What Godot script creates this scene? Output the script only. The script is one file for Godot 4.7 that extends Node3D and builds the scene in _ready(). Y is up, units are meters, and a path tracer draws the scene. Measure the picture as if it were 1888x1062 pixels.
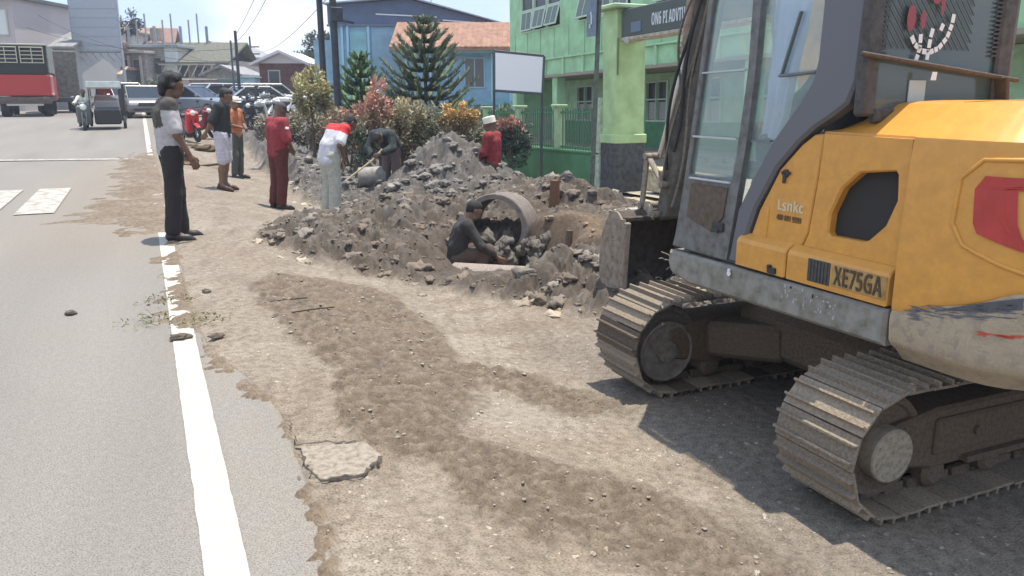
extends Node3D

const YAW := -0.41947
const PITCH := -0.23618
const TILT := -0.02443

var taken := {}
var tex := {}
var mats := {}
var rng := RandomNumberGenerator.new()
var n_big := FastNoiseLite.new()
var n_mid := FastNoiseLite.new()
var n_fine := FastNoiseLite.new()
var n_cell := FastNoiseLite.new()
var n_cell2 := FastNoiseLite.new()


func _ready() -> void:
	rng.seed = 71
	# camera
	var cam := Camera3D.new()
	cam.name = "camera"
	cam.fov = 38.99
	cam.near = 0.05
	cam.far = 1500.0
	cam.position = Vector3(0, 1.5, 0)
	cam.rotation = Vector3(PITCH, YAW, 0)
	add_child(cam)
	cam.current = true
	# sky, exposure, sun
	var we := WorldEnvironment.new()
	we.name = "world"
	var env := Environment.new()
	env.background_mode = Environment.BG_SKY
	var sky := Sky.new()
	var pano := PanoramaSkyMaterial.new()
	pano.panorama = ImageTexture.create_from_image(sky_image())
	sky.sky_material = pano
	env.sky = sky
	env.background_energy_multiplier = 1.0
	env.tonemap_mode = Environment.TONE_MAPPER_LINEAR
	env.tonemap_exposure = 2.0
	env.fog_enabled = true
	env.fog_light_color = Color(0.86, 0.90, 0.96)
	env.fog_density = 0.0013
	env.sdfgi_enabled = true
	env.ssao_enabled = true
	env.ssil_enabled = true
	we.environment = env
	add_child(we)
	var sun := DirectionalLight3D.new()
	sun.name = "sun"
	sun.light_color = Color(1.0, 0.965, 0.90)
	sun.light_energy = 1.05
	sun.light_angular_distance = 0.5
	sun.shadow_enabled = true
	add_child(sun)
	sun.look_at_from_position(Vector3.ZERO, Vector3(-0.175, -1.0, 0.045), Vector3.FORWARD)
	setup_noise()
	# setting
	build_ground()
	build_road()
	build_far_land()
	# large structures
	build_school()
	build_fence_and_gate()
	build_blue_halls()
	build_left_street()
	build_poles_and_wires()
	build_plants()
	# objects
	build_excavator()
	build_pit_things()
	build_people()
	build_traffic()
	build_small_things()


# ---------------------------------------------------------------- helpers
class B:
	var v := PackedVector3Array()
	var n := PackedVector3Array()
	var c := PackedColorArray()
	var i := PackedInt32Array()
	var col := Color(1, 1, 1)
	var x := Transform3D()

	func p(a: Vector3, nn: Vector3) -> int:
		v.append(x * a)
		n.append((x.basis * nn).normalized())
		c.append(col)
		return v.size() - 1

	func face(pts: Array, out: Vector3) -> void:
		var nn := Vector3.ZERO
		for k in range(1, pts.size() - 1):
			nn += (pts[k] - pts[0]).cross(pts[k + 1] - pts[0])
		if nn.length_squared() < 1e-18:
			return
		nn = nn.normalized()
		if nn.dot(out) < 0:
			pts = pts.duplicate()
			pts.reverse()
			nn = -nn
		var b := v.size()
		for q in pts:
			p(q, nn)
		for k in range(1, pts.size() - 1):
			i.append(b)
			i.append(b + k + 1)
			i.append(b + k)

	func sq(a: Vector3, b: Vector3, d: Vector3, e: Vector3, na: Vector3, nb: Vector3, nd: Vector3, ne: Vector3) -> void:
		var s := v.size()
		p(a, na)
		p(b, nb)
		p(d, nd)
		p(e, ne)
		if (b - a).cross(d - a).dot(na + nb + nd + ne) + (d - a).cross(e - a).dot(na + nb + nd + ne) > 0:
			for k in [0, 2, 1, 0, 3, 2]:
				i.append(s + k)
		else:
			for k in [0, 1, 2, 0, 2, 3]:
				i.append(s + k)

	func box(o: Vector3, s: Vector3, bev := 0.0, q := Basis()) -> void:
		var h := s / 2.0
		if bev <= 0.0:
			for ax in 3:
				for sg in [-1.0, 1.0]:
					var pts := []
					for t in [[-1, -1], [1, -1], [1, 1], [-1, 1]]:
						var w := Vector3()
						w[ax] = sg * h[ax]
						w[(ax + 1) % 3] = t[0] * h[(ax + 1) % 3]
						w[(ax + 2) % 3] = t[1] * h[(ax + 2) % 3]
						pts.append(o + q * w)
					var out := Vector3()
					out[ax] = sg
					face(pts, q * out)
			return
		bev = minf(bev, minf(h.x, minf(h.y, h.z)) * 0.9)
		for ax in 3:
			var a1 := (ax + 1) % 3
			var a2 := (ax + 2) % 3
			for sg in [-1.0, 1.0]:
				var pts := []
				for t in [[-1, -1], [1, -1], [1, 1], [-1, 1]]:
					var w := Vector3()
					w[ax] = sg * h[ax]
					w[a1] = t[0] * (h[a1] - bev)
					w[a2] = t[1] * (h[a2] - bev)
					pts.append(o + q * w)
				var out := Vector3()
				out[ax] = sg
				face(pts, q * out)
			for s1 in [-1.0, 1.0]:
				for s2 in [-1.0, 1.0]:
					var pts := []
					for e in [[-1, 0], [1, 0], [1, 1], [-1, 1]]:
						var w := Vector3()
						w[ax] = e[0] * (h[ax] - bev)
						w[a1] = s1 * (h[a1] - (bev if e[1] else 0.0))
						w[a2] = s2 * (h[a2] - (0.0 if e[1] else bev))
						pts.append(o + q * w)
					var out := Vector3()
					out[a1] = s1
					out[a2] = s2
					face(pts, q * out)
		for sx in [-1.0, 1.0]:
			for sy in [-1.0, 1.0]:
				for sz in [-1.0, 1.0]:
					var sg := Vector3(sx, sy, sz)
					var pts := []
					for k in 3:
						var w := (h - Vector3.ONE * bev) * sg
						w[k] = h[k] * sg[k]
						pts.append(o + q * w)
					face(pts, q * sg)

	func bar(a: Vector3, b: Vector3, w: float, d: float, bev := 0.0, up := Vector3.UP) -> void:
		var y := (b - a).normalized()
		if absf(y.dot(up)) > 0.98:
			up = Vector3.RIGHT
		var xx := up.cross(y).normalized()
		box((a + b) / 2, Vector3(w, (b - a).length(), d), bev, Basis(xx, y, xx.cross(y)))

	func cyl(a: Vector3, b: Vector3, ra: float, rb := -1.0, seg := 12, caps := 3) -> void:
		if rb < 0:
			rb = ra
		var d := (b - a).normalized()
		var u := d.cross(Vector3.UP if absf(d.y) < 0.9 else Vector3.RIGHT).normalized()
		var w := d.cross(u)
		var top := []
		var bot := []
		for k in seg:
			var t := TAU * k / seg
			var t2 := TAU * (k + 1) / seg
			var e := u * cos(t) + w * sin(t)
			var e2 := u * cos(t2) + w * sin(t2)
			sq(a + e * ra, a + e2 * ra, b + e2 * rb, b + e * rb, e, e2, e2, e)
			bot.append(a + e * ra)
			top.append(b + e * rb)
		if caps & 1 and ra > 0.0:
			face(bot, -d)
		if caps & 2 and rb > 0.0:
			face(top, d)

	func tube(pts: Array, r: float, seg := 6, r2 := -1.0) -> void:
		if r2 < 0:
			r2 = r
		var u := Vector3.ZERO
		var rings := []
		for k in pts.size():
			var d: Vector3 = (pts[mini(k + 1, pts.size() - 1)] - pts[maxi(k - 1, 0)]).normalized()
			if k == 0:
				u = d.cross(Vector3.UP if absf(d.y) < 0.9 else Vector3.RIGHT).normalized()
			else:
				u = (u - d * u.dot(d)).normalized()
			var w := d.cross(u)
			var ring := []
			for s in seg + 1:
				ring.append(u * cos(TAU * s / seg) + w * sin(TAU * s / seg))
			rings.append(ring)
		for k in pts.size() - 1:
			var ra := lerpf(r, r2, float(k) / (pts.size() - 1))
			var rb := lerpf(r, r2, float(k + 1) / (pts.size() - 1))
			for s in seg:
				var e: Vector3 = rings[k][s]
				var e2: Vector3 = rings[k][s + 1]
				var g: Vector3 = rings[k + 1][s]
				var g2: Vector3 = rings[k + 1][s + 1]
				sq(pts[k] + e * ra, pts[k] + e2 * ra, pts[k + 1] + g2 * rb, pts[k + 1] + g * rb, e, e2, g2, g)
		for en in [0, pts.size() - 1]:
			var cap := []
			for s in seg:
				cap.append(pts[en] + rings[en][s] * (r if en == 0 else r2))
			face(cap, (pts[en] - pts[1 if en == 0 else pts.size() - 2]))

	func lathe(o: Vector3, axis: Vector3, prof: Array, seg := 16) -> void:
		var d := axis.normalized()
		var u := d.cross(Vector3.UP if absf(d.y) < 0.9 else Vector3.RIGHT).normalized()
		var w := d.cross(u)
		for k in prof.size() - 1:
			var a: Vector2 = prof[k]
			var b: Vector2 = prof[k + 1]
			var t := (b - a).normalized()
			for s in seg:
				var e := u * cos(TAU * s / seg) + w * sin(TAU * s / seg)
				var e2 := u * cos(TAU * (s + 1) / seg) + w * sin(TAU * (s + 1) / seg)
				var n1 := e * t.y - d * t.x
				var n2 := e2 * t.y - d * t.x
				if a.x < 1e-5:
					face([o + d * a.y, o + e * b.x + d * b.y, o + e2 * b.x + d * b.y], n1)
				elif b.x < 1e-5:
					face([o + e * a.x + d * a.y, o + e2 * a.x + d * a.y, o + d * b.y], n1)
				else:
					sq(o + e * a.x + d * a.y, o + e2 * a.x + d * a.y, o + e2 * b.x + d * b.y, o + e * b.x + d * b.y, n1, n2, n2, n1)

	func ball(o: Vector3, r: Vector3, seg := 10, rows := 6) -> void:
		for k in rows:
			var a := PI * k / rows
			var b := PI * (k + 1) / rows
			for s in seg:
				var t := TAU * s / seg
				var t2 := TAU * (s + 1) / seg
				var q := [Vector3(sin(a) * cos(t), cos(a), sin(a) * sin(t)), Vector3(sin(a) * cos(t2), cos(a), sin(a) * sin(t2)), Vector3(sin(b) * cos(t2), cos(b), sin(b) * sin(t2)), Vector3(sin(b) * cos(t), cos(b), sin(b) * sin(t))]
				sq(o + q[0] * r, o + q[1] * r, o + q[2] * r, o + q[3] * r, q[0] / r, q[1] / r, q[2] / r, q[3] / r)

	static func inset(poly: Array, by: float) -> Array:
		var out := []
		var m := poly.size()
		for k in m:
			var a: Vector2 = poly[(k + m - 1) % m]
			var b: Vector2 = poly[k]
			var d: Vector2 = poly[(k + 1) % m]
			var n1 := (b - a).normalized()
			var n2 := (d - b).normalized()
			n1 = Vector2(-n1.y, n1.x)
			n2 = Vector2(-n2.y, n2.x)
			out.append(b + (n1 + n2) / maxf(1.0 + n1.dot(n2), 0.3) * by)
		return out

	# extrudes a polygon: o + ux * x + uy * y, along w
	func prism(poly: Array, o: Vector3, ux: Vector3, uy: Vector3, w: Vector3, bev := 0.0) -> void:
		var area := 0.0
		for k in poly.size():
			area += poly[k].cross(poly[(k + 1) % poly.size()])
		if area < 0:
			poly = poly.duplicate()
			poly.reverse()
		var small := inset(poly, bev) if bev > 0 else poly
		var wd := w.normalized()
		var tris := Geometry2D.triangulate_polygon(PackedVector2Array(small))
		var hand := ux.cross(uy).dot(w)
		for cap in 2:
			var off := w if cap else Vector3.ZERO
			for k in range(0, tris.size(), 3):
				var pts := []
				for j in 3:
					var q: Vector2 = small[tris[k + j]]
					pts.append(o + off + ux * q.x + uy * q.y)
				face(pts, wd if cap else -wd)
		for k in poly.size():
			var k2 := (k + 1) % poly.size()
			var a: Vector2 = poly[k]
			var b: Vector2 = poly[k2]
			var e := (b - a).normalized()
			var out := ux * e.y - uy * e.x
			var pa := o + ux * a.x + uy * a.y
			var pb := o + ux * b.x + uy * b.y
			face([pa + wd * bev, pb + wd * bev, pb + w - wd * bev, pa + w - wd * bev], out)
			if bev > 0:
				var sa: Vector2 = small[k]
				var sb: Vector2 = small[k2]
				var qa := o + ux * sa.x + uy * sa.y
				var qb := o + ux * sb.x + uy * sb.y
				face([pa + wd * bev, pb + wd * bev, qb, qa], out - wd)
				face([pa + w - wd * bev, pb + w - wd * bev, qb + w, qa + w], out + wd)

	# rows of points joined into one smooth sheet
	func loft(rows: Array, closed := false, flip := false) -> void:
		var m: int = rows.size()
		var q: int = rows[0].size()
		var s := v.size()
		for a in m:
			for b in q:
				var b0 := (b + q - 1) % q if closed else maxi(b - 1, 0)
				var b1 := (b + 1) % q if closed else mini(b + 1, q - 1)
				var du: Vector3 = rows[mini(a + 1, m - 1)][b] - rows[maxi(a - 1, 0)][b]
				var dv: Vector3 = rows[a][b1] - rows[a][b0]
				var nn := du.cross(dv).normalized()
				p(rows[a][b], -nn if flip else nn)
		for a in m - 1:
			for b in (q if closed else q - 1):
				var k0 := s + a * q + b
				var k1 := s + a * q + (b + 1) % q
				var k2 := k1 + q
				var k3 := k0 + q
				for t in ([k0, k1, k2, k0, k2, k3] if not flip else [k0, k2, k1, k0, k3, k2]):
					i.append(t)

	func mesh() -> ArrayMesh:
		var arr := []
		arr.resize(Mesh.ARRAY_MAX)
		arr[Mesh.ARRAY_VERTEX] = v
		arr[Mesh.ARRAY_NORMAL] = n
		arr[Mesh.ARRAY_COLOR] = c
		arr[Mesh.ARRAY_INDEX] = i
		var m := ArrayMesh.new()
		m.add_surface_from_arrays(Mesh.PRIMITIVE_TRIANGLES, arr)
		return m


func numbered(called: String) -> String:
	var k: int = taken.get(called, -1) + 1
	taken[called] = k
	return called if k == 0 else "%s_%03d" % [called, k]


func tag(o: Node3D, label := "", category := "", group := "", kind := "") -> Node3D:
	if label:
		o.set_meta("label", label)
	if category:
		o.set_meta("category", category)
	if group:
		o.set_meta("group", group)
	if kind:
		o.set_meta("kind", kind)
	return o


func thing(called: String, label: String, category: String, at := Vector3.ZERO, turn := 0.0, group := "") -> Node3D:
	var o := Node3D.new()
	o.name = numbered(called)
	o.position = at
	o.rotation.y = turn
	add_child(o)
	tag(o, label, category, group)
	return o


# a thing whose floor follows true level while the road climbs
func level_thing(called: String, label: String, category: String, at: Vector3, turn := 0.0) -> Node3D:
	var o := thing(called, label, category)
	var q := Basis(Vector3.RIGHT, TILT)
	o.transform = Transform3D(q * Basis(Vector3.UP, turn), Vector3(at.x, 0, 0) + q * Vector3(0, at.y, at.z))
	return o


func obj(called: String, b: B, m: Material, parent: Node = null) -> MeshInstance3D:
	var o := MeshInstance3D.new()
	o.mesh = b.mesh()
	o.material_override = m
	if parent == null:
		o.name = numbered(called)
		add_child(o)
	else:
		o.name = called
		parent.add_child(o, true)
	return o


func inst(called: String, mesh: Mesh, m: Material, parent: Node, at: Transform3D) -> MeshInstance3D:
	var o := MeshInstance3D.new()
	o.mesh = mesh
	o.material_override = m
	o.transform = at
	o.name = called
	parent.add_child(o, true)
	return o


func text_on(called: String, what: String, size: float, m: Material, parent: Node3D, at: Transform3D, fit := 0.0, mono := false) -> MeshInstance3D:
	var f := SystemFont.new()
	f.font_names = PackedStringArray(["Droid Sans Mono" if mono else "Droid Sans"])
	f.font_weight = 700
	var tm := TextMesh.new()
	tm.font = f
	tm.text = what
	tm.font_size = 64
	tm.pixel_size = size / 46.0
	tm.depth = 0.004
	var o := inst(called, tm, m, parent, at)
	if fit > 0.0:
		var w := tm.get_aabb().size.x
		if w > 0.0:
			o.transform = at * Transform3D(Basis.from_scale(Vector3(fit / w, 1, 1)), Vector3.ZERO)
	return o


func noise_tex(kind: String) -> NoiseTexture2D:
	if tex.has(kind):
		return tex[kind]
	var f := FastNoiseLite.new()
	var t := NoiseTexture2D.new()
	t.width = 512
	t.height = 512
	t.seamless = true
	var g := Gradient.new()
	f.noise_type = FastNoiseLite.TYPE_SIMPLEX_SMOOTH
	f.fractal_type = FastNoiseLite.FRACTAL_FBM
	match kind:
		"blotch":
			f.frequency = 0.008
			f.fractal_octaves = 6
			g.colors = PackedColorArray([Color(0.84, 0.83, 0.81), Color(1, 1, 1)])
		"grime":
			f.seed = 5
			f.frequency = 0.012
			f.fractal_octaves = 6
			g.offsets = PackedFloat32Array([0.0, 0.3, 0.75, 1.0])
			g.colors = PackedColorArray([Color(0.62, 0.59, 0.54), Color(0.84, 0.82, 0.79), Color(0.97, 0.965, 0.96), Color(1, 1, 1)])
		"even":
			f.seed = 31
			f.frequency = 0.05
			f.fractal_octaves = 6
			f.fractal_gain = 0.75
			g.colors = PackedColorArray([Color(0.86, 0.855, 0.85), Color(1, 1, 1)])
		"grain":
			f.seed = 9
			f.frequency = 0.09
			f.fractal_octaves = 4
			g.offsets = PackedFloat32Array([0.0, 0.35, 0.6, 1.0])
			g.colors = PackedColorArray([Color(0.45, 0.44, 0.42), Color(0.86, 0.855, 0.85), Color(0.95, 0.95, 0.95), Color(1, 1, 1)])
		"soil":
			f.seed = 12
			f.frequency = 0.03
			f.fractal_octaves = 6
			f.fractal_gain = 0.62
			g.offsets = PackedFloat32Array([0.0, 0.35, 0.65, 1.0])
			g.colors = PackedColorArray([Color(0.66, 0.64, 0.62), Color(0.85, 0.84, 0.83), Color(0.95, 0.945, 0.94), Color(1, 1, 1)])
		"scratch":
			f.seed = 3
			f.frequency = 0.02
			f.fractal_octaves = 5
			f.domain_warp_enabled = true
			f.domain_warp_amplitude = 60.0
			g.offsets = PackedFloat32Array([0.0, 0.40, 0.5, 0.60, 1.0])
			g.colors = PackedColorArray([Color(0.74, 0.74, 0.76), Color(0.83, 0.81, 0.78), Color(0.96, 0.94, 0.90), Color(0.87, 0.84, 0.79), Color(1, 0.98, 0.94)])
		"bump":
			f.seed = 21
			f.frequency = 0.045
			f.fractal_octaves = 5
			f.fractal_gain = 0.6
			g.colors = PackedColorArray([Color(0, 0, 0), Color(1, 1, 1)])
		"bumpfine":
			f.seed = 22
			f.frequency = 0.14
			f.fractal_octaves = 3
			g.colors = PackedColorArray([Color(0, 0, 0), Color(1, 1, 1)])
	t.noise = f
	t.color_ramp = g
	tex[kind] = t
	return t


# linear base colour; tx = albedo noise, ts = its repeats per metre, bt = bump noise, bs = repeats, bh = centimetres
func mat(r: float, g: float, b: float, rough := 0.8, tx := "", ts := 1.0, metal := 0.0, bt := "", bs := 1.0, bh := 0.3, vc := false) -> StandardMaterial3D:
	var key := "%s" % [[r, g, b, rough, tx, ts, metal, bt, bs, bh, vc]]
	if mats.has(key):
		return mats[key]
	var m := StandardMaterial3D.new()
	m.albedo_color = Color(r, g, b).linear_to_srgb()
	m.roughness = rough
	m.metallic = metal
	m.vertex_color_use_as_albedo = vc
	if tx or bt:
		m.uv1_triplanar = true
		m.uv1_world_triplanar = true
		m.uv1_scale = Vector3.ONE * (ts if tx else bs)
	if tx:
		m.albedo_texture = noise_tex(tx)
	if bt:
		m.heightmap_enabled = true
		m.heightmap_texture = noise_tex(bt)
		m.heightmap_scale = bh
	mats[key] = m
	return m


# the same material with a finer grain multiplied in
func grainy(m: StandardMaterial3D, per_metre: float) -> StandardMaterial3D:
	m.detail_enabled = true
	m.detail_albedo = noise_tex("grain")
	m.detail_blend_mode = BaseMaterial3D.BLEND_MODE_MUL
	m.detail_uv_layer = BaseMaterial3D.DETAIL_UV_2
	m.uv2_triplanar = true
	m.uv2_world_triplanar = true
	m.uv2_scale = Vector3.ONE * per_metre
	return m


func glass(r: float, g: float, b: float, a: float, rough := 0.04) -> StandardMaterial3D:
	var key := "glass%s" % [[r, g, b, a, rough]]
	if mats.has(key):
		return mats[key]
	var m := StandardMaterial3D.new()
	var c := Color(r, g, b).linear_to_srgb()
	c.a = a
	m.albedo_color = c
	m.transparency = BaseMaterial3D.TRANSPARENCY_ALPHA
	m.roughness = rough
	m.metallic_specular = 0.5
	mats[key] = m
	return m


func setup_noise() -> void:
	for q in [[n_big, 0.35, 1], [n_mid, 1.6, 2], [n_fine, 7.0, 3]]:
		q[0].noise_type = FastNoiseLite.TYPE_SIMPLEX_SMOOTH
		q[0].frequency = q[1]
		q[0].seed = q[2]
		q[0].fractal_type = FastNoiseLite.FRACTAL_FBM
		q[0].fractal_octaves = 3
	for q in [[n_cell, 3.0, 4], [n_cell2, 8.0, 5]]:
		q[0].noise_type = FastNoiseLite.TYPE_CELLULAR
		q[0].cellular_return_type = FastNoiseLite.RETURN_DISTANCE
		q[0].cellular_jitter = 1.0
		q[0].frequency = q[1]
		q[0].seed = q[2]
		q[0].fractal_type = FastNoiseLite.FRACTAL_NONE


func sky_image() -> Image:
	var w := 768
	var h := 384
	var im := Image.create(w, h, false, Image.FORMAT_RGB8)
	var f := FastNoiseLite.new()
	f.noise_type = FastNoiseLite.TYPE_SIMPLEX_SMOOTH
	f.frequency = 1.7
	f.fractal_type = FastNoiseLite.FRACTAL_FBM
	f.fractal_octaves = 5
	f.seed = 14
	for y in h:
		var el := (0.5 - (y + 0.5) / h) * PI
		var up := sin(el)
		for x in w:
			var az := (x + 0.5) / w * TAU
			var c := Color(0.55, 0.655, 0.82).lerp(Color(0.675, 0.735, 0.82), pow(1.0 - clampf(up, 0, 1), 2.4))
			if up > -0.02:
				var s := 1.0 / (maxf(up, 0.0) + 0.35)
				var d := Vector3(cos(el) * cos(az) * s * 0.8, cos(el) * sin(az) * s * 0.8, up * 1.6)
				var k := f.get_noise_3dv(d)
				var cloud := smoothstep(-0.14, 0.34, k)
				c = c.lerp(Color(0.85, 0.855, 0.865), cloud * 0.85)
			else:
				c = Color(0.42, 0.40, 0.38)
			im.set_pixel(x, y, c)
	return im


# ---------------------------------------------------------------- ground
func rise(z: float) -> float:
	return 0.38 * smoothstep(26.0, 40.0, -z)


func tab(t: Array, z: float) -> float:
	if z >= t[0][0]:
		return t[0][1]
	for k in range(1, t.size()):
		if z >= t[k][0]:
			return lerpf(t[k - 1][1], t[k][1], (t[k - 1][0] - z) / (t[k - 1][0] - t[k][0]))
	return t[-1][1]


const EDGE := [[-2.0, 0.42], [-2.9, 0.46], [-3.4, 0.475], [-3.9, 0.48], [-4.45, 0.38], [-4.9, 0.26], [-5.6, 0.20], [-60.0, 0.20]]
const TOE := [[-4.7, 4.3], [-5.64, 3.2], [-6.28, 2.83], [-6.75, 2.45], [-7.5, 2.1], [-7.8, 1.6], [-8.2, 1.3], [-9.3, 1.05], [-10.3, 1.25], [-11.2, 1.9], [-11.7, 2.6], [-12.8, 2.65], [-13.3, 2.4], [-20.0, 2.5], [-25.0, 2.75], [-35.0, 3.1]]
const HEAPS := [[4.66, -12.8, 0.84, 0.80, 0.8], [4.45, -13.6, 0.42, 0.45, 0.5], [5.0, -11.2, 0.27, 0.75, 0.8], [5.15, -9.9, 0.36, 0.75, 0.7], [5.3, -8.7, 0.12, 0.7, 0.7], [2.95, -16.5, 0.22, 0.5, 1.5], [2.95, -19.0, 0.24, 0.5, 2.0], [3.0, -24.0, 0.26, 0.6, 4.0], [2.5, -9.8, 0.10, 0.7, 0.6], [3.3, -10.3, 0.22, 0.7, 0.5], [2.35, -8.15, 0.10, 0.5, 0.3], [3.0, -6.9, 0.05, 0.5, 0.3], [1.6, -9.0, 0.08, 0.5, 0.5], [4.45, -8.3, 0.22, 0.55, 0.6], [4.9, -7.4, 0.12, 0.6, 0.6], [3.3, -12.3, 0.10, 0.4, 0.5], [5.6, -6.4, 0.15, 0.7, 0.6]]
const BAND := [[0.63, -6.6], [0.80, -4.9], [0.83, -4.48], [0.72, -3.9], [0.72, -3.3], [1.0, -3.15], [1.05, -2.85], [1.14, -2.5], [1.33, -2.36], [1.55, -2.15], [1.7, -1.7], [2.3, -1.7], [2.16, -2.3], [2.06, -2.62], [1.88, -2.95], [1.57, -3.15], [1.34, -3.38], [1.3, -3.6], [1.6, -4.1], [1.75, -4.6], [1.92, -5.79], [1.79, -7.1], [1.0, -7.3]]
const BAND2 := [[1.7, -4.75], [2.0, -4.65], [2.35, -4.1], [2.45, -3.75], [2.1, -3.75], [1.75, -4.1]]
var band_poly := PackedVector2Array()
var band_poly2 := PackedVector2Array()


func base_h(x: float, z: float) -> float:
	var b := -0.3 * smoothstep(0.35, 2.4, x)
	if z < -20.0:
		b = lerpf(b, rise(z), smoothstep(20.0, 30.0, -z))
	return b


func dome(v: float, w: float) -> float:
	var d := (v + 1.0) / w
	return sqrt(maxf(0.0, 1.0 - d * d))


func heap_in(x: float, z: float) -> float:
	return x - tab(TOE, z) + 0.16 * n_mid.get_noise_2d(x * 1.2, z * 1.2)


# mound without its clods
func heap_h(x: float, z: float, inside: float) -> float:
	var h := 0.10 * smoothstep(-0.05, 0.35, inside) + 0.10 * smoothstep(0.2, 1.2, inside)
	h *= smoothstep(7.2, 6.2, x) * lerpf(1.0, 0.55, smoothstep(-12.8, -13.6, z) * smoothstep(3.0, 3.4, x))
	var lip := 1.0 - 0.95 * smoothstep(1.2, 0.6, Vector2((x - 3.2) / 0.9, (z + 7.45) / 0.62).length())
	h *= lip
	for q in HEAPS:
		var dx: float = (x - q[0]) / q[3]
		var dz: float = (z - q[1]) / q[4]
		var e := dx * dx + dz * dz
		if e < 5.0:
			h += q[2] * exp(-e) * smoothstep(-0.1, 0.3, inside)
	return h


func pit(x: float, z: float) -> float:
	var a := ((x - 3.62) * 0.8 - (z + 8.35) * -0.6) / 0.80
	var b := ((x - 3.62) * 0.6 + (z + 8.35) * -0.8) / 0.50
	return smoothstep(1.25, 0.6, sqrt(a * a + b * b))


func gh(x: float, z: float) -> float:
	var h := base_h(x, z)
	var inside := heap_in(x, z)
	if inside > -0.1:
		h += heap_h(x, z, inside)
	var k := pit(x, z)
	if k > 0.0:
		h = lerpf(h, -0.55, k)
	return h


func in_band(x: float, z: float) -> float:
	var wx := x + 0.07 * n_fine.get_noise_2d(x * 0.5, z * 0.5) + 0.06 * n_mid.get_noise_2d(z, x)
	var wz := z + 0.10 * n_fine.get_noise_2d(z * 0.5 + 40.0, x * 0.5)
	var s := 0.0
	for o in [[0.0, 0.0], [0.06, 0.0], [-0.06, 0.0], [0.0, 0.09], [0.0, -0.09]]:
		var q := Vector2(wx + o[0], wz + o[1])
		if Geometry2D.is_point_in_polygon(q, band_poly) or Geometry2D.is_point_in_polygon(q, band_poly2):
			s += 0.2
	return s


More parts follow.
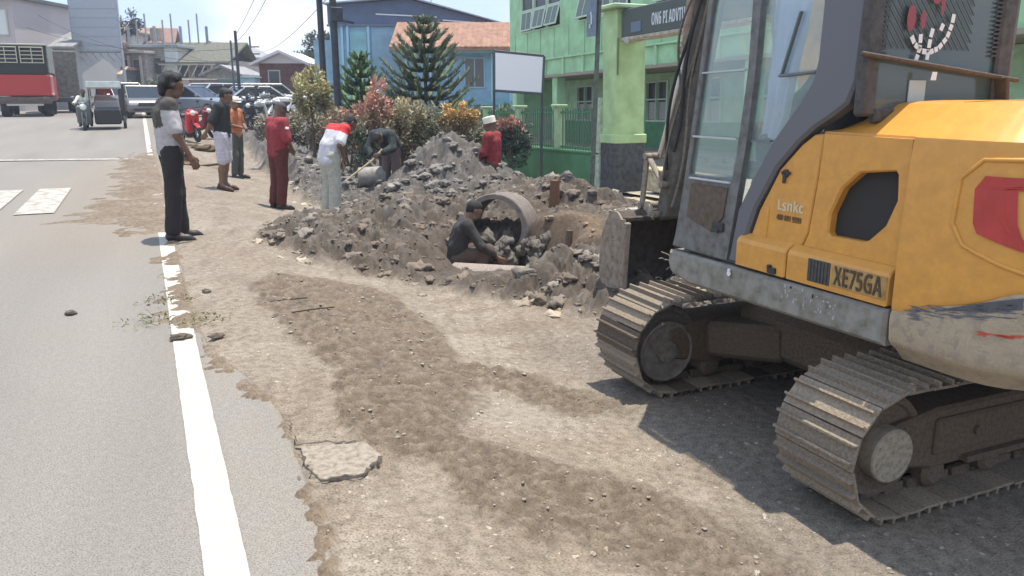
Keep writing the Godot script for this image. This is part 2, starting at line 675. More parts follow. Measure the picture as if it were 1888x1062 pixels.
# height, colour (linear) and whether it belongs to the dug heap
func land(x: float, z: float) -> Array:
	var h := base_h(x, z)
	var fine := n_fine.get_noise_2d(x, z)
	var mid := n_mid.get_noise_2d(x, z)
	var big := n_big.get_noise_2d(x, z)
	var c := Color(0.33, 0.282, 0.222)
	var edge := tab(EDGE, z) + 0.03 * n_fine.get_noise_2d(z * 1.4, 3.0) + 0.02 * mid
	var dist := x - edge
	var calm := 1.0 - 0.75 * smoothstep(1.0, 0.8, x) * smoothstep(-3.7, -3.4, z)
	# pale trodden shoulder
	c = c.lerp(Color(0.395, 0.345, 0.28), smoothstep(-0.2, 0.35, mid + 0.4 * fine))
	c = c.lerp(Color(0.29, 0.228, 0.17), smoothstep(0.05, 0.45, big * 0.8 + mid * 0.6) * 0.6)
	h += (0.004 * fine + 0.011 * mid) * calm
	var streak := n_mid.get_noise_2d(x * 2.6 + z * 0.9, z * 0.55 - x * 0.2)
	c = c.lerp(Color(0.235, 0.185, 0.14), smoothstep(0.05, 0.5, streak) * 0.5)
	c = c.lerp(Color(0.40, 0.355, 0.30), smoothstep(0.9, 0.3, Vector2((x - 1.75) / 0.75, (z + 3.75) / 0.42).length() + 0.5 * fine) * 0.75)
	if dist < 0.0:
		# under the asphalt, but for thin dirt lying on it
		var far_in := smoothstep(-9.1, -9.7, z) * smoothstep(-25.0, -21.0, z)
		var reach := lerpf(1.5, 1.1, smoothstep(-10.0, -15.0, z)) + 0.25 * mid
		if z > -10.5:
			reach *= 0.55
		var cover := far_in * maxf(smoothstep(-reach, -reach + 0.9, x), smoothstep(-0.30, -0.05, x + 0.15 * mid) * 1.15)
		# clumps strewn beside the white line
		var clump := smoothstep(-4.9, -5.4, z) * smoothstep(-9.6, -8.0, z) * smoothstep(-0.35, 0.1, x) * 0.62
		clump += smoothstep(-5.0, -5.3, z) * smoothstep(-6.0, -5.6, z) * smoothstep(-0.1, 0.2, x) * 0.15
		cover = maxf(cover, clump)
		cover = maxf(cover, smoothstep(-0.16, -0.01, dist + 0.10 * mid + 0.06 * fine) * 0.95 * smoothstep(-3.3, -4.0, z))
		cover = maxf(cover, smoothstep(-0.07, 0.0, dist + 0.05 * mid + 0.04 * fine) * 0.9)
		h = -0.03 + 0.042 * cover + (0.022 * mid + 0.014 * fine) * smoothstep(0.0, 0.3, cover)
		c = Color(0.30, 0.245, 0.185).lerp(Color(0.24, 0.185, 0.13), smoothstep(0.0, 0.3, fine + mid))
		if h < -0.004:
			h = -0.03
	else:
		h = maxf(h, -0.012) if dist > 0.03 and dist < 0.3 and h > -0.08 else h
		h -= 0.012 * smoothstep(0.05, 0.0, dist)
		# a slab of broken asphalt with dark cracks round it
		if x > 0.46 and x < 0.84 and z > -3.4 and z < -2.97:
			h = minf(h, 0.0)
	if x > 0.4 and x < 2.7 and z > -7.6 and z < -1.5:
		var k := in_band(x, z)
		if k > 0.0:
			var rim := k * (1.0 - k) * 4.0
			k = smoothstep(0.0, 0.85, k)
			h += 0.008 * rim * smoothstep(-0.2, 0.3, mid)
			var ridge := n_fine.get_noise_2d(x * 0.9 + z * 0.55, z * 2.6 - x * 1.5)
			var cl := dome(n_cell2.get_noise_2d(x * 1.3, z * 1.3), 0.55)
			h += k * (0.012 + 0.024 * ridge + 0.018 * fine + 0.010 * cl * smoothstep(0.1, 0.5, mid))
			h += k * 0.008 * sin((z + 0.18 * x) * 62.0 + 3.0 * mid) * smoothstep(-0.3, 0.2, big + mid)
			c = c.lerp(Color(0.145, 0.108, 0.075).lerp(Color(0.245, 0.195, 0.145), smoothstep(-0.2, 0.45, ridge + fine * 0.8)), k * 0.85)
	# ruts of damp soil between the band and the heap
	if x > 1.1 and z < -5.0 and z > -9.5:
		var w := smoothstep(0.0, 0.5, n_mid.get_noise_2d(x * 0.5 + 9.0, z * 1.5))
		c = c.lerp(Color(0.255, 0.195, 0.14), w * 0.6)
	# under and beside the excavator: grey grit
	var g := smoothstep(2.1, 2.7, x) * smoothstep(-6.0, -4.6, z) + smoothstep(1.7, 2.4, x) * smoothstep(-3.0, -2.2, z)
	c = c.lerp(Color(0.225, 0.195, 0.16), clampf(g, 0, 1) * 0.75)
	var inside := heap_in(x, z)
	var dug := false
	if inside > -0.1 and x < 7.4 and z < -4.6:
		dug = inside > 0.02
		var rough := smoothstep(-0.1, 0.25, inside) * smoothstep(7.3, 6.6, x)
		h += heap_h(x, z, inside)
		var p := pit(x, z)
		var la := ((x - 3.60) * 0.78 + (z + 7.68) * 0.62) / 0.95
		var lb := ((x - 3.60) * -0.62 + (z + 7.68) * 0.78) / 0.32
		var low := smoothstep(1.35, 0.8, sqrt(la * la + lb * lb))
		var wx := x + 0.12 * mid
		var wz := z + 0.12 * n_mid.get_noise_2d(z + 7.0, x)
		var d1 := dome(n_cell.get_noise_2d(wx, wz), 0.62)
		var d2 := dome(n_cell2.get_noise_2d(wx + 0.05 * fine, wz), 0.62)
		var d3 := dome(n_cell2.get_noise_2d(wx * 2.1, wz * 2.1), 0.6)
		# the smooth brown bank scraped by the bucket teeth
		var bank := smoothstep(0.95, 0.5, Vector2((x - 4.25) / 0.62, (z + 8.0) / 0.75).length())
		h = lerpf(h, -0.44, low)
		var rr := (1.0 - 0.85 * low) * rough * (1.0 - 0.85 * bank) * (1.0 - 0.7 * p)
		h += rr * (1.0 - 0.75 * smoothstep(1.2, 0.6, Vector2((x - 3.2) / 0.9, (z + 7.45) / 0.62).length())) * (0.11 * d1 * (0.2 + 1.0 * smoothstep(-0.3, 0.4, big + mid)) + 0.085 * d2 * (0.55 + 0.6 * n_mid.get_noise_2d(z * 2.0, x * 2.0)) + 0.042 * d3 + 0.05 * mid + 0.012 * fine - 0.07)
		h += bank * 0.012 * sin((x * 0.9 - z * 0.45) * 55.0)
		if p > 0.0:
			h = lerpf(h, -0.55 + 0.05 * d2, p)
		var grey := smoothstep(-10.2, -12.5, z) * 0.85 + 0.25 * smoothstep(0.0, 0.4, mid)
		var cc := Color(0.135, 0.107, 0.083).lerp(Color(0.165, 0.156, 0.146), clampf(grey, 0, 1))
		cc = cc.lerp(Color(0.25, 0.235, 0.215), smoothstep(0.1, 0.5, fine + 0.5 * big) * 0.5)
		cc = cc.lerp(Color(0.08, 0.066, 0.055), smoothstep(0.05, 0.5, n_mid.get_noise_2d(x * 1.3 + 30.0, z * 1.3)) * 0.55)
		cc = cc.lerp(Color(0.225, 0.16, 0.105), bank * 0.8)
		cc = cc.lerp(Color(0.13, 0.105, 0.085), p * 0.5)
		c = c.lerp(cc, rough)
	return [h, c, dug]


func steps(spans: Array) -> PackedFloat32Array:
	var out := PackedFloat32Array()
	for s in spans:
		var m := int(round(absf(s[1] - s[0]) / s[2]))
		for k in m:
			out.append(lerpf(s[0], s[1], float(k) / m))
	out.append(spans[-1][1])
	return out


func build_ground() -> void:
	for q in BAND:
		band_poly.append(Vector2(q[0], q[1]))
	for q in BAND2:
		band_poly2.append(Vector2(q[0], q[1]))
	var xs := steps([[-2.4, -0.4, 0.10], [-0.4, 0.1, 0.05], [0.1, 2.7, 0.028], [2.7, 6.4, 0.036], [6.4, 13.2, 0.3]])
	var zs := steps([[0.6, -1.5, 0.1], [-1.5, -5.0, 0.026], [-5.0, -10.0, 0.036], [-10.0, -14.5, 0.042], [-14.5, -20.0, 0.09], [-20.0, -40.0, 0.3]])
	var w := xs.size()
	var h := zs.size()
	var v := PackedVector3Array()
	var cs := PackedColorArray()
	var dug := PackedByteArray()
	v.resize(w * h)
	cs.resize(w * h)
	dug.resize(w * h)
	for a in h:
		for b in w:
			var q := land(xs[b], zs[a])
			v[a * w + b] = Vector3(xs[b], q[0], zs[a])
			cs[a * w + b] = q[1]
			dug[a * w + b] = 1 if q[2] else 0
	var nn := PackedVector3Array()
	nn.resize(w * h)
	for a in h:
		for b in w:
			var dx := v[a * w + mini(b + 1, w - 1)] - v[a * w + maxi(b - 1, 0)]
			var dz := v[mini(a + 1, h - 1) * w + b] - v[maxi(a - 1, 0) * w + b]
			nn[a * w + b] = dx.cross(dz).normalized()
	var soil := grainy(mat(1, 1, 1, 0.95, "soil", 0.9, 0.0, "bumpfine", 0.9, 0.45, true), 1.6)
	for part in 2:
		var map := PackedInt32Array()
		map.resize(w * h)
		map.fill(-1)
		var g := B.new()
		for a in h - 1:
			for b in w - 1:
				var k := [a * w + b, a * w + b + 1, (a + 1) * w + b + 1, (a + 1) * w + b]
				if (dug[k[0]] + dug[k[1]] + dug[k[2]] + dug[k[3]] >= 2) != (part == 1):
					continue
				# thin dirt only: leave out what lies wholly under the asphalt
				if v[k[0]].y < -0.025 and v[k[1]].y < -0.025 and v[k[2]].y < -0.025 and v[k[3]].y < -0.025 and v[k[1]].x < 0.15:
					continue
				for t in [0, 1, 2, 0, 2, 3]:
					var q: int = k[t]
					if map[q] < 0:
						map[q] = g.v.size()
						g.v.append(v[q])
						g.n.append(nn[q] if nn[q].y > 0 else -nn[q])
						g.c.append(cs[q])
					g.i.append(map[q])
		# wound clockwise from above
		for k in range(0, g.i.size(), 3):
			var e := g.v[g.i[k + 1]] - g.v[g.i[k]]
			var f := g.v[g.i[k + 2]] - g.v[g.i[k]]
			if e.cross(f).y > 0:
				var s := g.i[k + 1]
				g.i[k + 1] = g.i[k + 2]
				g.i[k + 2] = s
		if part == 0:
			tag(obj("dirt_shoulder", g, soil), "pale trodden dirt shoulder with a band of rough brown soil beside the road", "", "", "structure")
		else:
			tag(obj("soil_heap", g, soil), "long heap of dug grey-brown soil clods along the trench", "soil", "", "stuff")
	# loose clods and stones
	for kind in 2:
		var b := B.new()
		clod_shape(b, 40 + kind)
		var mm := MultiMesh.new()
		mm.transform_format = MultiMesh.TRANSFORM_3D
		mm.use_colors = true
		mm.mesh = b.mesh()
		var ts := []
		var cols := []
		rng.seed = 300 + kind
		var want := 2600 if kind == 0 else 3200
		while ts.size() < want:
			var x: float
			var z: float
			var s: float
			if kind == 0:
				x = rng.randf_range(1.0, 6.3)
				z = -rng.randf_range(4.9, 17.0)
				var ins := heap_in(x, z)
				if ins < -0.25 or (ins < 0.05 and rng.randf() < 0.85) or pit(x, z) > 0.4:
					continue
				if Vector2((x - 4.2) / 0.6, (z + 8.0) / 0.7).length() < 1.0 and rng.randf() < 0.8:
					continue
				s = 0.014 + 0.095 * pow(rng.randf(), 4.0)
				if Vector2((x - 3.2) / 0.8, (z + 7.6) / 0.5).length() < 1.0:
					s *= 0.5
			else:
				x = rng.randf_range(0.45, 3.2)
				z = -rng.randf_range(1.7, 9.5)
				s = 0.003 + 0.009 * pow(rng.randf(), 4.0)
				if x < 2.2 and z > -7.4 and in_band(x, z) > 0.5:
					s *= 1.25
				if x < 0.5 and rng.randf() < 0.8:
					continue
			var q := land(x, z)
			var bs := Basis.from_euler(Vector3(rng.randf() * TAU, rng.randf() * TAU, rng.randf() * TAU)).scaled(Vector3(1, 0.65 if kind == 0 else 0.5, 1) * s)
			ts.append(Transform3D(bs, Vector3(x, q[0] - s * 0.12, z)))
			var c: Color = q[1]
			cols.append((c * rng.randf_range(1.15, 1.7)).lerp(Color(0.40, 0.385, 0.36), (0.0 if kind == 0 else 0.45) * rng.randf()))
		mm.instance_count = ts.size()
		for k in ts.size():
			mm.set_instance_transform(k, ts[k])
			mm.set_instance_color(k, cols[k])
		var mi := MultiMeshInstance3D.new()
		mi.multimesh = mm
		mi.material_override = mat(1, 1, 1, 0.95, "grain", 2.0, 0.0, "bumpfine", 2.0, 0.12, true)
		mi.name = "loose_clods" if kind == 0 else "gravel"
		add_child(mi)
		tag(mi, "loose lumps of soil strewn over the dug heap" if kind == 0 else "small grey and brown pebbles scattered over the dirt shoulder", "soil" if kind == 0 else "gravel", "", "stuff")


func clod_shape(b: B, sd: int) -> void:
	var f := FastNoiseLite.new()
	f.seed = sd
	f.frequency = 1.1
	f.fractal_type = FastNoiseLite.FRACTAL_FBM
	f.fractal_octaves = 3
	f.fractal_gain = 0.6
	var rows := []
	for a in 10:
		var th := PI * a / 9
		var row := PackedVector3Array()
		for k in 13:
			var ph := TAU * k / 13
			var d := Vector3(sin(th) * cos(ph), cos(th), sin(th) * sin(ph))
			row.append(d * Vector3(1.15, 0.8, 0.95) * (1.0 + 0.85 * f.get_noise_3dv(d * 1.3)))
		rows.append(row)
	b.loft(rows, true, true)


func build_road() -> void:
	var zs := steps([[6.0, -1.0, 0.5], [-1.0, -10.0, 0.12], [-10.0, -20.0, 0.4], [-20.0, -44.0, 1.0], [-44.0, -150.0, 8.0]])
	var b := B.new()
	var rows := []
	var cols := []
	for z in zs:
		var e := tab(EDGE, z) + 0.012 * n_fine.get_noise_2d(z * 1.4, 3.0)
		if z < -24.0:
			e = 1.2
		var row := PackedVector3Array()
		for k in 41:
			row.append(Vector3(lerpf(-9.5, e, 1.0 - pow(1.0 - k / 40.0, 1.7)), rise(z), z))
		row.append(Vector3(e + 0.008, rise(z) - 0.05, z))
		rows.append(row)
		for q in row:
			var d: float = e - q.x
			var t := 1.0 + 0.10 * n_mid.get_noise_2d(q.x * 1.1, z * 0.10) + 0.05 * n_big.get_noise_2d(q.x * 2.0, z * 0.4)
			t *= 1.0 - 0.06 * exp(-pow((d - 1.15) / 0.28, 2.0)) - 0.06 * exp(-pow((d - 2.7) / 0.28, 2.0))
			var c := Color(0.30, 0.281, 0.256) * t
			c = c.lerp(Color(0.33, 0.29, 0.235), 0.75 * exp(-d * 4.5) * smoothstep(-0.4, 0.3, n_fine.get_noise_2d(q.x, z * 0.4)))
			c = c.lerp(Color(0.33, 0.28, 0.22), 0.6 * smoothstep(2.6, 0.6, d) * smoothstep(-7.0, -10.0, z) * smoothstep(-24.0, -19.0, z))
			cols.append(c)
	b.loft(rows, false, true)
	for k in cols.size():
		b.c[k] = cols[k]
	tag(obj("road", b, grainy(mat(1, 1, 1, 0.9, "even", 0.9, 0.0, "bumpfine", 0.9, 0.05, true), 2.4)), "grey asphalt road", "", "", "structure")
	# broken asphalt slab at the edge with dark cracks
	b = B.new()
	b.prism([Vector2(0.0, 0.0), Vector2(0.16, 0.03), Vector2(0.27, 0.06), Vector2(0.30, 0.22), Vector2(0.19, 0.36), Vector2(0.02, 0.345), Vector2(-0.015, 0.18)], Vector3(0.495, -0.04, -3.36), Vector3.RIGHT, Vector3.BACK, Vector3(0.0, 0.0445, 0), 0.003)
	tag(obj("broken_slab", b, mat(0.31, 0.27, 0.22, 0.95, "soil", 1.5, 0.0, "bumpfine", 3.0, 0.12)), "cracked piece of asphalt broken off the road edge", "rubble")
	var crack := mat(0.07, 0.058, 0.048, 1.0)
	var root := thing("crack", "dark jagged crack round a broken piece of asphalt at the road edge", "crack", Vector3(0.6, 0.0, -3.2))
	var lines := [[Vector2(0.475, -3.86), Vector2(0.492, -3.72), Vector2(0.482, -3.58), Vector2(0.50, -3.46), Vector2(0.486, -3.37)], [Vector2(0.486, -3.37), Vector2(0.476, -3.2), Vector2(0.494, -3.08), Vector2(0.51, -3.005)], [Vector2(0.48, -3.375), Vector2(0.58, -3.36), Vector2(0.66, -3.335), Vector2(0.75, -3.31)], [Vector2(0.505, -3.0), Vector2(0.58, -3.0), Vector2(0.66, -2.99), Vector2(0.73, -3.05), Vector2(0.79, -3.13)]]
	var wid := [0.003, 0.0045, 0.008, 0.007]
	for k in lines.size():
		var l: Array = lines[k]
		b = B.new()
		b.x = Transform3D(Basis(), -root.position)
		for s in range(1, l.size()):
			for sub in 4:
				var a: Vector2 = l[s - 1].lerp(l[s], sub / 4.0)
				var d: Vector2 = l[s - 1].lerp(l[s], (sub + 1) / 4.0)
				if n_fine.get_noise_2d(a.x * 4.0 + 3.0, a.y * 4.0) < [0.0, -0.05, -0.3, -0.12][k]:
					if b.v.size():
						obj("crack_line", b, crack, root)
						b = B.new()
						b.x = Transform3D(Basis(), -root.position)
					continue
				var nrm := (d - a).orthogonal().normalized()
				var wa: float = wid[k] * (0.6 + 0.8 * absf(n_fine.get_noise_2d(a.x * 9, a.y * 9)) * 2.0)
				var wd: float = wid[k] * (0.6 + 0.8 * absf(n_fine.get_noise_2d(d.x * 9, d.y * 9)) * 2.0)
				var off := Vector2(n_fine.get_noise_2d(a.y * 9, 1.0), n_fine.get_noise_2d(a.x * 9, 5.0)) * 0.03
				var off2 := Vector2(n_fine.get_noise_2d(d.y * 9, 1.0), n_fine.get_noise_2d(d.x * 9, 5.0)) * 0.03
				var y := 0.0085
				b.face([v3(a + off + nrm * wa, y), v3(d + off2 + nrm * wd, y), v3(d + off2 - nrm * wd, y), v3(a + off - nrm * wa, y)], Vector3.UP)
		if b.v.size():
			obj("crack_line", b, crack, root)
	# painted markings
	var paint := mat(0.50, 0.475, 0.415, 0.75, "even", 0.5)
	b = B.new()
	rows = []
	for z in steps([[1.0, -15.0, 0.06], [-15.0, -60.0, 2.0]]):
		var j := 0.005 * n_fine.get_noise_2d(z * 0.8, 8.0)
		var k := 0.005 * n_fine.get_noise_2d(z * 0.8, 18.0)
		rows.append(PackedVector3Array([Vector3(0.045 + j, rise(z) + 0.004, z), Vector3(0.178 + k, rise(z) + 0.004, z)]))
	b.loft(rows, false, true)
	tag(obj("edge_line", b, paint), "solid white line painted along the road edge", "road marking")
	var bars := [[-1.58, -1.13], [-2.32, -1.80], [-3.15, -2.72], [-3.95, -3.5], [-4.75, -4.3]]
	var words := ["zebra crossing stripe nearest the dirt shoulder, beside the edge line", "second zebra crossing stripe from the dirt, cut by the left picture edge", "third zebra crossing stripe from the dirt", "fourth zebra crossing stripe from the dirt", "fifth zebra crossing stripe from the dirt"]
	for k in bars.size():
		b = B.new()
		b.face([Vector3(bars[k][0], 0.012, -11.75), Vector3(bars[k][1], 0.012, -11.75), Vector3(bars[k][1], 0.012, -14.8), Vector3(bars[k][0], 0.012, -14.8)], Vector3.UP)
		tag(obj("crossing_stripe", b, mat(0.46, 0.44, 0.41, 0.8, "grime", 0.8)), words[k], "road marking", "stripes of the zebra crossing")
	b = B.new()
	b.face([Vector3(-4.4, 0.024, -21.6), Vector3(-0.1, 0.008, -20.6), Vector3(-0.1, 0.008, -21.0), Vector3(-4.4, 0.024, -22.0)], Vector3.UP)
	tag(obj("stop_line", b, mat(0.42, 0.41, 0.39, 0.8, "grime", 0.8)), "thin white line painted across the road beyond the zebra crossing", "road marking")


func v3(a: Vector2, y: float) -> Vector3:
	return Vector3(a.x, y, a.y)


func build_far_land() -> void:
	var b := B.new()
	b.face([Vector3(-700, -1.9, 60), Vector3(700, -1.9, 60), Vector3(700, -1.9, -1200), Vector3(-700, -1.9, -1200)], Vector3.UP)
	tag(obj("land", b, mat(0.22, 0.20, 0.16, 0.95, "soil", 0.2)), "flat ground reaching to the horizon", "", "", "structure")
	# the yard and shoulders beyond the trench
	b = B.new()
	var rows := []
	for z in steps([[-39.9, -60.0, 4.0], [-60.0, -220.0, 20.0]]):
		rows.append(PackedVector3Array([Vector3(1.1, rise(z) - 0.03, z), Vector3(30, rise(z) - 0.03, z)]))
	b.loft(rows, false, true)
	tag(obj("far_shoulder", b, mat(0.36, 0.33, 0.28, 0.95, "soil", 0.4)), "dusty verge where cars and motorcycles are parked", "", "", "structure")
	b = B.new()
	rows = []
	for z in steps([[8.0, -60.0, 4.0], [-60.0, -220.0, 20.0]]):
		rows.append(PackedVector3Array([Vector3(-60, rise(z) - 0.02, z), Vector3(-9.7, rise(z) - 0.02, z), Vector3(-9.65, rise(z) + 0.12, z), Vector3(-9.5, rise(z) + 0.12, z), Vector3(-9.49, rise(z) - 0.05, z)]))
	b.loft(rows, false, true)
	tag(obj("left_verge", b, mat(0.33, 0.31, 0.28, 0.95, "soil", 0.4)), "kerbed verge on the far side of the road", "", "", "structure")
	# school yard and the concrete apron at its gate
	b = B.new()
	b.x = Transform3D(Basis(Vector3.RIGHT, TILT))
	b.face([Vector3(7.75, 0.06, -6), Vector3(40, 0.06, -6), Vector3(40, 0.06, -40), Vector3(7.75, 0.06, -40)], Vector3.UP)
	tag(obj("school_yard", b, mat(0.40, 0.37, 0.31, 0.95, "soil", 0.4)), "bare yard in front of the green school", "", "", "structure")


# ---------------------------------------------------------------- excavator
const EX := Vector3(3.9, -0.3, -3.25)


func eb() -> B:
	var b := B.new()
	b.x = Transform3D(Basis(), -EX)
	return b


# a polygon given as (z, y), standing in the plane x and reaching to x2
func side(b: B, pts: Array, x1: float, x2: float, bev := 0.0) -> void:
	b.prism(pts, Vector3(x1, 0, 0), Vector3.BACK, Vector3.UP, Vector3(x2 - x1, 0, 0), bev)


# a flat panel (z, y) in the plane x1 with an opening whose rim slants inwards
func ring_panel(b: B, outer: Array, hole: Array, x1: float, x2: float, rim := 0.008) -> void:
	var mid := Vector2.ZERO
	for q in hole:
		mid += q
	mid /= hole.size()
	var angles := []
	for q in outer + hole:
		angles.append((q - mid).angle())
	angles.sort()
	var cast := func(poly: Array, a: float) -> Vector2:
		var d := Vector2.from_angle(a)
		for k in poly.size():
			var p: Vector2 = poly[k] - mid
			var e: Vector2 = poly[(k + 1) % poly.size()] - poly[k]
			var den := d.cross(e)
			if absf(den) < 1e-9:
				continue
			var t := p.cross(e) / den
			var u := p.cross(d) / den
			if t > 0.0 and u > -1e-5 and u < 1.0 + 1e-5:
				return mid + d * t
		return mid
	for k in angles.size():
		var a0: float = angles[k]
		var a1: float = angles[(k + 1) % angles.size()]
		if absf(a1 - a0) < 1e-4:
			continue
		var o0: Vector2 = cast.call(outer, a0)
		var o1: Vector2 = cast.call(outer, a1)
		var h0: Vector2 = cast.call(hole, a0)
		var h1: Vector2 = cast.call(hole, a1)
		var r0 := h0 + (h0 - mid).normalized() * rim
		var r1 := h1 + (h1 - mid).normalized() * rim
		b.face([Vector3(x1, o0.y, o0.x), Vector3(x1, o1.y, o1.x), Vector3(x1, r1.y, r1.x), Vector3(x1, r0.y, r0.x)], Vector3.LEFT)
		b.face([Vector3(x1, r0.y, r0.x), Vector3(x1, r1.y, r1.x), Vector3(x1 + rim, h1.y, h1.x), Vector3(x1 + rim, h0.y, h0.x)], Vector3(-1, mid.y - h0.y, mid.x - h0.x))
		b.face([Vector3(x1 + rim, h0.y, h0.x), Vector3(x1 + rim, h1.y, h1.x), Vector3(x2, h1.y, h1.x), Vector3(x2, h0.y, h0.x)], Vector3(0, mid.y - h0.y, mid.x - h0.x))
		b.face([Vector3(x1, o0.y, o0.x), Vector3(x1, o1.y, o1.x), Vector3(x2, o1.y, o1.x), Vector3(x2, o0.y, o0.x)], Vector3(0, o0.y - mid.y, o0.x - mid.x))
		b.face([Vector3(x2, o0.y, o0.x), Vector3(x2, o1.y, o1.x), Vector3(x2, h1.y, h1.x), Vector3(x2, h0.y, h0.x)], Vector3.RIGHT)


func V2(pts: Array) -> Array:
	var out := []
	for q in pts:
		out.append(Vector2(q[0], q[1]))
	return out


func build_excavator() -> void:
	var ex := thing("excavator", "yellow and grey tracked excavator standing crosswise beside the road with its bucket in the trench", "excavator", EX)
	var yellow := mat(0.70, 0.335, 0.06, 0.40, "even", 0.35)
	var dusty := mat(0.265, 0.262, 0.232, 0.75, "grime", 1.5, 0.0, "bumpfine", 3.0, 0.08)
	var scraped := mat(0.46, 0.40, 0.31, 0.8, "scratch", 1.4, 0.0, "bumpfine", 3.0, 0.1)
	var paint := mat(0.115, 0.12, 0.135, 0.5)
	var muddy := mat(0.14, 0.105, 0.075, 0.95, "soil", 2.6, 0.0, "bump", 2.5, 0.5)
	var mudplate := mat(0.33, 0.27, 0.20, 0.9, "soil", 3.2, 0.0, "bump", 3.0, 0.5)
	var steel := mat(0.20, 0.185, 0.165, 0.6, "grime", 2.5, 0.35, "bumpfine", 4.0, 0.1)
	var dark := mat(0.03, 0.03, 0.03, 0.6)
	var rubber := mat(0.025, 0.025, 0.025, 0.7)
	build_tracks(ex, mudplate, muddy, steel, dark)
	# slew ring and car body
	var b := eb()
	b.box(Vector3(3.86, 0.10, -3.25), Vector3(1.15, 0.30, 1.35), 0.05)
	for s in [-1.0, 1.0]:
		b.bar(Vector3(3.4, 0.06, -3.25 + s * 0.3), Vector3(3.15, 0.02, -3.25 + s * 0.72), 0.26, 0.22, 0.03)
		b.bar(Vector3(4.3, 0.06, -3.25 + s * 0.3), Vector3(4.6, 0.02, -3.25 + s * 0.72), 0.26, 0.22, 0.03)
	obj("car_body", b, muddy, ex)
	b = eb()
	b.cyl(Vector3(3.88, 0.24, -3.25), Vector3(3.88, 0.45, -3.25), 0.52, -1, 32)
	obj("slew_ring", b, steel, ex)
	# blade at the far end of the tracks
	b = eb()
	b.prism(V2([[0, 0], [0.06, 0.05], [0.085, 0.2], [0.06, 0.36], [0.0, 0.42], [0.03, 0.36], [0.05, 0.2], [0.03, 0.07]]), Vector3(5.5, -0.28, -4.35), Vector3.LEFT, Vector3.UP, Vector3(0, 0, 2.2), 0.004)
	for s in [-1.0, 1.0]:
		b.bar(Vector3(5.45, -0.05, -3.25 + s * 0.4), Vector3(4.4, 0.03, -3.25 + s * 0.4), 0.12, 0.14, 0.02)
	obj("dozer_blade", b, steel, ex)
	build_upper(ex, yellow, dusty, scraped, paint, dark)
	build_cab(ex, paint, dusty, dark, rubber)
	build_arm(ex, steel, mudplate, muddy, rubber, dark)


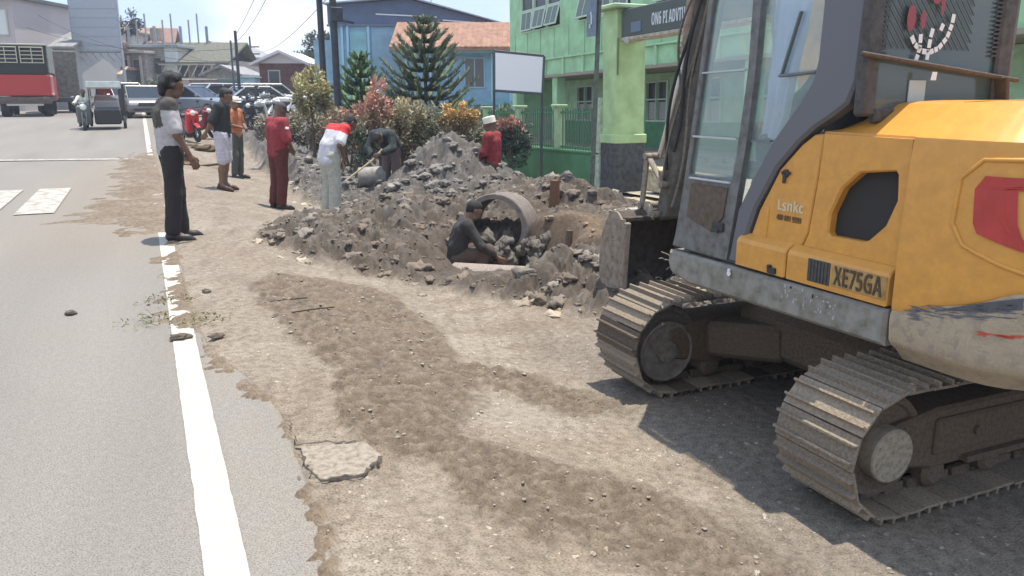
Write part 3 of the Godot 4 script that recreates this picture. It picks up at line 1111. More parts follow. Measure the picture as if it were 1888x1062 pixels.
func build_tracks(ex: Node3D, mudplate: Material, muddy: Material, steel: Material, dark: Material) -> void:
	var xa := 2.79
	var xb := 4.99
	var yc := 0.012
	var r := 0.272
	var shoe := B.new()
	shoe.prism(V2([[-0.072, 0.0], [0.072, 0.0], [0.072, 0.012], [0.046, 0.014], [0.043, 0.038], [0.033, 0.038], [0.030, 0.014], [-0.029, 0.014], [-0.032, 0.038], [-0.042, 0.038], [-0.045, 0.014], [-0.072, 0.012]]), Vector3(0, 0, -0.225), Vector3.RIGHT, Vector3.UP, Vector3(0, 0, 0.45), 0.002)
	var shoe_mesh := shoe.mesh()
	var worn := mat(0.27, 0.225, 0.17, 0.85, "soil", 3.0, 0.1, "bump", 3.0, 0.4)
	var peri := 2 * (xb - xa) + TAU * (r + 0.004)
	var count := 42
	for t in 2:
		var zc: float = -2.435 if t == 0 else -4.065
		var b := eb()
		# track frame
		var zi := zc - 0.13
		b.prism(V2([[xa + 0.02, yc - 0.10], [xa + 0.30, yc - 0.16], [xb - 0.25, yc - 0.16], [xb - 0.02, yc - 0.10], [xb - 0.02, yc + 0.08], [xb - 0.3, yc + 0.14], [xa + 0.30, yc + 0.13], [xa + 0.02, yc + 0.08]]), Vector3(0, 0, zi), Vector3.RIGHT, Vector3.UP, Vector3(0, 0, 0.26), 0.015)
		b.box(Vector3(3.52, yc - 0.135, zc + 0.145), Vector3(0.5, 0.03, 0.05), 0.006)
		b.box(Vector3(4.25, yc - 0.135, zc + 0.145), Vector3(0.5, 0.03, 0.05), 0.006)
		b.box(Vector3(3.45, yc + 0.0, zc + 0.135), Vector3(0.75, 0.17, 0.03), 0.01)
		b.cyl(Vector3(3.33, yc + 0.0, zc + 0.15), Vector3(3.33, yc, zc + 0.165), 0.022, -1, 8)
		var fr := obj("track_frame", b, mat(0.125, 0.09, 0.058, 0.9, "soil", 2.0, 0.0, "bump", 2.0, 0.4), ex)
		# idler and drive sprocket
		for e in 2:
			var x: float = xa if e == 0 else xb
			b = eb()
			b.cyl(Vector3(x, yc, zc - 0.09), Vector3(x, yc, zc + 0.09), 0.235, -1, 28)
			b.lathe(Vector3(x, yc, zc + 0.09), Vector3.BACK, [Vector2(0.235, 0.0), Vector2(0.228, 0.018), Vector2(0.20, 0.02), Vector2(0.19, 0.004), Vector2(0.13, 0.0)], 28)
			if e == 1:
				for k in 15:
					var a := TAU * k / 15
					b.box(Vector3(x + cos(a) * 0.245, yc + sin(a) * 0.245, zc), Vector3(0.05, 0.05, 0.05), 0.008, Basis(Vector3.BACK, a))
			var w := obj("idler" if e == 0 else "sprocket", b, muddy if t == 0 else mat(0.13, 0.115, 0.10, 0.85, "soil", 2.5, 0.0, "bump", 2.5, 0.3), ex)
			b = eb()
			if t == 0:
				b.lathe(Vector3(x + 0.01, yc - 0.03, zc + 0.08), Vector3.BACK, [Vector2(0.122, 0.0), Vector2(0.122, 0.075), Vector2(0.116, 0.082), Vector2(0.0, 0.082)], 28)
				for k in 8:
					var a := TAU * (k + 0.3) / 8
					b.cyl(Vector3(x + 0.01 + cos(a) * 0.092, yc - 0.03 + sin(a) * 0.092, zc + 0.155), Vector3(x + 0.01 + cos(a) * 0.092, yc - 0.03 + sin(a) * 0.092, zc + 0.166), 0.008, -1, 6)
				obj("hub_cover", b, mat(0.34, 0.295, 0.225, 0.85, "soil", 1.5), w)
			else:
				b.lathe(Vector3(x, yc - 0.05, zc + 0.08), Vector3.BACK, [Vector2(0.19, 0.0), Vector2(0.19, 0.05), Vector2(0.18, 0.056), Vector2(0.168, 0.05), Vector2(0.165, 0.036), Vector2(0.07, 0.03), Vector2(0.065, 0.06), Vector2(0.0, 0.06)], 32)
				for k in 6:
					var a := TAU * k / 6
					b.cyl(Vector3(x + cos(a) * 0.04, yc - 0.05 + sin(a) * 0.04, zc + 0.13), Vector3(x + cos(a) * 0.04, yc - 0.05 + sin(a) * 0.04, zc + 0.15), 0.008, -1, 6)
				obj("hub_cover", b, mat(0.22, 0.195, 0.165, 0.8, "grime", 2.0, 0.1, "bumpfine", 4.0, 0.1), w)
		for k in 5:
			b = eb()
			var x := lerpf(xa + 0.35, xb - 0.35, k / 4.0)
			b.lathe(Vector3(x, yc - 0.19, zc - 0.12), Vector3.BACK, [Vector2(0.0, 0.0), Vector2(0.05, 0.0), Vector2(0.075, 0.02), Vector2(0.075, 0.07), Vector2(0.06, 0.08), Vector2(0.06, 0.16), Vector2(0.075, 0.17), Vector2(0.075, 0.22), Vector2(0.05, 0.24), Vector2(0.0, 0.24)], 14)
			obj("roller", b, muddy, ex)
		# chain of links that carries the shoes
		b = eb()
		for k in count:
			var q := belt(k * peri / count, peri, xa, xb, yc, r - 0.022)
			for s in [-0.05, 0.05]:
				b.box(q.origin + Vector3(0, 0, zc + s), Vector3(0.12, 0.045, 0.035), 0.006, q.basis)
		var chain := obj("track_chain", b, muddy, ex)
		for k in count:
			var q := belt((k + 0.4) * peri / count, peri, xa, xb, yc, r)
			q.origin += Vector3(0, 0, zc + 0.004 * sin(k * 2.3)) - EX
			q.basis = q.basis * Basis(Vector3.BACK, 0.025 * sin(k * 5.1 + t)) * Basis(Vector3.UP, 0.006 * sin(k * 3.7))
			inst("track_shoe", shoe_mesh, [mudplate, worn, mudplate, muddy][(k * 7 + t) % 4] if t == 1 else [worn, worn, mudplate][(k * 5) % 3], chain, q)
		# caked mud and dust along the top run
		b = eb()
		rng.seed = 70 + t
		for k in 60:
			var x := rng.randf_range(xa + 0.2, xb)
			b.col = Color(1, 1, 1)
			var s := rng.randf_range(0.008, 0.03)
			b.ball(Vector3(x, yc + r + 0.016, zc + rng.randf_range(-0.22, 0.22)), Vector3(s * 1.5, s * 0.5, s), 6, 4)
		obj("caked_mud", b, mat(0.36, 0.32, 0.26, 0.95, "soil", 4.0), fr)


# place and turn of a link at the distance s along the belt
func belt(s: float, peri: float, xa: float, xb: float, yc: float, r: float) -> Transform3D:
	var l := xb - xa
	var arc := (peri - 2 * l) / 2
	s = fposmod(s, peri)
	if s < l:
		return Transform3D(Basis(Vector3.BACK, PI), Vector3(lerpf(xb, xa, s / l), yc - r, 0))
	s -= l
	if s < arc:
		var a := PI * 1.5 - PI * s / arc
		return Transform3D(Basis(Vector3.BACK, a - PI / 2), Vector3(xa + cos(a) * r, yc + sin(a) * r, 0))
	s -= arc
	if s < l:
		return Transform3D(Basis(), Vector3(lerpf(xa, xb, s / l), yc + r, 0))
	s -= l
	var a2 := PI / 2 - PI * s / arc
	return Transform3D(Basis(Vector3.BACK, a2 - PI / 2), Vector3(xb + cos(a2) * r, yc + sin(a2) * r, 0))


func build_upper(ex: Node3D, yellow: Material, dusty: Material, scraped: Material, paint: Material, dark: Material) -> void:
	# deck
	var b := eb()
	side(b, V2([[-3.905, 0.605], [-3.915, 0.53], [-3.88, 0.475], [-3.72, 0.44], [-2.345, 0.462], [-2.345, 0.622]]), 2.745, 5.0, 0.016)
	var deck := obj("deck_skirt", b, dusty, ex)
	b = eb()
	b.cyl(Vector3(2.74, 0.575, -3.345), Vector3(2.735, 0.575, -3.345), 0.014, -1, 10)
	b.cyl(Vector3(2.74, 0.592, -3.345), Vector3(2.734, 0.592, -3.345), 0.010, -1, 10)
	obj("white_mark", b, mat(0.7, 0.7, 0.68, 0.7), deck)
	# scraped white paint on the skirt
	b = eb()
	rng.seed = 4
	for k in 46:
		var z := rng.randf_range(-2.98, -2.62)
		var y := 0.57 + rng.randf_range(-0.05, 0.035) - (z + 2.98) * 0.05
		var w := rng.randf_range(0.003, 0.012)
		var l := rng.randf_range(0.004, 0.02)
		b.face([Vector3(2.7435, y, z), Vector3(2.7435, y + l, z + w * 0.4), Vector3(2.7435, y + l * 0.8, z + w * 1.3), Vector3(2.7435, y - l * 0.2, z + w)], Vector3.LEFT)
	obj("scuffs", b, mat(0.5, 0.5, 0.48, 0.8, "grain", 6.0), deck)
	# counterweight: plan outline swept by a profile, yellow above, scraped band below
	var plan := [[2.75, -2.325], [2.75, -2.22], [2.752, -2.10], [2.762, -2.0], [2.785, -1.92], [2.83, -1.845], [2.90, -1.78], [3.02, -1.71], [3.2, -1.63], [3.5, -1.55], [3.88, -1.52], [4.26, -1.55], [4.56, -1.63], [4.74, -1.71], [4.86, -1.78], [4.93, -1.845], [4.975, -1.92], [5.0, -2.1], [5.0, -2.325]]
	var dense := []
	for k in plan.size() - 1:
		for s in 3:
			dense.append(Vector2(plan[k][0], plan[k][1]).lerp(Vector2(plan[k + 1][0], plan[k + 1][1]), s / 3.0))
	dense.append(Vector2(plan[-1][0], plan[-1][1]))
	var nrm := []
	for k in dense.size():
		var d: Vector2 = dense[mini(k + 1, dense.size() - 1)] - dense[maxi(k - 1, 0)]
		nrm.append(Vector2(-d.y, d.x).normalized() * (1.0 if true else 0.0))
	# inward is towards the middle of the machine
	for k in dense.size():
		if nrm[k].dot(Vector2(3.88, -2.6) - dense[k]) < 0:
			nrm[k] = -nrm[k]
	var seam := [[-2.325, 0.628], [-2.18, 0.661], [-2.09, 0.695], [-1.98, 0.742], [-1.87, 0.782], [-1.7, 0.82]]
	var low := []
	var high := []
	for k in dense.size():
		var q: Vector2 = dense[k]
		var s: float = seam[-1][1]
		if q.x < 3.88:
			for j in range(1, seam.size()):
				if q.y <= seam[j][0]:
					s = lerpf(seam[j - 1][1], seam[j][1], clampf((q.y - seam[j - 1][0]) / (seam[j][0] - seam[j - 1][0]), 0, 1))
					break
		s += 0.008 * sin(q.y * 23.0)
		var lo_row := PackedVector3Array()
		for e in [[0.40, 0.10], [0.455, 0.05], [0.475, 0.02], [0.50, 0.004], [0.54, 0.0], [(0.54 + s) / 2, -0.004], [s - 0.012, 0.0], [s - 0.003, 0.006]]:
			var w: Vector2 = q + nrm[k] * e[1]
			lo_row.append(Vector3(w.x, e[0], w.y))
		low.append(lo_row)
		var hi_row := PackedVector3Array()
		for e in [[s - 0.003, 0.006], [s + 0.004, 0.002], [s + 0.02, 0.0], [lerpf(s, 1.30, 0.35), 0.0], [lerpf(s, 1.30, 0.7), 0.008], [1.30, 0.02], [1.328, 0.026], [1.37, 0.085], [1.41, 0.15], [1.452, 0.215], [1.46, 0.26], [1.466, 0.5]]:
			var w: Vector2 = q + nrm[k] * e[1]
			hi_row.append(Vector3(w.x, e[0], w.y))
		high.append(hi_row)
	b = eb()
	for cut in [[0, 7], [6, 10], [9, 12]]:
		var part := []
		for row in high:
			part.append(row.slice(cut[0], cut[1]))
		b.loft(part)
	var cw := obj("counterweight", b, yellow, ex)
	b = eb()
	b.box(Vector3(3.88, 1.44, -2.15), Vector3(1.6, 0.03, 0.9), 0.01)
	obj("top_plate", b, yellow, cw)
	b = eb()
	b.loft(low)
	obj("scraped_band", b, scraped, cw)
	# worn black and red streaks on the band
	b = eb()
	var red := eb()
	rng.seed = 19
	for k in 70:
		var z := rng.randf_range(-2.27, -1.86)
		var y := lerpf(0.66, 0.76, (z + 2.27) / 0.41) + rng.randf_range(-0.06, 0.0)
		var l := rng.randf_range(0.02, 0.09)
		var w := rng.randf_range(0.001, 0.004)
		b.face([skin_of(dense, z, y), skin_of(dense, z + l * 0.5, y + w + l * 0.05), skin_of(dense, z + l, y + l * 0.1), skin_of(dense, z + l * 0.5, y - w + l * 0.05)], Vector3.LEFT)
	for k in 16:
		var z := rng.randf_range(-1.985, -1.86)
		var y := 0.625 + rng.randf_range(-0.006, 0.008) + (z + 1.98) * 0.06
		red.face([skin_of(dense, z, y), skin_of(dense, z + 0.02, y + 0.004), skin_of(dense, z + 0.045, y + 0.004), skin_of(dense, z + 0.02, y - 0.005)], Vector3.LEFT)
	obj("black_streak", b, mat(0.12, 0.125, 0.14, 0.7), cw)
	obj("red_streak", red, mat(0.5, 0.09, 0.05, 0.7), cw)
	# black stripe along the seam
	var st := []
	for k in 30:
		var z := lerpf(-2.12, -1.84, k / 29.0)
		var y := lerpf(0.672, 0.772, pow(k / 29.0, 0.9))
		var w := 0.003 + 0.024 * smoothstep(0.0, 0.8, k / 29.0)
		st.append(PackedVector3Array([skin_of(dense, z, y - w * 1.2), skin_of(dense, z, y + w * 0.3)]))
	b = eb()
	b.loft(st)
	obj("grey_stripe", b, mat(0.10, 0.11, 0.135, 0.6, "scratch", 2.5), cw)
	# big red letter mark in its sunken panel
	b = eb()
	var mark := V2([[-2.034, 1.155], [-2.003, 1.205], [-1.70, 1.205], [-1.70, 1.16], [-1.90, 1.16], [-1.885, 1.04], [-1.865, 0.99], [-1.70, 0.93], [-1.70, 0.86], [-1.83, 0.935], [-2.0, 0.995], [-2.02, 1.03]])
	var tri := Geometry2D.triangulate_polygon(PackedVector2Array(mark))
	for k in range(0, tri.size(), 3):
		# cut finely so that the mark follows the curve
		var a: Vector2 = mark[tri[k]]
		var c: Vector2 = mark[tri[k + 1]]
		var d: Vector2 = mark[tri[k + 2]]
		for i1 in 5:
			for i2 in 5 - i1:
				var f := func(u: int, v: int) -> Vector3:
					var q := a + (c - a) * (u / 5.0) + (d - a) * (v / 5.0)
					return skin_of(dense, q.x, q.y, 0.006)
				b.face([f.call(i1, i2), f.call(i1 + 1, i2), f.call(i1, i2 + 1)], Vector3(-1, 0, 0.5))
				if i1 + i2 < 4:
					b.face([f.call(i1 + 1, i2), f.call(i1 + 1, i2 + 1), f.call(i1, i2 + 1)], Vector3(-1, 0, 0.5))
	obj("red_logo", b, mat(0.50, 0.045, 0.035, 0.5, "blotch", 1.5), cw)
	# raised rim round the logo
	b = eb()
	var rim := [[-1.72, 1.275], [-2.02, 1.262], [-2.095, 1.19], [-2.10, 1.02], [-2.05, 0.945], [-1.9, 0.885], [-1.74, 0.83]]
	var path := []
	for k in rim.size() - 1:
		for s in 6:
			var q := Vector2(rim[k][0], rim[k][1]).lerp(Vector2(rim[k + 1][0], rim[k + 1][1]), s / 6.0)
			path.append(skin_of(dense, q.x, q.y, 0.0))
	b.tube(path, 0.009, 8)
	obj("logo_rim", b, yellow, cw)
	# hood: section swept along the machine
	b = eb()
	var secs := []
	for e in [[-2.845, 0.0], [-2.80, 0.25], [-2.74, 0.6], [-2.66, 0.92], [-2.60, 1.0], [-2.345, 1.0]]:
		var k: float = e[1]
		var row := PackedVector3Array()
		for q in [[2.815, 1.30], [2.822, 1.328], [2.88, 1.37], [2.94, 1.41], [3.0, 1.452], [3.06, 1.462], [3.2, 1.466], [4.6, 1.466], [4.75, 1.44], [4.95, 1.33], [4.96, 1.25], [4.96, 0.63]]:
			var y: float = q[1]
			row.append(Vector3(q[0], y if y < 1.325 else lerpf(1.328, y, k), e[0]))
		secs.append(row)
	for cut in [[0, 2], [1, 5], [4, 12]]:
		var part := []
		for row in secs:
			part.append(row.slice(cut[0], cut[1]))
		b.loft(part)
	var hood := obj("engine_hood", b, yellow, ex)
	b = eb()
	b.face([Vector3(2.83, 1.31, -2.845), Vector3(4.95, 1.31, -2.845), Vector3(4.95, 0.63, -2.845), Vector3(2.83, 0.63, -2.845)], Vector3.FORWARD)
	obj("fire_wall", b, dark, hood)
	# side panels above the crease
	b = eb()
	side(b, V2([[-3.322, 0.63], [-3.21, 0.925], [-3.085, 1.138], [-2.955, 1.262], [-2.88, 1.312], [-2.824, 1.318], [-2.842, 1.114], [-2.873, 0.858], [-2.90, 0.80], [-2.952, 0.728], [-2.952, 0.63]]), 2.795, 2.93, 0.006)
	var pa := obj("front_side_panel", b, yellow, ex)
	b = eb()
	side(b, V2([[-3.195, 0.925], [-3.15, 0.955], [-3.137, 0.94], [-3.145, 0.785], [-3.175, 0.695], [-3.265, 0.683]]), 2.79, 2.80, 0.003)
	obj("inspection_cover", b, yellow, pa)
	b = eb()
	var hole := V2([[-2.60, 1.162], [-2.42, 1.185], [-2.406, 1.17], [-2.398, 1.066], [-2.443, 0.955], [-2.52, 0.882], [-2.545, 0.87], [-2.735, 0.867], [-2.75, 0.88], [-2.745, 0.966], [-2.69, 1.085]])
	ring_panel(b, V2([[-2.818, 1.318], [-2.832, 1.114], [-2.863, 0.858], [-2.89, 0.797], [-2.35, 0.797], [-2.352, 0.917], [-2.348, 1.318]]), hole, 2.795, 2.90, 0.010)
	var pb := obj("engine_door", b, yellow, ex)
	b = eb()
	side(b, hole, 2.84, 2.85)
	obj("grille_mesh", b, mat(0.055, 0.055, 0.058, 0.6, "grain", 14.0, 0.0, "bumpfine", 20.0, 0.3), pb)
	# flared lower panels below the crease
	for part in 2:
		b = eb()
		var z0: float = -3.316 if part == 0 else -2.945
		var z1: float = -2.954 if part == 0 else -2.352
		b.prism([Vector2(2.748, 0.632), Vector2(2.748, 0.752), Vector2(2.758, 0.772), Vector2(2.796, 0.796), Vector2(2.90, 0.796), Vector2(2.90, 0.632)], Vector3(0, 0, z0), Vector3.RIGHT, Vector3.UP, Vector3(0, 0, z1 - z0), 0.006)
		obj("lower_side_panel", b, yellow, pa if part == 0 else pb)
	# name plate with its grille
	b = eb()
	b.box(Vector3(2.7455, 0.708, -2.505), Vector3(0.004, 0.10, 0.30), 0.0015)
	var plate := obj("name_plate", b, mat(0.46, 0.30, 0.11, 0.7, "grime", 2.5), pb)
	var tx := text_on("plate_text", "XE75GA", 0.083, mat(0.10, 0.06, 0.03, 0.7, "grime", 6.0), plate, Transform3D(Basis(Vector3.BACK, Vector3.UP, Vector3.LEFT), Vector3(2.7425, 0.708, -2.508) - EX), 0.265)
	b = eb()
	b.box(Vector3(2.747, 0.705, -2.735), Vector3(0.004, 0.105, 0.135), 0.001)
	for k in 6:
		b.box(Vector3(2.744, 0.705, -2.785 + k * 0.02), Vector3(0.006, 0.10, 0.007), 0.001)
	obj("side_grille", b, mat(0.07, 0.072, 0.075, 0.5, "grime", 4.0), pb)
	# stickers, lock and latch
	var tl := Transform3D(Basis(Vector3.BACK, Vector3.UP, Vector3.LEFT), Vector3.ZERO)
	tl.origin = Vector3(2.793, 0.968, -2.995) - EX
	text_on("sticker_text", "Lsnkc", 0.05, mat(0.75, 0.66, 0.42, 0.6, "grain", 9.0), pa, tl, 0.17)
	tl.origin = Vector3(2.793, 0.908, -3.0) - EX
	text_on("sticker_text", "400 001 9999", 0.028, mat(0.16, 0.08, 0.03, 0.6), pa, tl, 0.165)
	b = eb()
	b.cyl(Vector3(2.795, 1.122, -3.04), Vector3(2.785, 1.122, -3.04), 0.020, -1, 10)
	b.box(Vector3(2.786, 1.10, -3.045), Vector3(0.008, 0.05, 0.018), 0.002)
	b.box(Vector3(2.786, 1.125, -3.035), Vector3(0.008, 0.014, 0.06), 0.002)
	obj("lock", b, dark, pa)
	b = eb()
	b.box(Vector3(2.744, 0.652, -3.035), Vector3(0.02, 0.03, 0.055), 0.004)
	b.box(Vector3(2.742, 0.668, -3.05), Vector3(0.024, 0.02, 0.02), 0.003)
	obj("latch", b, dark, pa)
	b = eb()
	b.cyl(Vector3(2.80, 0.955, -3.20), Vector3(2.788, 0.955, -3.20), 0.008, -1, 8)
	obj("hinge", b, dark, pa)


# the point of the counterweight's left skin at z, y, standing out a little
func skin_of(dense: Array, z: float, y: float, proud := 0.004) -> Vector3:
	for k in dense.size() - 1:
		var a: Vector2 = dense[k]
		var c: Vector2 = dense[k + 1]
		if z >= a.y and z <= c.y:
			var t := (z - a.y) / maxf(c.y - a.y, 1e-6)
			var d := (c - a).normalized()
			var w := a.lerp(c, t) + Vector2(-d.y, d.x) * 0.0
			var out := Vector2(-d.y, d.x)
			if out.dot(a - Vector2(3.88, -2.6)) < 0:
				out = -out
			w += out * proud
			var lean := 0.008 * clampf((y - 0.95) / 0.18, 0, 1) + 0.012 * clampf((y - 1.12) / 0.18, 0, 1)
			return Vector3(w.x + lean, y, w.y)
	return Vector3(dense[-1].x, y, z)


func build_cab(ex: Node3D, paint: Material, dusty: Material, dark: Material, rubber: Material) -> void:
	var cab := Node3D.new()
	cab.name = "cab"
	ex.add_child(cab, true)
	var inner := mat(0.07, 0.07, 0.072, 0.8, "blotch", 3.0)
	var fr := mat(0.16, 0.168, 0.168, 0.55, "grime", 2.0, 0.0, "bumpfine", 4.0, 0.05)
	var b := eb()
	# rear pillar, the broad sloping panel between the door and the hood
	side(b, V2([[-3.41, 0.625], [-3.356, 0.913], [-3.25, 1.095], [-3.138, 1.27], [-2.98, 1.451], [-2.905, 1.555], [-2.887, 1.64], [-2.88, 1.9], [-2.87, 2.14], [-2.62, 2.14], [-2.635, 1.871], [-2.65, 1.545], [-2.69, 1.45], [-2.774, 1.395], [-2.865, 1.345], [-2.959, 1.275], [-3.09, 1.144], [-3.224, 0.93], [-3.335, 0.625]]), 2.775, 2.86, 0.014)
	obj("rear_pillar", b, paint, cab)
	# door: outer frame with its two panes
	b = eb()
	var frame := V2([[-3.905, 0.63], [-3.885, 0.69], [-3.82, 1.023], [-3.762, 1.413], [-3.69, 1.93], [-3.66, 2.14], [-3.27, 2.14], [-3.275, 1.93], [-3.285, 1.603], [-3.318, 1.234], [-3.37, 0.911], [-3.415, 0.63]])
	ring_panel(b, frame, V2([[-3.780, 1.055], [-3.728, 1.413], [-3.655, 1.93], [-3.61, 2.10], [-3.335, 2.10], [-3.338, 1.93], [-3.345, 1.603], [-3.385, 1.2], [-3.41, 1.055]]), 2.772, 2.812, 0.006)
	var door := obj("door", b, fr, cab)
	b = eb()
	side(b, V2([[-3.78, 1.05], [-3.722, 1.413], [-3.645, 1.93], [-3.61, 2.12], [-3.335, 2.12], [-3.345, 1.93], [-3.355, 1.603], [-3.395, 1.2], [-3.415, 1.05]]), 2.79, 2.796)
	var pane := glass(0.40, 0.62, 0.58, 0.16)
	obj("door_pane", b, pane, door)
	b = eb()
	side(b, V2([[-3.752, 1.008], [-3.432, 1.012], [-3.456, 0.857], [-3.545, 0.762], [-3.775, 0.815]]), 2.764, 2.774, 0.003)
	obj("lower_pane", b, mat(0.10, 0.075, 0.06, 0.25, "grime", 3.0), door)
	b = eb()
	b.bar(Vector3(2.766, 1.036, -3.765), Vector3(2.766, 1.04, -3.415), 0.02, 0.012, 0.004)
	b.bar(Vector3(2.768, 1.60, -3.70), Vector3(2.768, 1.61, -3.352), 0.008, 0.008)
	b.bar(Vector3(2.76, 1.265, -3.745), Vector3(2.76, 1.268, -3.38), 0.008, 0.01)
	obj("door_rail", b, mat(0.45, 0.46, 0.46, 0.5), door)
	b = eb()
	b.box(Vector3(2.764, 0.80, -3.49), Vector3(0.02, 0.05, 0.09), 0.006)
	b.box(Vector3(2.755, 0.78, -3.50), Vector3(0.016, 0.02, 0.06), 0.004)
	obj("door_handle", b, dark, door)
	# quarter light behind the door
	b = eb()
	side(b, V2([[-3.365, 1.0], [-3.315, 1.234], [-3.283, 1.603], [-3.272, 1.93], [-3.268, 2.13], [-2.875, 2.13], [-2.882, 1.9], [-2.89, 1.6], [-2.98, 1.445], [-3.14, 1.262], [-3.34, 0.93]]), 2.80, 2.806)
	obj("quarter_pane", b, pane, cab)
	b = eb()
	b.bar(Vector3(2.79, 1.575, -3.13), Vector3(2.79, 1.59, -2.89), 0.03, 0.014, 0.004)
	b.bar(Vector3(2.79, 1.575, -3.12), Vector3(2.79, 1.86, -3.02), 0.022, 0.012, 0.004)
	b.bar(Vector3(2.79, 1.262, -3.30), Vector3(2.79, 1.268, -3.16), 0.008, 0.01)
	obj("sliding_window_frame", b, mat(0.13, 0.15, 0.16, 0.5), cab)
	# front, roof, far side, floor
	b = eb()
	for x in [2.80, 3.70]:
		b.bar(Vector3(x, 0.64, -3.885), Vector3(x, 2.13, -3.645), 0.04, 0.035, 0.008)
	b.bar(Vector3(2.80, 1.02, -3.82), Vector3(3.70, 1.02, -3.82), 0.04, 0.03, 0.008)
	b.box(Vector3(3.25, 0.72, -3.85), Vector3(0.9, 0.18, 0.03), 0.01)
	b.bar(Vector3(3.70, 0.64, -3.33), Vector3(3.70, 2.13, -3.25), 0.05, 0.04, 0.01)
	b.bar(Vector3(3.70, 0.64, -2.66), Vector3(3.70, 2.13, -2.66), 0.06, 0.05, 0.01)
	b.box(Vector3(3.70, 0.84, -3.25), Vector3(0.03, 0.42, 1.2), 0.008)
	obj("cab_frame", b, fr, cab)
	b = eb()
	b.box(Vector3(3.27, 2.165, -3.16), Vector3(0.86, 0.06, 1.10), 0.025)
	obj("cab_roof", b, mat(0.5, 0.26, 0.045, 0.45, "blotch", 1.2), cab)
	b = eb()
	b.box(Vector3(3.25, 0.64, -3.2), Vector3(0.94, 0.04, 1.2), 0.0)
	b.box(Vector3(3.25, 0.98, -2.865), Vector3(0.88, 0.66, 0.02), 0.0)
	obj("cab_floor", b, inner, cab)
	b = eb()
	b.prism(V2([[-3.86, 1.03], [-3.665, 2.12], [-3.645, 2.12], [-3.84, 1.03]]), Vector3(2.84, 0, 0), Vector3.BACK, Vector3.UP, Vector3(0.82, 0, 0))
	obj("windscreen", b, glass(0.7, 0.85, 0.85, 0.12), cab)
	b = eb()
	side(b, V2([[-3.80, 1.06], [-3.65, 2.12], [-2.70, 2.12], [-2.70, 1.06]]), 3.70, 3.706)
	obj("far_pane", b, glass(0.6, 0.78, 0.75, 0.15), cab)
	# rear window seen above the hood
	b = eb()
	b.box(Vector3(2.81, 1.77, -2.625), Vector3(0.09, 0.74, 0.05), 0.012)
	b.box(Vector3(3.62, 1.77, -2.625), Vector3(0.10, 0.74, 0.05), 0.012)
	b.box(Vector3(3.22, 1.40, -2.622), Vector3(0.74, 0.06, 0.045), 0.01)
	obj("rear_frame", b, mat(0.075, 0.07, 0.068, 0.6, "grime", 3.0), cab)
	b = eb()
	b.bar(Vector3(2.72, 1.655, -2.585), Vector3(3.70, 1.553, -2.585), 0.028, 0.02, 0.006)
	b.bar(Vector3(3.58, 1.57, -2.575), Vector3(3.60, 1.45, -2.575), 0.07, 0.02, 0.006)
	obj("rear_bar", b, mat(0.10, 0.075, 0.055, 0.7, "soil", 2.0), cab)
	b = eb()
	b.box(Vector3(3.22, 1.77, -2.625), Vector3(0.72, 0.72, 0.006))
	obj("rear_pane", b, glass(0.10, 0.13, 0.13, 0.80, 0.1), cab)
	b = eb()
	for k in 30:
		var x0 := 2.40 + k * 0.036
		var x1 := x0 + 0.42
		var y0 := 2.13
		var y1 := 1.68
		var t0 := clampf((2.86 - x0) / (x1 - x0), 0, 1)
		var t1 := clampf((3.40 - x0) / (x1 - x0), 0, 1)
		if t1 - t0 > 0.02:
			b.bar(Vector3(lerpf(x0, x1, t0), lerpf(y0, y1, t0), -2.612), Vector3(lerpf(x0, x1, t1), lerpf(y0, y1, t1), -2.616), 0.003, 0.003)
	for x in [2.865, 3.555]:
		for k in 24:
			b.box(Vector3(x, 1.66 + k * 0.019, -2.61), Vector3(0.045, 0.009, 0.006))
	obj("window_guard", b, mat(0.05, 0.055, 0.06, 0.7), cab)
	# sticker: white branching lines with red flames over them
	b = eb()
	var red := eb()
	var zz := -2.606
	var arms := [[[3.02, 1.735], [3.045, 1.70], [3.09, 1.672], [3.14, 1.668], [3.19, 1.685], [3.235, 1.73], [3.258, 1.79], [3.262, 1.835]], [[3.075, 1.745], [3.078, 1.70], [3.072, 1.66], [3.06, 1.625]], [[3.205, 1.79], [3.19, 1.755]], [[3.145, 1.77], [3.135, 1.725], [3.132, 1.68], [3.128, 1.63]]]
	for a in arms:
		for k in a.size() - 1:
			var p0 := Vector2(a[k][0], a[k][1])
			var p1 := Vector2(a[k + 1][0], a[k + 1][1])
			var m := maxi(1, int(round(p0.distance_to(p1) / 0.034)))
			for s in m:
				var q0 := p0.lerp(p1, (s + 0.08) / m)
				var q1 := p0.lerp(p1, (s + 0.88) / m)
				var o := (q1 - q0).orthogonal().normalized() * 0.0115
				b.face([Vector3(q0.x + o.x, q0.y + o.y, zz), Vector3(q1.x + o.x, q1.y + o.y, zz), Vector3(q1.x - o.x * 0.9, q1.y - o.y * 0.9, zz), Vector3(q0.x - o.x, q0.y - o.y, zz)], Vector3.BACK)
	obj("white_sticker", b, mat(0.72, 0.72, 0.70, 0.6), cab)
	b = eb()
	b.face([Vector3(3.115, 1.585, -2.56), Vector3(3.145, 1.585, -2.56), Vector3(3.142, 1.55, -2.56), Vector3(3.108, 1.55, -2.56)], Vector3.BACK)
	obj("white_sticker", b, mat(0.72, 0.72, 0.70, 0.6), cab)
	for q in [[3.01, 1.805, 0.026, 0.055], [3.08, 1.80, 0.017, 0.04], [3.15, 1.895, 0.03, 0.03], [3.19, 1.87, 0.012, 0.05]]:
		var pts := []
		for k in 12:
			var t := TAU * k / 12
			pts.append(Vector3(q[0] + cos(t) * q[2], q[1] + sin(t) * q[3], zz))
		red.face(pts, Vector3.BACK)
	obj("red_sticker", red, mat(0.26, 0.055, 0.07, 0.6), cab)
	b = eb()
	b.box(Vector3(3.10, 1.50, -2.617), Vector3(0.10, 0.10, 0.004))
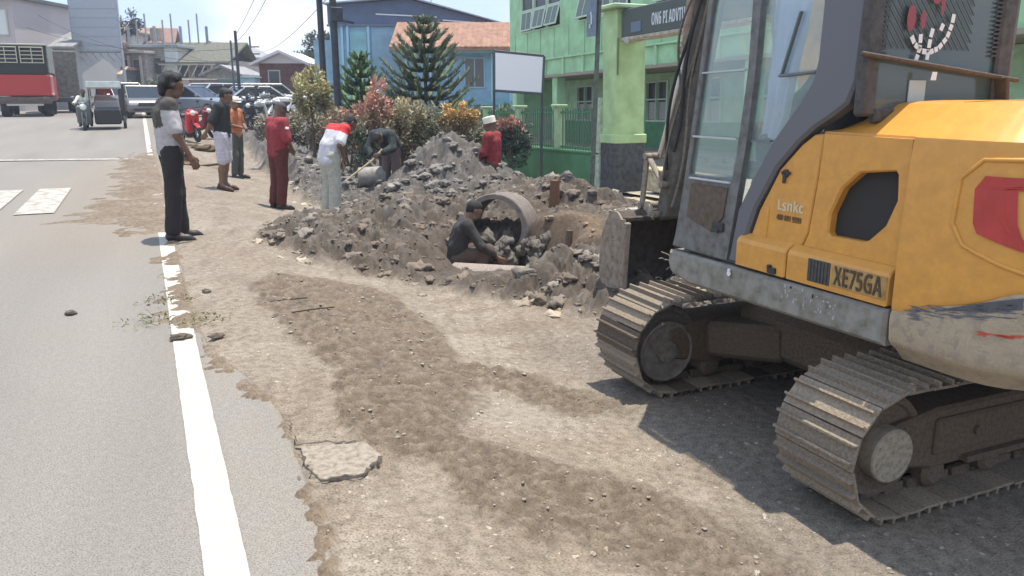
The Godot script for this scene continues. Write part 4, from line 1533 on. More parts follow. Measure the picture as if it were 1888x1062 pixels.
	obj("paper_sticker", b, mat(0.42, 0.47, 0.45, 0.7), cab)
	# seat, levers and the cloth hung in the door
	b = eb()
	b.box(Vector3(3.25, 1.02, -3.12), Vector3(0.5, 0.14, 0.48), 0.05)
	b.box(Vector3(3.25, 1.40, -2.83), Vector3(0.48, 0.66, 0.12), 0.05, Basis(Vector3.RIGHT, 0.12))
	b.box(Vector3(3.25, 0.84, -3.1), Vector3(0.34, 0.26, 0.4), 0.02)
	obj("driver_seat", b, mat(0.045, 0.045, 0.048, 0.85, "grain", 6.0), cab)
	b = eb()
	for s in [-1.0, 1.0]:
		b.box(Vector3(3.25 + s * 0.33, 1.1, -3.28), Vector3(0.12, 0.08, 0.5), 0.02)
		b.tube([Vector3(3.25 + s * 0.33, 1.12, -3.48), Vector3(3.25 + s * 0.33, 1.26, -3.50)], 0.014, 8)
		b.ball(Vector3(3.25 + s * 0.33, 1.29, -3.50), Vector3(0.025, 0.04, 0.025), 8, 5)
		b.tube([Vector3(3.25 + s * 0.09, 0.66, -3.66), Vector3(3.25 + s * 0.09, 1.15, -3.62)], 0.012, 6)
	obj("control_lever", b, dark, cab)
	b = B.new()
	var rows := []
	for k in 19:
		var t := k / 18.0
		var y := lerpf(2.12, 1.28, t)
		var row := PackedVector3Array()
		for j in 13:
			var u := j / 12.0
			var zt := lerpf(-3.24, -2.93, u)
			var zb := lerpf(-3.275, -3.14, u)
			var z := lerpf(zt, zb, pow(t, 0.8))
			row.append(Vector3(2.835 + 0.018 * sin(u * 19.0 + t * 1.5) * (0.4 + t), y + 0.02 * sin(u * 6.0) * t, z))
		rows.append(row)
	b.loft(rows)
	tag(obj("hanging_cloth", b, mat(0.50, 0.56, 0.74, 0.9, "even", 3.0)), "pale blue cloth hung as a sunshade inside the excavator cab window", "cloth")
	b = eb()
	b.box(Vector3(2.82, 2.0, -3.33), Vector3(0.02, 0.20, 0.10), 0.01)
	b.tube([Vector3(2.82, 1.92, -3.33), Vector3(2.82, 1.6, -3.345)], 0.008, 6)
	obj("sun_visor", b, dark, cab)


func build_arm(ex: Node3D, steel: Material, mudplate: Material, muddy: Material, rubber: Material, dark: Material) -> void:
	var tan := mat(0.40, 0.30, 0.235, 0.75, "grime", 2.0, 0.0, "bumpfine", 4.0, 0.1)
	var x := 3.87
	# boom rising from the deck and bending over out of sight
	var b := eb()
	b.prism(V2([[-3.75, 0.55], [-3.68, 0.95], [-3.82, 1.9], [-4.0, 2.75], [-4.35, 3.25], [-5.05, 3.35], [-5.42, 3.1], [-5.46, 2.92], [-5.38, 2.86], [-5.0, 3.0], [-4.5, 2.85], [-4.28, 2.5], [-4.1, 1.8], [-4.02, 0.95], [-3.95, 0.55]]), Vector3(x - 0.10, 0, 0), Vector3.BACK, Vector3.UP, Vector3(0.2, 0, 0), 0.015)
	var boom := obj("boom", b, mat(0.5, 0.27, 0.05, 0.5, "grime", 1.4), ex)
	b = eb()
	b.box(Vector3(x, 0.66, -3.86), Vector3(0.42, 0.5, 0.34), 0.03)
	obj("boom_foot", b, steel, boom)
	b = eb()
	b.cyl(Vector3(x, 0.72, -4.08), Vector3(x, 1.7, -4.35), 0.07, -1, 14)
	b.cyl(Vector3(x, 1.7, -4.35), Vector3(x, 2.6, -4.58), 0.038, -1, 12)
	obj("boom_cylinder", b, steel, boom)
	# arm hanging in front of the cab
	b = eb()
	b.prism(V2([[-4.94, 3.05], [-5.12, 3.0], [-5.19, 2.3], [-5.50, 1.0], [-5.60, 0.56], [-5.55, 0.48], [-5.46, 0.52], [-5.29, 1.0], [-5.02, 2.2], [-4.90, 2.85]]), Vector3(x - 0.075, 0, 0), Vector3.BACK, Vector3.UP, Vector3(0.15, 0, 0), 0.012)
	var arm := obj("arm", b, mat(0.12, 0.11, 0.095, 0.8, "grime", 2.0, 0.0, "bumpfine", 3.0, 0.1), ex)
	b = eb()
	b.cyl(Vector3(x, 2.75, -5.24), Vector3(x, 1.82, -5.36), 0.06, -1, 14)
	b.cyl(Vector3(x, 1.84, -5.357), Vector3(x, 1.78, -5.366), 0.072, -1, 14)
	obj("bucket_cylinder", b, tan, arm)
	b = eb()
	b.cyl(Vector3(x, 1.79, -5.365), Vector3(x, 0.98, -5.68), 0.032, -1, 12)
	obj("cylinder_rod", b, mat(0.55, 0.53, 0.5, 0.25, "", 1.0, 0.8), arm)
	b = eb()
	for s in [-0.11, 0.11]:
		b.bar(Vector3(x + s, 0.98, -5.68), Vector3(x + s, 0.78, -5.46), 0.05, 0.024, 0.006)
		b.bar(Vector3(x + s * 1.1, 1.0, -5.69), Vector3(x + s * 1.1, 0.58, -5.74), 0.06, 0.024, 0.006)
	for q in [[0.99, -5.685], [0.78, -5.45], [0.58, -5.74], [0.53, -5.55]]:
		b.cyl(Vector3(x - 0.15, q[0], q[1]), Vector3(x + 0.15, q[0], q[1]), 0.028, -1, 12)
	obj("bucket_link", b, mat(0.30, 0.26, 0.21, 0.8, "grime", 3.0), arm)
	# hoses that loop down the arm
	for k in 5:
		b = eb()
		var pts := []
		var xs: float = [x - 0.09, x - 0.12, x - 0.08, x - 0.13, x - 0.10][k]
		for s in 17:
			var t := s / 16.0
			var y: float = lerpf(2.6, [0.75, 0.9, 1.5, 1.05, 0.62][k], t)
			var z := -5.0 - 0.46 * t + 0.04 * sin(t * (5.0 + k)) - 0.10 * sin(t * PI) * (k % 3) * 0.5
			pts.append(Vector3(xs + 0.03 * sin(t * 6.0 + k), y, z + 0.03 * k))
		b.tube(pts, 0.010 + 0.003 * (k % 2), 7)
		obj("hose", b, rubber if k % 2 else mat(0.22, 0.20, 0.165, 0.8, "grime", 4.0), arm)
	# bucket: curved shell between two side plates, mouth towards the machine
	var shell := V2([[-5.60, 0.30], [-5.78, 0.36], [-6.0, 0.33], [-6.22, 0.18], [-6.34, -0.05], [-6.30, -0.30], [-6.14, -0.47], [-5.92, -0.53], [-5.64, -0.50]])
	for k in shell.size():
		shell[k] = Vector2(-5.62 + (shell[k].x + 5.6) * 0.46, shell[k].y * 0.92 + 0.22)
	var prof := []
	for k in shell.size() - 1:
		for s in 4:
			var p0: Vector2 = shell[maxi(k - 1, 0)]
			var p1: Vector2 = shell[k]
			var p2: Vector2 = shell[k + 1]
			var p3: Vector2 = shell[mini(k + 2, shell.size() - 1)]
			prof.append(p1.cubic_interpolate(p2, p0, p3, s / 4.0))
	prof.append(shell[-1])
	var xl := 3.50
	var xr := 4.23
	b = eb()
	var inner := B.inset(prof, 0.022)
	for e in 2:
		var rows := []
		for k in prof.size():
			var q: Vector2 = prof[k] if e == 0 else prof[k] + (Vector2(-5.75, 0.14) - prof[k]).normalized() * 0.022
			rows.append(PackedVector3Array([Vector3(xl, q.y, q.x), Vector3(xr, q.y, q.x)]))
		b.loft(rows, false, e == 0)
	var last: Vector2 = prof[-1]
	b.box(Vector3((xl + xr) / 2, last.y, last.x + 0.02), Vector3(xr - xl, 0.03, 0.09), 0.006)
	b.box(Vector3((xl + xr) / 2, prof[0].y, prof[0].x + 0.01), Vector3(xr - xl, 0.04, 0.05), 0.008)
	var bucket := obj("bucket", b, mat(0.10, 0.08, 0.065, 0.8, "grime", 2.0, 0.1, "bump", 2.0, 0.3), ex)
	var cheek := [Vector2(-5.58, 0.50)]
	cheek.append_array(prof)
	cheek.append_array([Vector2(-5.63, -0.24), Vector2(-5.56, -0.06), Vector2(-5.54, 0.22)])
	for xx in [xl - 0.022, xr]:
		b = eb()
		side(b, cheek, xx, xx + 0.022, 0.004)
		b.bar(Vector3(xx + 0.011, -0.24, -5.59), Vector3(xx + 0.011, 0.48, -5.54), 0.04, 0.05, 0.008)
		obj("side_plate", b, mat(0.30, 0.25, 0.20, 0.85, "grime", 1.8, 0.0, "bump", 2.5, 0.4), bucket)
	for s in [-0.11, 0.11]:
		b = eb()
		b.prism(V2([[-5.58, 0.48], [-5.58, 0.56], [-5.66, 0.62], [-5.76, 0.62], [-5.80, 0.56], [-5.80, 0.46]]), Vector3(x + s - 0.014, 0, 0), Vector3.BACK, Vector3.UP, Vector3(0.028, 0, 0), 0.004)
		obj("bucket_ear", b, mat(0.40, 0.35, 0.27, 0.85, "grime", 2.0), bucket)
	for k in 5:
		b = eb()
		var tx := lerpf(xl + 0.06, xr - 0.06, k / 4.0)
		b.prism(V2([[0.0, -0.025], [0.0, 0.025], [0.13, 0.006], [0.13, -0.006]]), Vector3(tx - 0.03, last.y, last.x + 0.05), Vector3.BACK, Vector3.UP, Vector3(0.06, 0, 0), 0.004)
		obj("tooth", b, steel, bucket)


# ---------------------------------------------------------------- school, fence, gate
func build_school() -> void:
	var green := mat(0.42, 0.74, 0.44, 0.8, "blotch", 0.35)
	var pale := mat(0.50, 0.77, 0.50, 0.8, "blotch", 0.5)
	var dado := mat(0.09, 0.29, 0.14, 0.7, "blotch", 0.6)
	var white := mat(0.50, 0.64, 0.50, 0.7)
	var darkglass := mat(0.05, 0.065, 0.06, 0.15)
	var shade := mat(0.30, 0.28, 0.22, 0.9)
	var sc := level_thing("school_building", "long two-storey mint green school building with hopper windows behind the fence", "building", Vector3(13, 0.1, -20))
	var loc := Transform3D(Basis(), Vector3(-13, -0.1, 20))
	var b := B.new()
	b.x = loc
	var groups := [-28.2, -23.85, -19.5, -15.15, -10.8]
	# upper storey: sill wall, lintel, piers between window groups
	b.box(Vector3(13.15, 3.46, -18.6), Vector3(0.3, 1.58, 21.3))
	b.box(Vector3(13.15, 6.45, -18.6), Vector3(0.3, 1.2, 21.3))
	var edge := -29.25
	for g in groups:
		b.box(Vector3(13.148, 5.05, (edge + g) / 2), Vector3(0.296, 1.6, g - edge))
		edge = g + 3.12
	b.box(Vector3(13.148, 5.05, (edge - 7.95) / 2), Vector3(0.296, 1.6, -7.95 - edge))
	b.box(Vector3(18.0, 3.6, -29.1), Vector3(9.4, 7.0, 0.3))
	b.box(Vector3(18.0, 3.6, -8.1), Vector3(9.4, 7.0, 0.3))
	b.box(Vector3(22.6, 3.6, -18.6), Vector3(0.3, 7.0, 20.7))
	b.box(Vector3(17.9, 2.72, -18.6), Vector3(9.1, 0.10, 20.7))
	b.box(Vector3(17.95, 4.1, -18.6), Vector3(0.2, 5.9, 20.7))
	obj("wall", b, green, sc)
	b = B.new()
	b.x = loc
	b.box(Vector3(17.9, 7.14, -18.6), Vector3(9.9, 0.16, 21.6))
	obj("roof", b, pale, sc)
	# thin battens on the sill wall, ledge and ribbed band over the veranda
	for k in 20:
		b = B.new()
		b.x = loc
		b.box(Vector3(12.985, 3.77, -28.75 + k * 1.06), Vector3(0.03, 0.95, 0.05), 0.008)
		obj("batten", b, green, sc)
	b = B.new()
	b.x = loc
	b.box(Vector3(12.96, 3.24, -18.6), Vector3(0.08, 0.05, 21.3), 0.01)
	obj("ledge", b, pale, sc)
	for k in 16:
		b = B.new()
		b.x = loc
		b.box(Vector3(12.96, 2.95, -28.9 + k * 1.36), Vector3(0.08, 0.52, 0.09), 0.01)
		obj("rib", b, pale, sc)
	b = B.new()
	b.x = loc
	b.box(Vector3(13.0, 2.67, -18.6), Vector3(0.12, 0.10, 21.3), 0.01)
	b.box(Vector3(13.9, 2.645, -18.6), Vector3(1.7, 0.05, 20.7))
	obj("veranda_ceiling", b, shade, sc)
	for g in groups:
		for w in 3:
			var z: float = g + w * 1.06
			b = B.new()
			b.x = loc
			for e in [[0.0, 0.04], [0.98, 1.0]]:
				b.box(Vector3(13.03, 5.05, z + (0.02 if e[0] == 0.0 else 0.99)), Vector3(0.1, 1.6, 0.05), 0.006)
			b.box(Vector3(13.03, 4.28, z + 0.5), Vector3(0.12, 0.06, 0.94), 0.006)
			b.box(Vector3(13.03, 5.02, z + 0.5), Vector3(0.08, 0.05, 0.94), 0.006)
			b.box(Vector3(13.03, 5.82, z + 0.5), Vector3(0.08, 0.05, 0.94), 0.006)
			var win := obj("window", b, white, sc)
			b = B.new()
			b.x = loc
			b.box(Vector3(13.06, 5.42, z + 0.5), Vector3(0.02, 0.76, 0.92))
			obj("pane", b, darkglass, win)
			b = B.new()
			b.x = loc
			b.box(Vector3(13.22, 4.65, z + 0.5), Vector3(0.02, 0.7, 0.92))
			obj("pane", b, darkglass, win)
			# hopper sash hung from its top edge and pushed outwards
			b = B.new()
			b.x = loc
			var open: float = [0.22, 0.26, 0.03, 0.2, 0.1][int(g * -3.0 + w) % 5]
			var q := Basis(Vector3.BACK, -open)
			var hinge := Vector3(12.99, 4.98, z + 0.5)
			for s in [-1.0, 1.0]:
				b.box(hinge + q * Vector3(0, -0.33, s * 0.42), Vector3(0.03, 0.66, 0.07), 0.004, q)
				b.box(hinge + q * Vector3(0, -0.33 + s * 0.31, 0), Vector3(0.03, 0.05, 0.80), 0.004, q)
			b.box(hinge + q * Vector3(0, -0.33, 0.0), Vector3(0.028, 0.6, 0.03), 0.004, q)
			var sash := obj("hopper_sash", b, white, win)
			b = B.new()
			b.x = loc
			b.box(hinge + q * Vector3(0.0, -0.33, 0), Vector3(0.008, 0.58, 0.80), 0.0, q)
			obj("sash_pane", b, mat(0.12, 0.16, 0.14, 0.45), win)
	# ground floor set back under the veranda
	b = B.new()
	b.x = loc
	var zs := [-29.6, -26.6, -24.5, -22.0, -19.4, -16.9, -14.4, -11.9]
	edge = -29.0
	for z in zs:
		if z > -29.0:
			b.box(Vector3(14.95, 1.75, (edge + z - 0.62) / 2), Vector3(0.3, 1.2, z - 0.62 - edge))
			edge = z + 0.62
	b.box(Vector3(14.95, 1.75, (edge - 8.2) / 2), Vector3(0.3, 1.2, -8.2 - edge))
	b.box(Vector3(14.951, 2.48, -18.6), Vector3(0.3, 0.26, 20.7))
	b.box(Vector3(14.951, 0.62, -18.6), Vector3(0.3, 1.06, 20.7))
	obj("wall", b, pale, sc)
	b = B.new()
	b.x = loc
	b.box(Vector3(14.78, 0.62, -18.6), Vector3(0.05, 1.04, 20.6), 0.006)
	obj("dado", b, dado, sc)
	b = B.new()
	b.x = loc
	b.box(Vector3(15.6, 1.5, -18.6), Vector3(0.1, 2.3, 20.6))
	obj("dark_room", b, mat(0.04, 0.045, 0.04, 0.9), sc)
	for z in zs:
		if z < -29.0:
			continue
		b = B.new()
		b.x = loc
		for s in [-1.0, 0.0, 1.0]:
			b.box(Vector3(14.8, 1.76, z + s * 0.6), Vector3(0.12, 1.24, 0.09 if s else 0.04), 0.008)
		b.box(Vector3(14.8, 1.16, z), Vector3(0.14, 0.06, 1.3), 0.008)
		b.box(Vector3(14.8, 2.36, z), Vector3(0.12, 0.06, 1.2), 0.008)
		b.box(Vector3(14.8, 1.82, z), Vector3(0.08, 0.05, 1.2), 0.008)
		var win := obj("window", b, white, sc)
		b = B.new()
		b.x = loc
		b.box(Vector3(14.9, 1.78, z), Vector3(0.02, 1.2, 1.24))
		obj("pane", b, mat(0.05, 0.06, 0.055, 0.2), win)
		b = B.new()
		b.x = loc
		var rows := []
		for k in 2:
			var row := PackedVector3Array()
			for j in 29:
				var u := j / 28.0
				row.append(Vector3(14.86 + 0.012 * sin(u * 40.0), 1.74 - 0.54 * k, z - 0.55 + 1.1 * u))
			rows.append(row)
		b.loft(rows)
		obj("curtain", b, mat(0.46, 0.5, 0.48, 0.9, "blotch", 3.0), win)
	for z in [-28.95, -25.6, -20.6, -15.6]:
		b = B.new()
		b.x = loc
		b.box(Vector3(13.2, 1.38, z), Vector3(0.34, 2.5, 0.34), 0.01)
		obj("column", b, green, sc)
	b = B.new()
	b.x = loc
	b.box(Vector3(14.0, 0.2, -18.6), Vector3(2.2, 0.3, 20.8), 0.01)
	b.box(Vector3(12.75, 0.12, -18.6), Vector3(0.35, 0.16, 20.8), 0.01)
	obj("veranda_step", b, mat(0.30, 0.28, 0.24, 0.9, "grime", 0.5), sc)


func build_fence_and_gate() -> void:
	var dark := mat(0.09, 0.27, 0.13, 0.75, "blotch", 0.5, 0.0, "bumpfine", 3.0, 0.1)
	var pale := mat(0.50, 0.68, 0.42, 0.75, "blotch", 0.8)
	var f := level_thing("school_fence", "green fence of upright bars between pale pillars on a low green wall", "fence", Vector3(7.6, 0, -19))
	var loc := Transform3D(Basis(), Vector3(-7.6, 0, 19))
	var b := B.new()
	b.x = loc
	b.box(Vector3(7.68, 0.26, -19.0), Vector3(0.18, 0.90, 11.9), 0.012)
	b.box(Vector3(7.68, 0.725, -19.0), Vector3(0.24, 0.05, 11.9), 0.012)
	obj("base_wall", b, dark, f)
	var pil := []
	for k in 6:
		pil.append(-14.86 - 1.9 * k)
	for z in pil:
		b = B.new()
		b.x = loc
		b.box(Vector3(7.68, 1.15, z), Vector3(0.17, 0.86, 0.17), 0.01)
		b.box(Vector3(7.68, 1.60, z), Vector3(0.26, 0.05, 0.26), 0.01)
		obj("pillar", b, pale, f)
	b = B.new()
	b.x = loc
	b.box(Vector3(7.68, 0.86, -13.15), Vector3(0.24, 1.72, 0.2), 0.01)
	obj("pillar", b, mat(0.55, 0.66, 0.52, 0.8, "grime", 1.0), f)
	for y in [0.80, 1.47]:
		b = B.new()
		b.x = loc
		b.box(Vector3(7.68, y, -19.0), Vector3(0.03, 0.04, 11.8))
		obj("rail", b, dark, f)
	var bar := B.new()
	bar.cyl(Vector3(0, 0.75, 0), Vector3(0, 1.50, 0), 0.014, -1, 6)
	bar.cyl(Vector3(0, 1.50, 0), Vector3(0, 1.56, 0), 0.018, 0.002, 6)
	var bm := bar.mesh()
	var green := mat(0.10, 0.17, 0.12, 0.6)
	for k in 108:
		var z := -13.32 - k * 0.106
		var skip := false
		for q in pil:
			if absf(z - q) < 0.11:
				skip = true
		if not skip:
			inst("bar", bm, green, f, Transform3D(Basis(), loc * Vector3(7.68, 0, z)))
	# gate with two square posts and a dark name board across them
	var g := level_thing("school_gate", "tall lime green gate post on a dark plinth carrying a grey name board", "gate", Vector3(7.9, 0, -12.3))
	loc = Transform3D(Basis(), Vector3(-7.9, 0, 12.3))
	var lime := mat(0.52, 0.72, 0.36, 0.75, "blotch", 0.5, 0.0, "bumpfine", 3.0, 0.1)
	for zc in [-12.82, -8.2]:
		b = B.new()
		b.x = loc
		b.box(Vector3(7.92, 2.06, zc), Vector3(0.60, 2.3, 0.46), 0.015)
		b.box(Vector3(7.92, 1.0, zc), Vector3(0.68, 0.16, 0.54), 0.015)
		var post := obj("post", b, lime, g)
		b = B.new()
		b.x = loc
		b.box(Vector3(7.92, 0.44, zc), Vector3(0.64, 0.98, 0.5), 0.02)
		obj("plinth", b, mat(0.10, 0.105, 0.11, 0.85, "grime", 1.2, 0.0, "bump", 1.5, 0.3), post)
		b = B.new()
		b.x = loc
		b.box(Vector3(7.92, 3.24, zc), Vector3(0.92, 0.07, 0.8), 0.015)
		obj("cap", b, pale, post)
	b = B.new()
	b.x = loc
	b.box(Vector3(7.85, 2.95, -10.45), Vector3(0.3, 0.46, 4.22), 0.012)
	var board := obj("name_board", b, mat(0.10, 0.125, 0.112, 0.7, "even", 0.8), g)
	b = B.new()
	b.x = loc
	b.box(Vector3(7.85, 2.69, -10.45), Vector3(0.34, 0.06, 4.22), 0.01)
	obj("board_ledge", b, mat(0.52, 0.48, 0.40, 0.8, "grime", 1.0), board)
	b = B.new()
	b.x = loc
	b.box(Vector3(7.695, 2.86, -12.1), Vector3(0.014, 0.17, 0.3), 0.003)
	obj("blue_panel", b, mat(0.13, 0.18, 0.25, 0.6), board)
	b = B.new()
	b.x = loc
	b.cyl(Vector3(7.66, 2.66, -12.36), Vector3(7.74, 2.70, -12.36), 0.06, 0.03, 12)
	obj("floodlight", b, mat(0.55, 0.55, 0.52, 0.5), board)
	text_on("board_text", "ON6 PI ADVTUS", 0.19, mat(0.62, 0.66, 0.68, 0.7), board, Transform3D(Basis(Vector3.BACK, Vector3.UP, Vector3.LEFT), loc * Vector3(7.697, 2.93, -11.15)), 0.98)
	# painted-over drain pipe stain on the post
	b = B.new()
	b.x = loc
	b.cyl(Vector3(7.64, 2.1, -12.57), Vector3(7.64, 2.72, -12.57), 0.018, -1, 8)
	obj("drain_pipe", b, mat(0.16, 0.20, 0.09, 0.8), g)
	# pale concrete apron and block just inside the gate
	b = B.new()
	b.box(Vector3(7.55, -0.36, -10.6), Vector3(2.3, 0.16, 3.0), 0.02)
	tag(obj("gate_apron", b, mat(0.52, 0.46, 0.34, 0.9, "grime", 0.7, 0.0, "bumpfine", 3.0, 0.1)), "pale concrete slab leading to the school gate", "slab")
	b = B.new()
	b.box(Vector3(8.3, -0.02, -11.95), Vector3(0.5, 0.36, 0.62), 0.02)
	b.box(Vector3(8.3, 0.18, -11.95), Vector3(0.56, 0.05, 0.68), 0.01)
	tag(obj("concrete_block", b, mat(0.62, 0.54, 0.38, 0.85, "grime", 1.0, 0.0, "bumpfine", 3.0, 0.1)), "cream concrete block beside the dark plinth of the gate post", "block")
	# blank white notice board on posts
	var nb := thing("notice_board", "blank white notice board in a dark frame on two posts before the school", "board", Vector3(6.2, -0.3, -14.75), YAW + 0.12)
	b = B.new()
	b.cyl(Vector3(0, 0, 0), Vector3(0, 2.58, 0), 0.026, -1, 8)
	obj("post", b, mat(0.06, 0.07, 0.085, 0.6), nb)
	b = B.new()
	b.cyl(Vector3(0.93, 0, 0), Vector3(0.93, 2.5, 0), 0.026, -1, 8)
	obj("post", b, mat(0.06, 0.07, 0.085, 0.6), nb)
	b = B.new()
	var tl := [Vector3(0.0, 1.83, 0.03), Vector3(0.93, 1.77, 0.03), Vector3(0.96, 2.47, 0.03), Vector3(0.0, 2.555, 0.03)]
	for k in 4:
		b.bar(tl[k], tl[(k + 1) % 4], 0.05, 0.04, 0.006, Vector3.BACK)
	obj("frame", b, mat(0.08, 0.09, 0.10, 0.6), nb)
	b = B.new()
	b.prism(V2([[0.02, 1.85], [0.92, 1.79], [0.94, 2.45], [0.02, 2.535]]), Vector3(0, 0, 0.025), Vector3.RIGHT, Vector3.UP, Vector3(0, 0, 0.02))
	obj("white_panel", b, mat(0.88, 0.87, 0.88, 0.6), nb)
	# leaning lamp post with a blue-grey banner
	var lp := thing("lamp_post", "slim dark post with a blue grey banner standing in the dug soil before the gate", "post", Vector3(5.60, -0.35, -9.87))
	b = B.new()
	b.tube([Vector3(0, -0.1, 0), Vector3(0.03, 1.5, 0.01), Vector3(0.06, 3.6, 0.02)], 0.036, 10, 0.03)
	obj("pole", b, mat(0.13, 0.155, 0.13, 0.7, "grime", 2.0), lp)
	b = B.new()
	rows_banner(b)
	obj("banner", b, mat(0.22, 0.29, 0.36, 0.85, "blotch", 2.0), lp)
	b = B.new()
	for q in [[2.78, 0.02, 0.12], [2.70, -0.02, 0.05], [2.86, 0.0, 0.04]]:
		b.box(Vector3(-0.062, q[0], q[1]), Vector3(0.004, q[2], 0.035))
	obj("banner_mark", b, mat(0.55, 0.62, 0.68, 0.8), lp)


func rows_banner(b: B) -> void:
	var rows := []
	for k in 9:
		var y := lerpf(3.5, 2.57, k / 8.0)
		rows.append(PackedVector3Array([Vector3(-0.05, y, -0.13), Vector3(-0.055 + 0.01 * sin(k), y, 0.0), Vector3(-0.05, y, 0.13)]))
	b.loft(rows)
	var back := []
	for k in 9:
		var y := lerpf(3.5, 2.57, k / 8.0)
		back.append(PackedVector3Array([Vector3(-0.038, y, -0.13), Vector3(-0.043 + 0.01 * sin(k), y, 0.0), Vector3(-0.038, y, 0.13)]))
	b.loft(back, false, true)


# ---------------------------------------------------------------- blue halls
func build_blue_halls() -> void:
	var blue := mat(0.26, 0.45, 0.60, 0.7, "blotch", 0.3)
	var teal := mat(0.24, 0.50, 0.58, 0.7, "blotch", 0.3)
	var navy := mat(0.085, 0.13, 0.24, 0.6, "blotch", 0.4)
	var white := mat(0.65, 0.68, 0.72, 0.6)
	var dark := mat(0.06, 0.065, 0.07, 0.3)
	var h := thing("blue_hall", "big light blue hall with a dark blue gable behind the conifer", "building", Vector3(13.54, 0.0, -43.23), YAW)
	var b := B.new()
	b.prism(V2([[-4.4, -1.0], [4.2, -1.0], [4.2, 5.0], [-4.4, 5.0]]), Vector3(0, 0, -12), Vector3.RIGHT, Vector3.UP, Vector3(0, 0, 12), 0.0)
	b.box(Vector3(-4.9, 1.6, -6), Vector3(0.9, 5.2, 11.5))
	obj("wall", b, blue, h)
	b = B.new()
	b.prism(V2([[-4.45, 5.0], [-4.45, 5.95], [-0.15, 6.22], [4.3, 5.1], [4.3, 4.95]]), Vector3(0, 0, -11.9), Vector3.RIGHT, Vector3.UP, Vector3(0, 0, 12.05), 0.0)
	obj("gable", b, navy, h)
	b = B.new()
	b.prism(V2([[-4.6, 5.96], [-0.15, 6.28], [5.0, 4.93], [5.0, 4.98], [-0.15, 6.36], [-4.6, 6.02]]), Vector3(0, 0, -12), Vector3.RIGHT, Vector3.UP, Vector3(0, 0, 12.5), 0.0)
	obj("roof", b, mat(0.30, 0.34, 0.42, 0.5), h)
	for q in [[-1.9, 1.3, 5.45], [1.6, 3.6, 5.15]]:
		b = B.new()
		b.bar(Vector3(q[0], q[2] + 0.03, 0.2), Vector3(q[1], q[2] - 0.12, 0.2), 0.06, 0.05, 0.0, Vector3.BACK)
		obj("flashing", b, white, h)
	for x in [-3.75, -3.45, -2.35, -0.4, 1.4, 3.0]:
		b = B.new()
		b.box(Vector3(x, 2.0, 0.06), Vector3(0.13, 6.0, 0.12), 0.01)
		obj("pilaster", b, mat(0.30, 0.52, 0.68, 0.7), h)
	for q in [[-2.9, 0.9, teal], [-1.35, 1.7, blue], [0.5, 1.5, teal], [2.2, 1.3, blue]]:
		b = B.new()
		b.box(Vector3(q[0], 3.0, 0.03), Vector3(q[1], 3.2, 0.06), 0.01)
		obj("panel", b, q[2], h)
	b = B.new()
	b.box(Vector3(-4.0, 4.92, 0.1), Vector3(1.0, 0.1, 0.25), 0.01)
	b.box(Vector3(-1.6, 4.94, 0.06), Vector3(4.0, 0.12, 0.16), 0.01)
	obj("gutter", b, mat(0.10, 0.14, 0.22, 0.5), h)
	for k in 4:
		b = B.new()
		b.box(Vector3(-5.36, 2.9, -1.2 - k * 2.4), Vector3(0.04, 2.4, 1.2), 0.01)
		obj("window", b, dark, h)
	b = B.new()
	b.tube([Vector3(0.9, 5.9, -1), Vector3(0.9, 8.2, -1)], 0.03, 6)
	for y in [7.6, 7.9]:
		b.tube([Vector3(0.4, y, -1), Vector3(1.4, y, -1)], 0.015, 5)
	obj("antenna", b, mat(0.3, 0.34, 0.4, 0.5), h)
	# lower wing with a rust-red roof
	var l := thing("blue_house", "low blue house with a faded brick-red roof between the conifer and the school", "house", Vector3(14.9, 0.0, -38.25), YAW)
	b = B.new()
	b.box(Vector3(-0.3, 1.3, -3), Vector3(4.6, 5.0, 6.0))
	obj("wall", b, mat(0.25, 0.45, 0.63, 0.7, "blotch", 0.4), l)
	b = B.new()
	b.prism(V2([[0.55, 3.45], [0.55, 3.62], [-2.6, 4.98], [-2.6, 4.80]]), Vector3(-3.9, 0, 0), Vector3.BACK, Vector3.UP, Vector3(7.0, 0, 0), 0.0)
	b.prism(V2([[-2.6, 4.98], [-2.6, 4.80], [-6.2, 3.4], [-6.2, 3.55]]), Vector3(-3.9, 0, 0), Vector3.BACK, Vector3.UP, Vector3(7.0, 0, 0), 0.0)
	var roof := obj("roof", b, mat(0.34, 0.19, 0.135, 0.8, "grime", 0.35), l)
	for k in 28:
		b = B.new()
		b.bar(Vector3(-3.75 + k * 0.25, 3.64, 0.54), Vector3(-3.75 + k * 0.25, 4.995, -2.6), 0.03, 0.02)
		obj("roof_rib", b, mat(0.33, 0.185, 0.13, 0.8, "grime", 0.35), roof)
	b = B.new()
	b.box(Vector3(-0.4, 3.42, 0.5), Vector3(7.0, 0.22, 0.08), 0.01)
	obj("fascia", b, mat(0.10, 0.16, 0.18, 0.7), l)
	b = B.new()
	b.box(Vector3(0.15, 2.42, 0.03), Vector3(1.0, 1.45, 0.08), 0.01)
	var w := obj("window", b, mat(0.24, 0.44, 0.58, 0.6), l)
	for s in [-1.0, 1.0]:
		b = B.new()
		b.box(Vector3(0.15 + s * 0.235, 2.42, 0.06), Vector3(0.42, 1.32, 0.04))
		obj("pane", b, mat(0.10, 0.09, 0.095, 0.3), w)
	b = B.new()
	for x in [-2.0, -1.2, 1.0, 1.9]:
		b.box(Vector3(x, 1.6, 0.03), Vector3(0.1, 3.6, 0.06), 0.01)
	obj("pilaster", b, mat(0.32, 0.54, 0.68, 0.7), l)
	b = B.new()
	b.box(Vector3(0, 0.95, 0.08), Vector3(4.4, 0.14, 0.2), 0.01)
	obj("ledge", b, mat(0.16, 0.34, 0.42, 0.7), l)
	# screening wall of the blue house, seen through the school fence
	b = B.new()
	b.box(Vector3(-1.6, 0.0, 2.2), Vector3(7.5, 1.5, 0.15), 0.01)
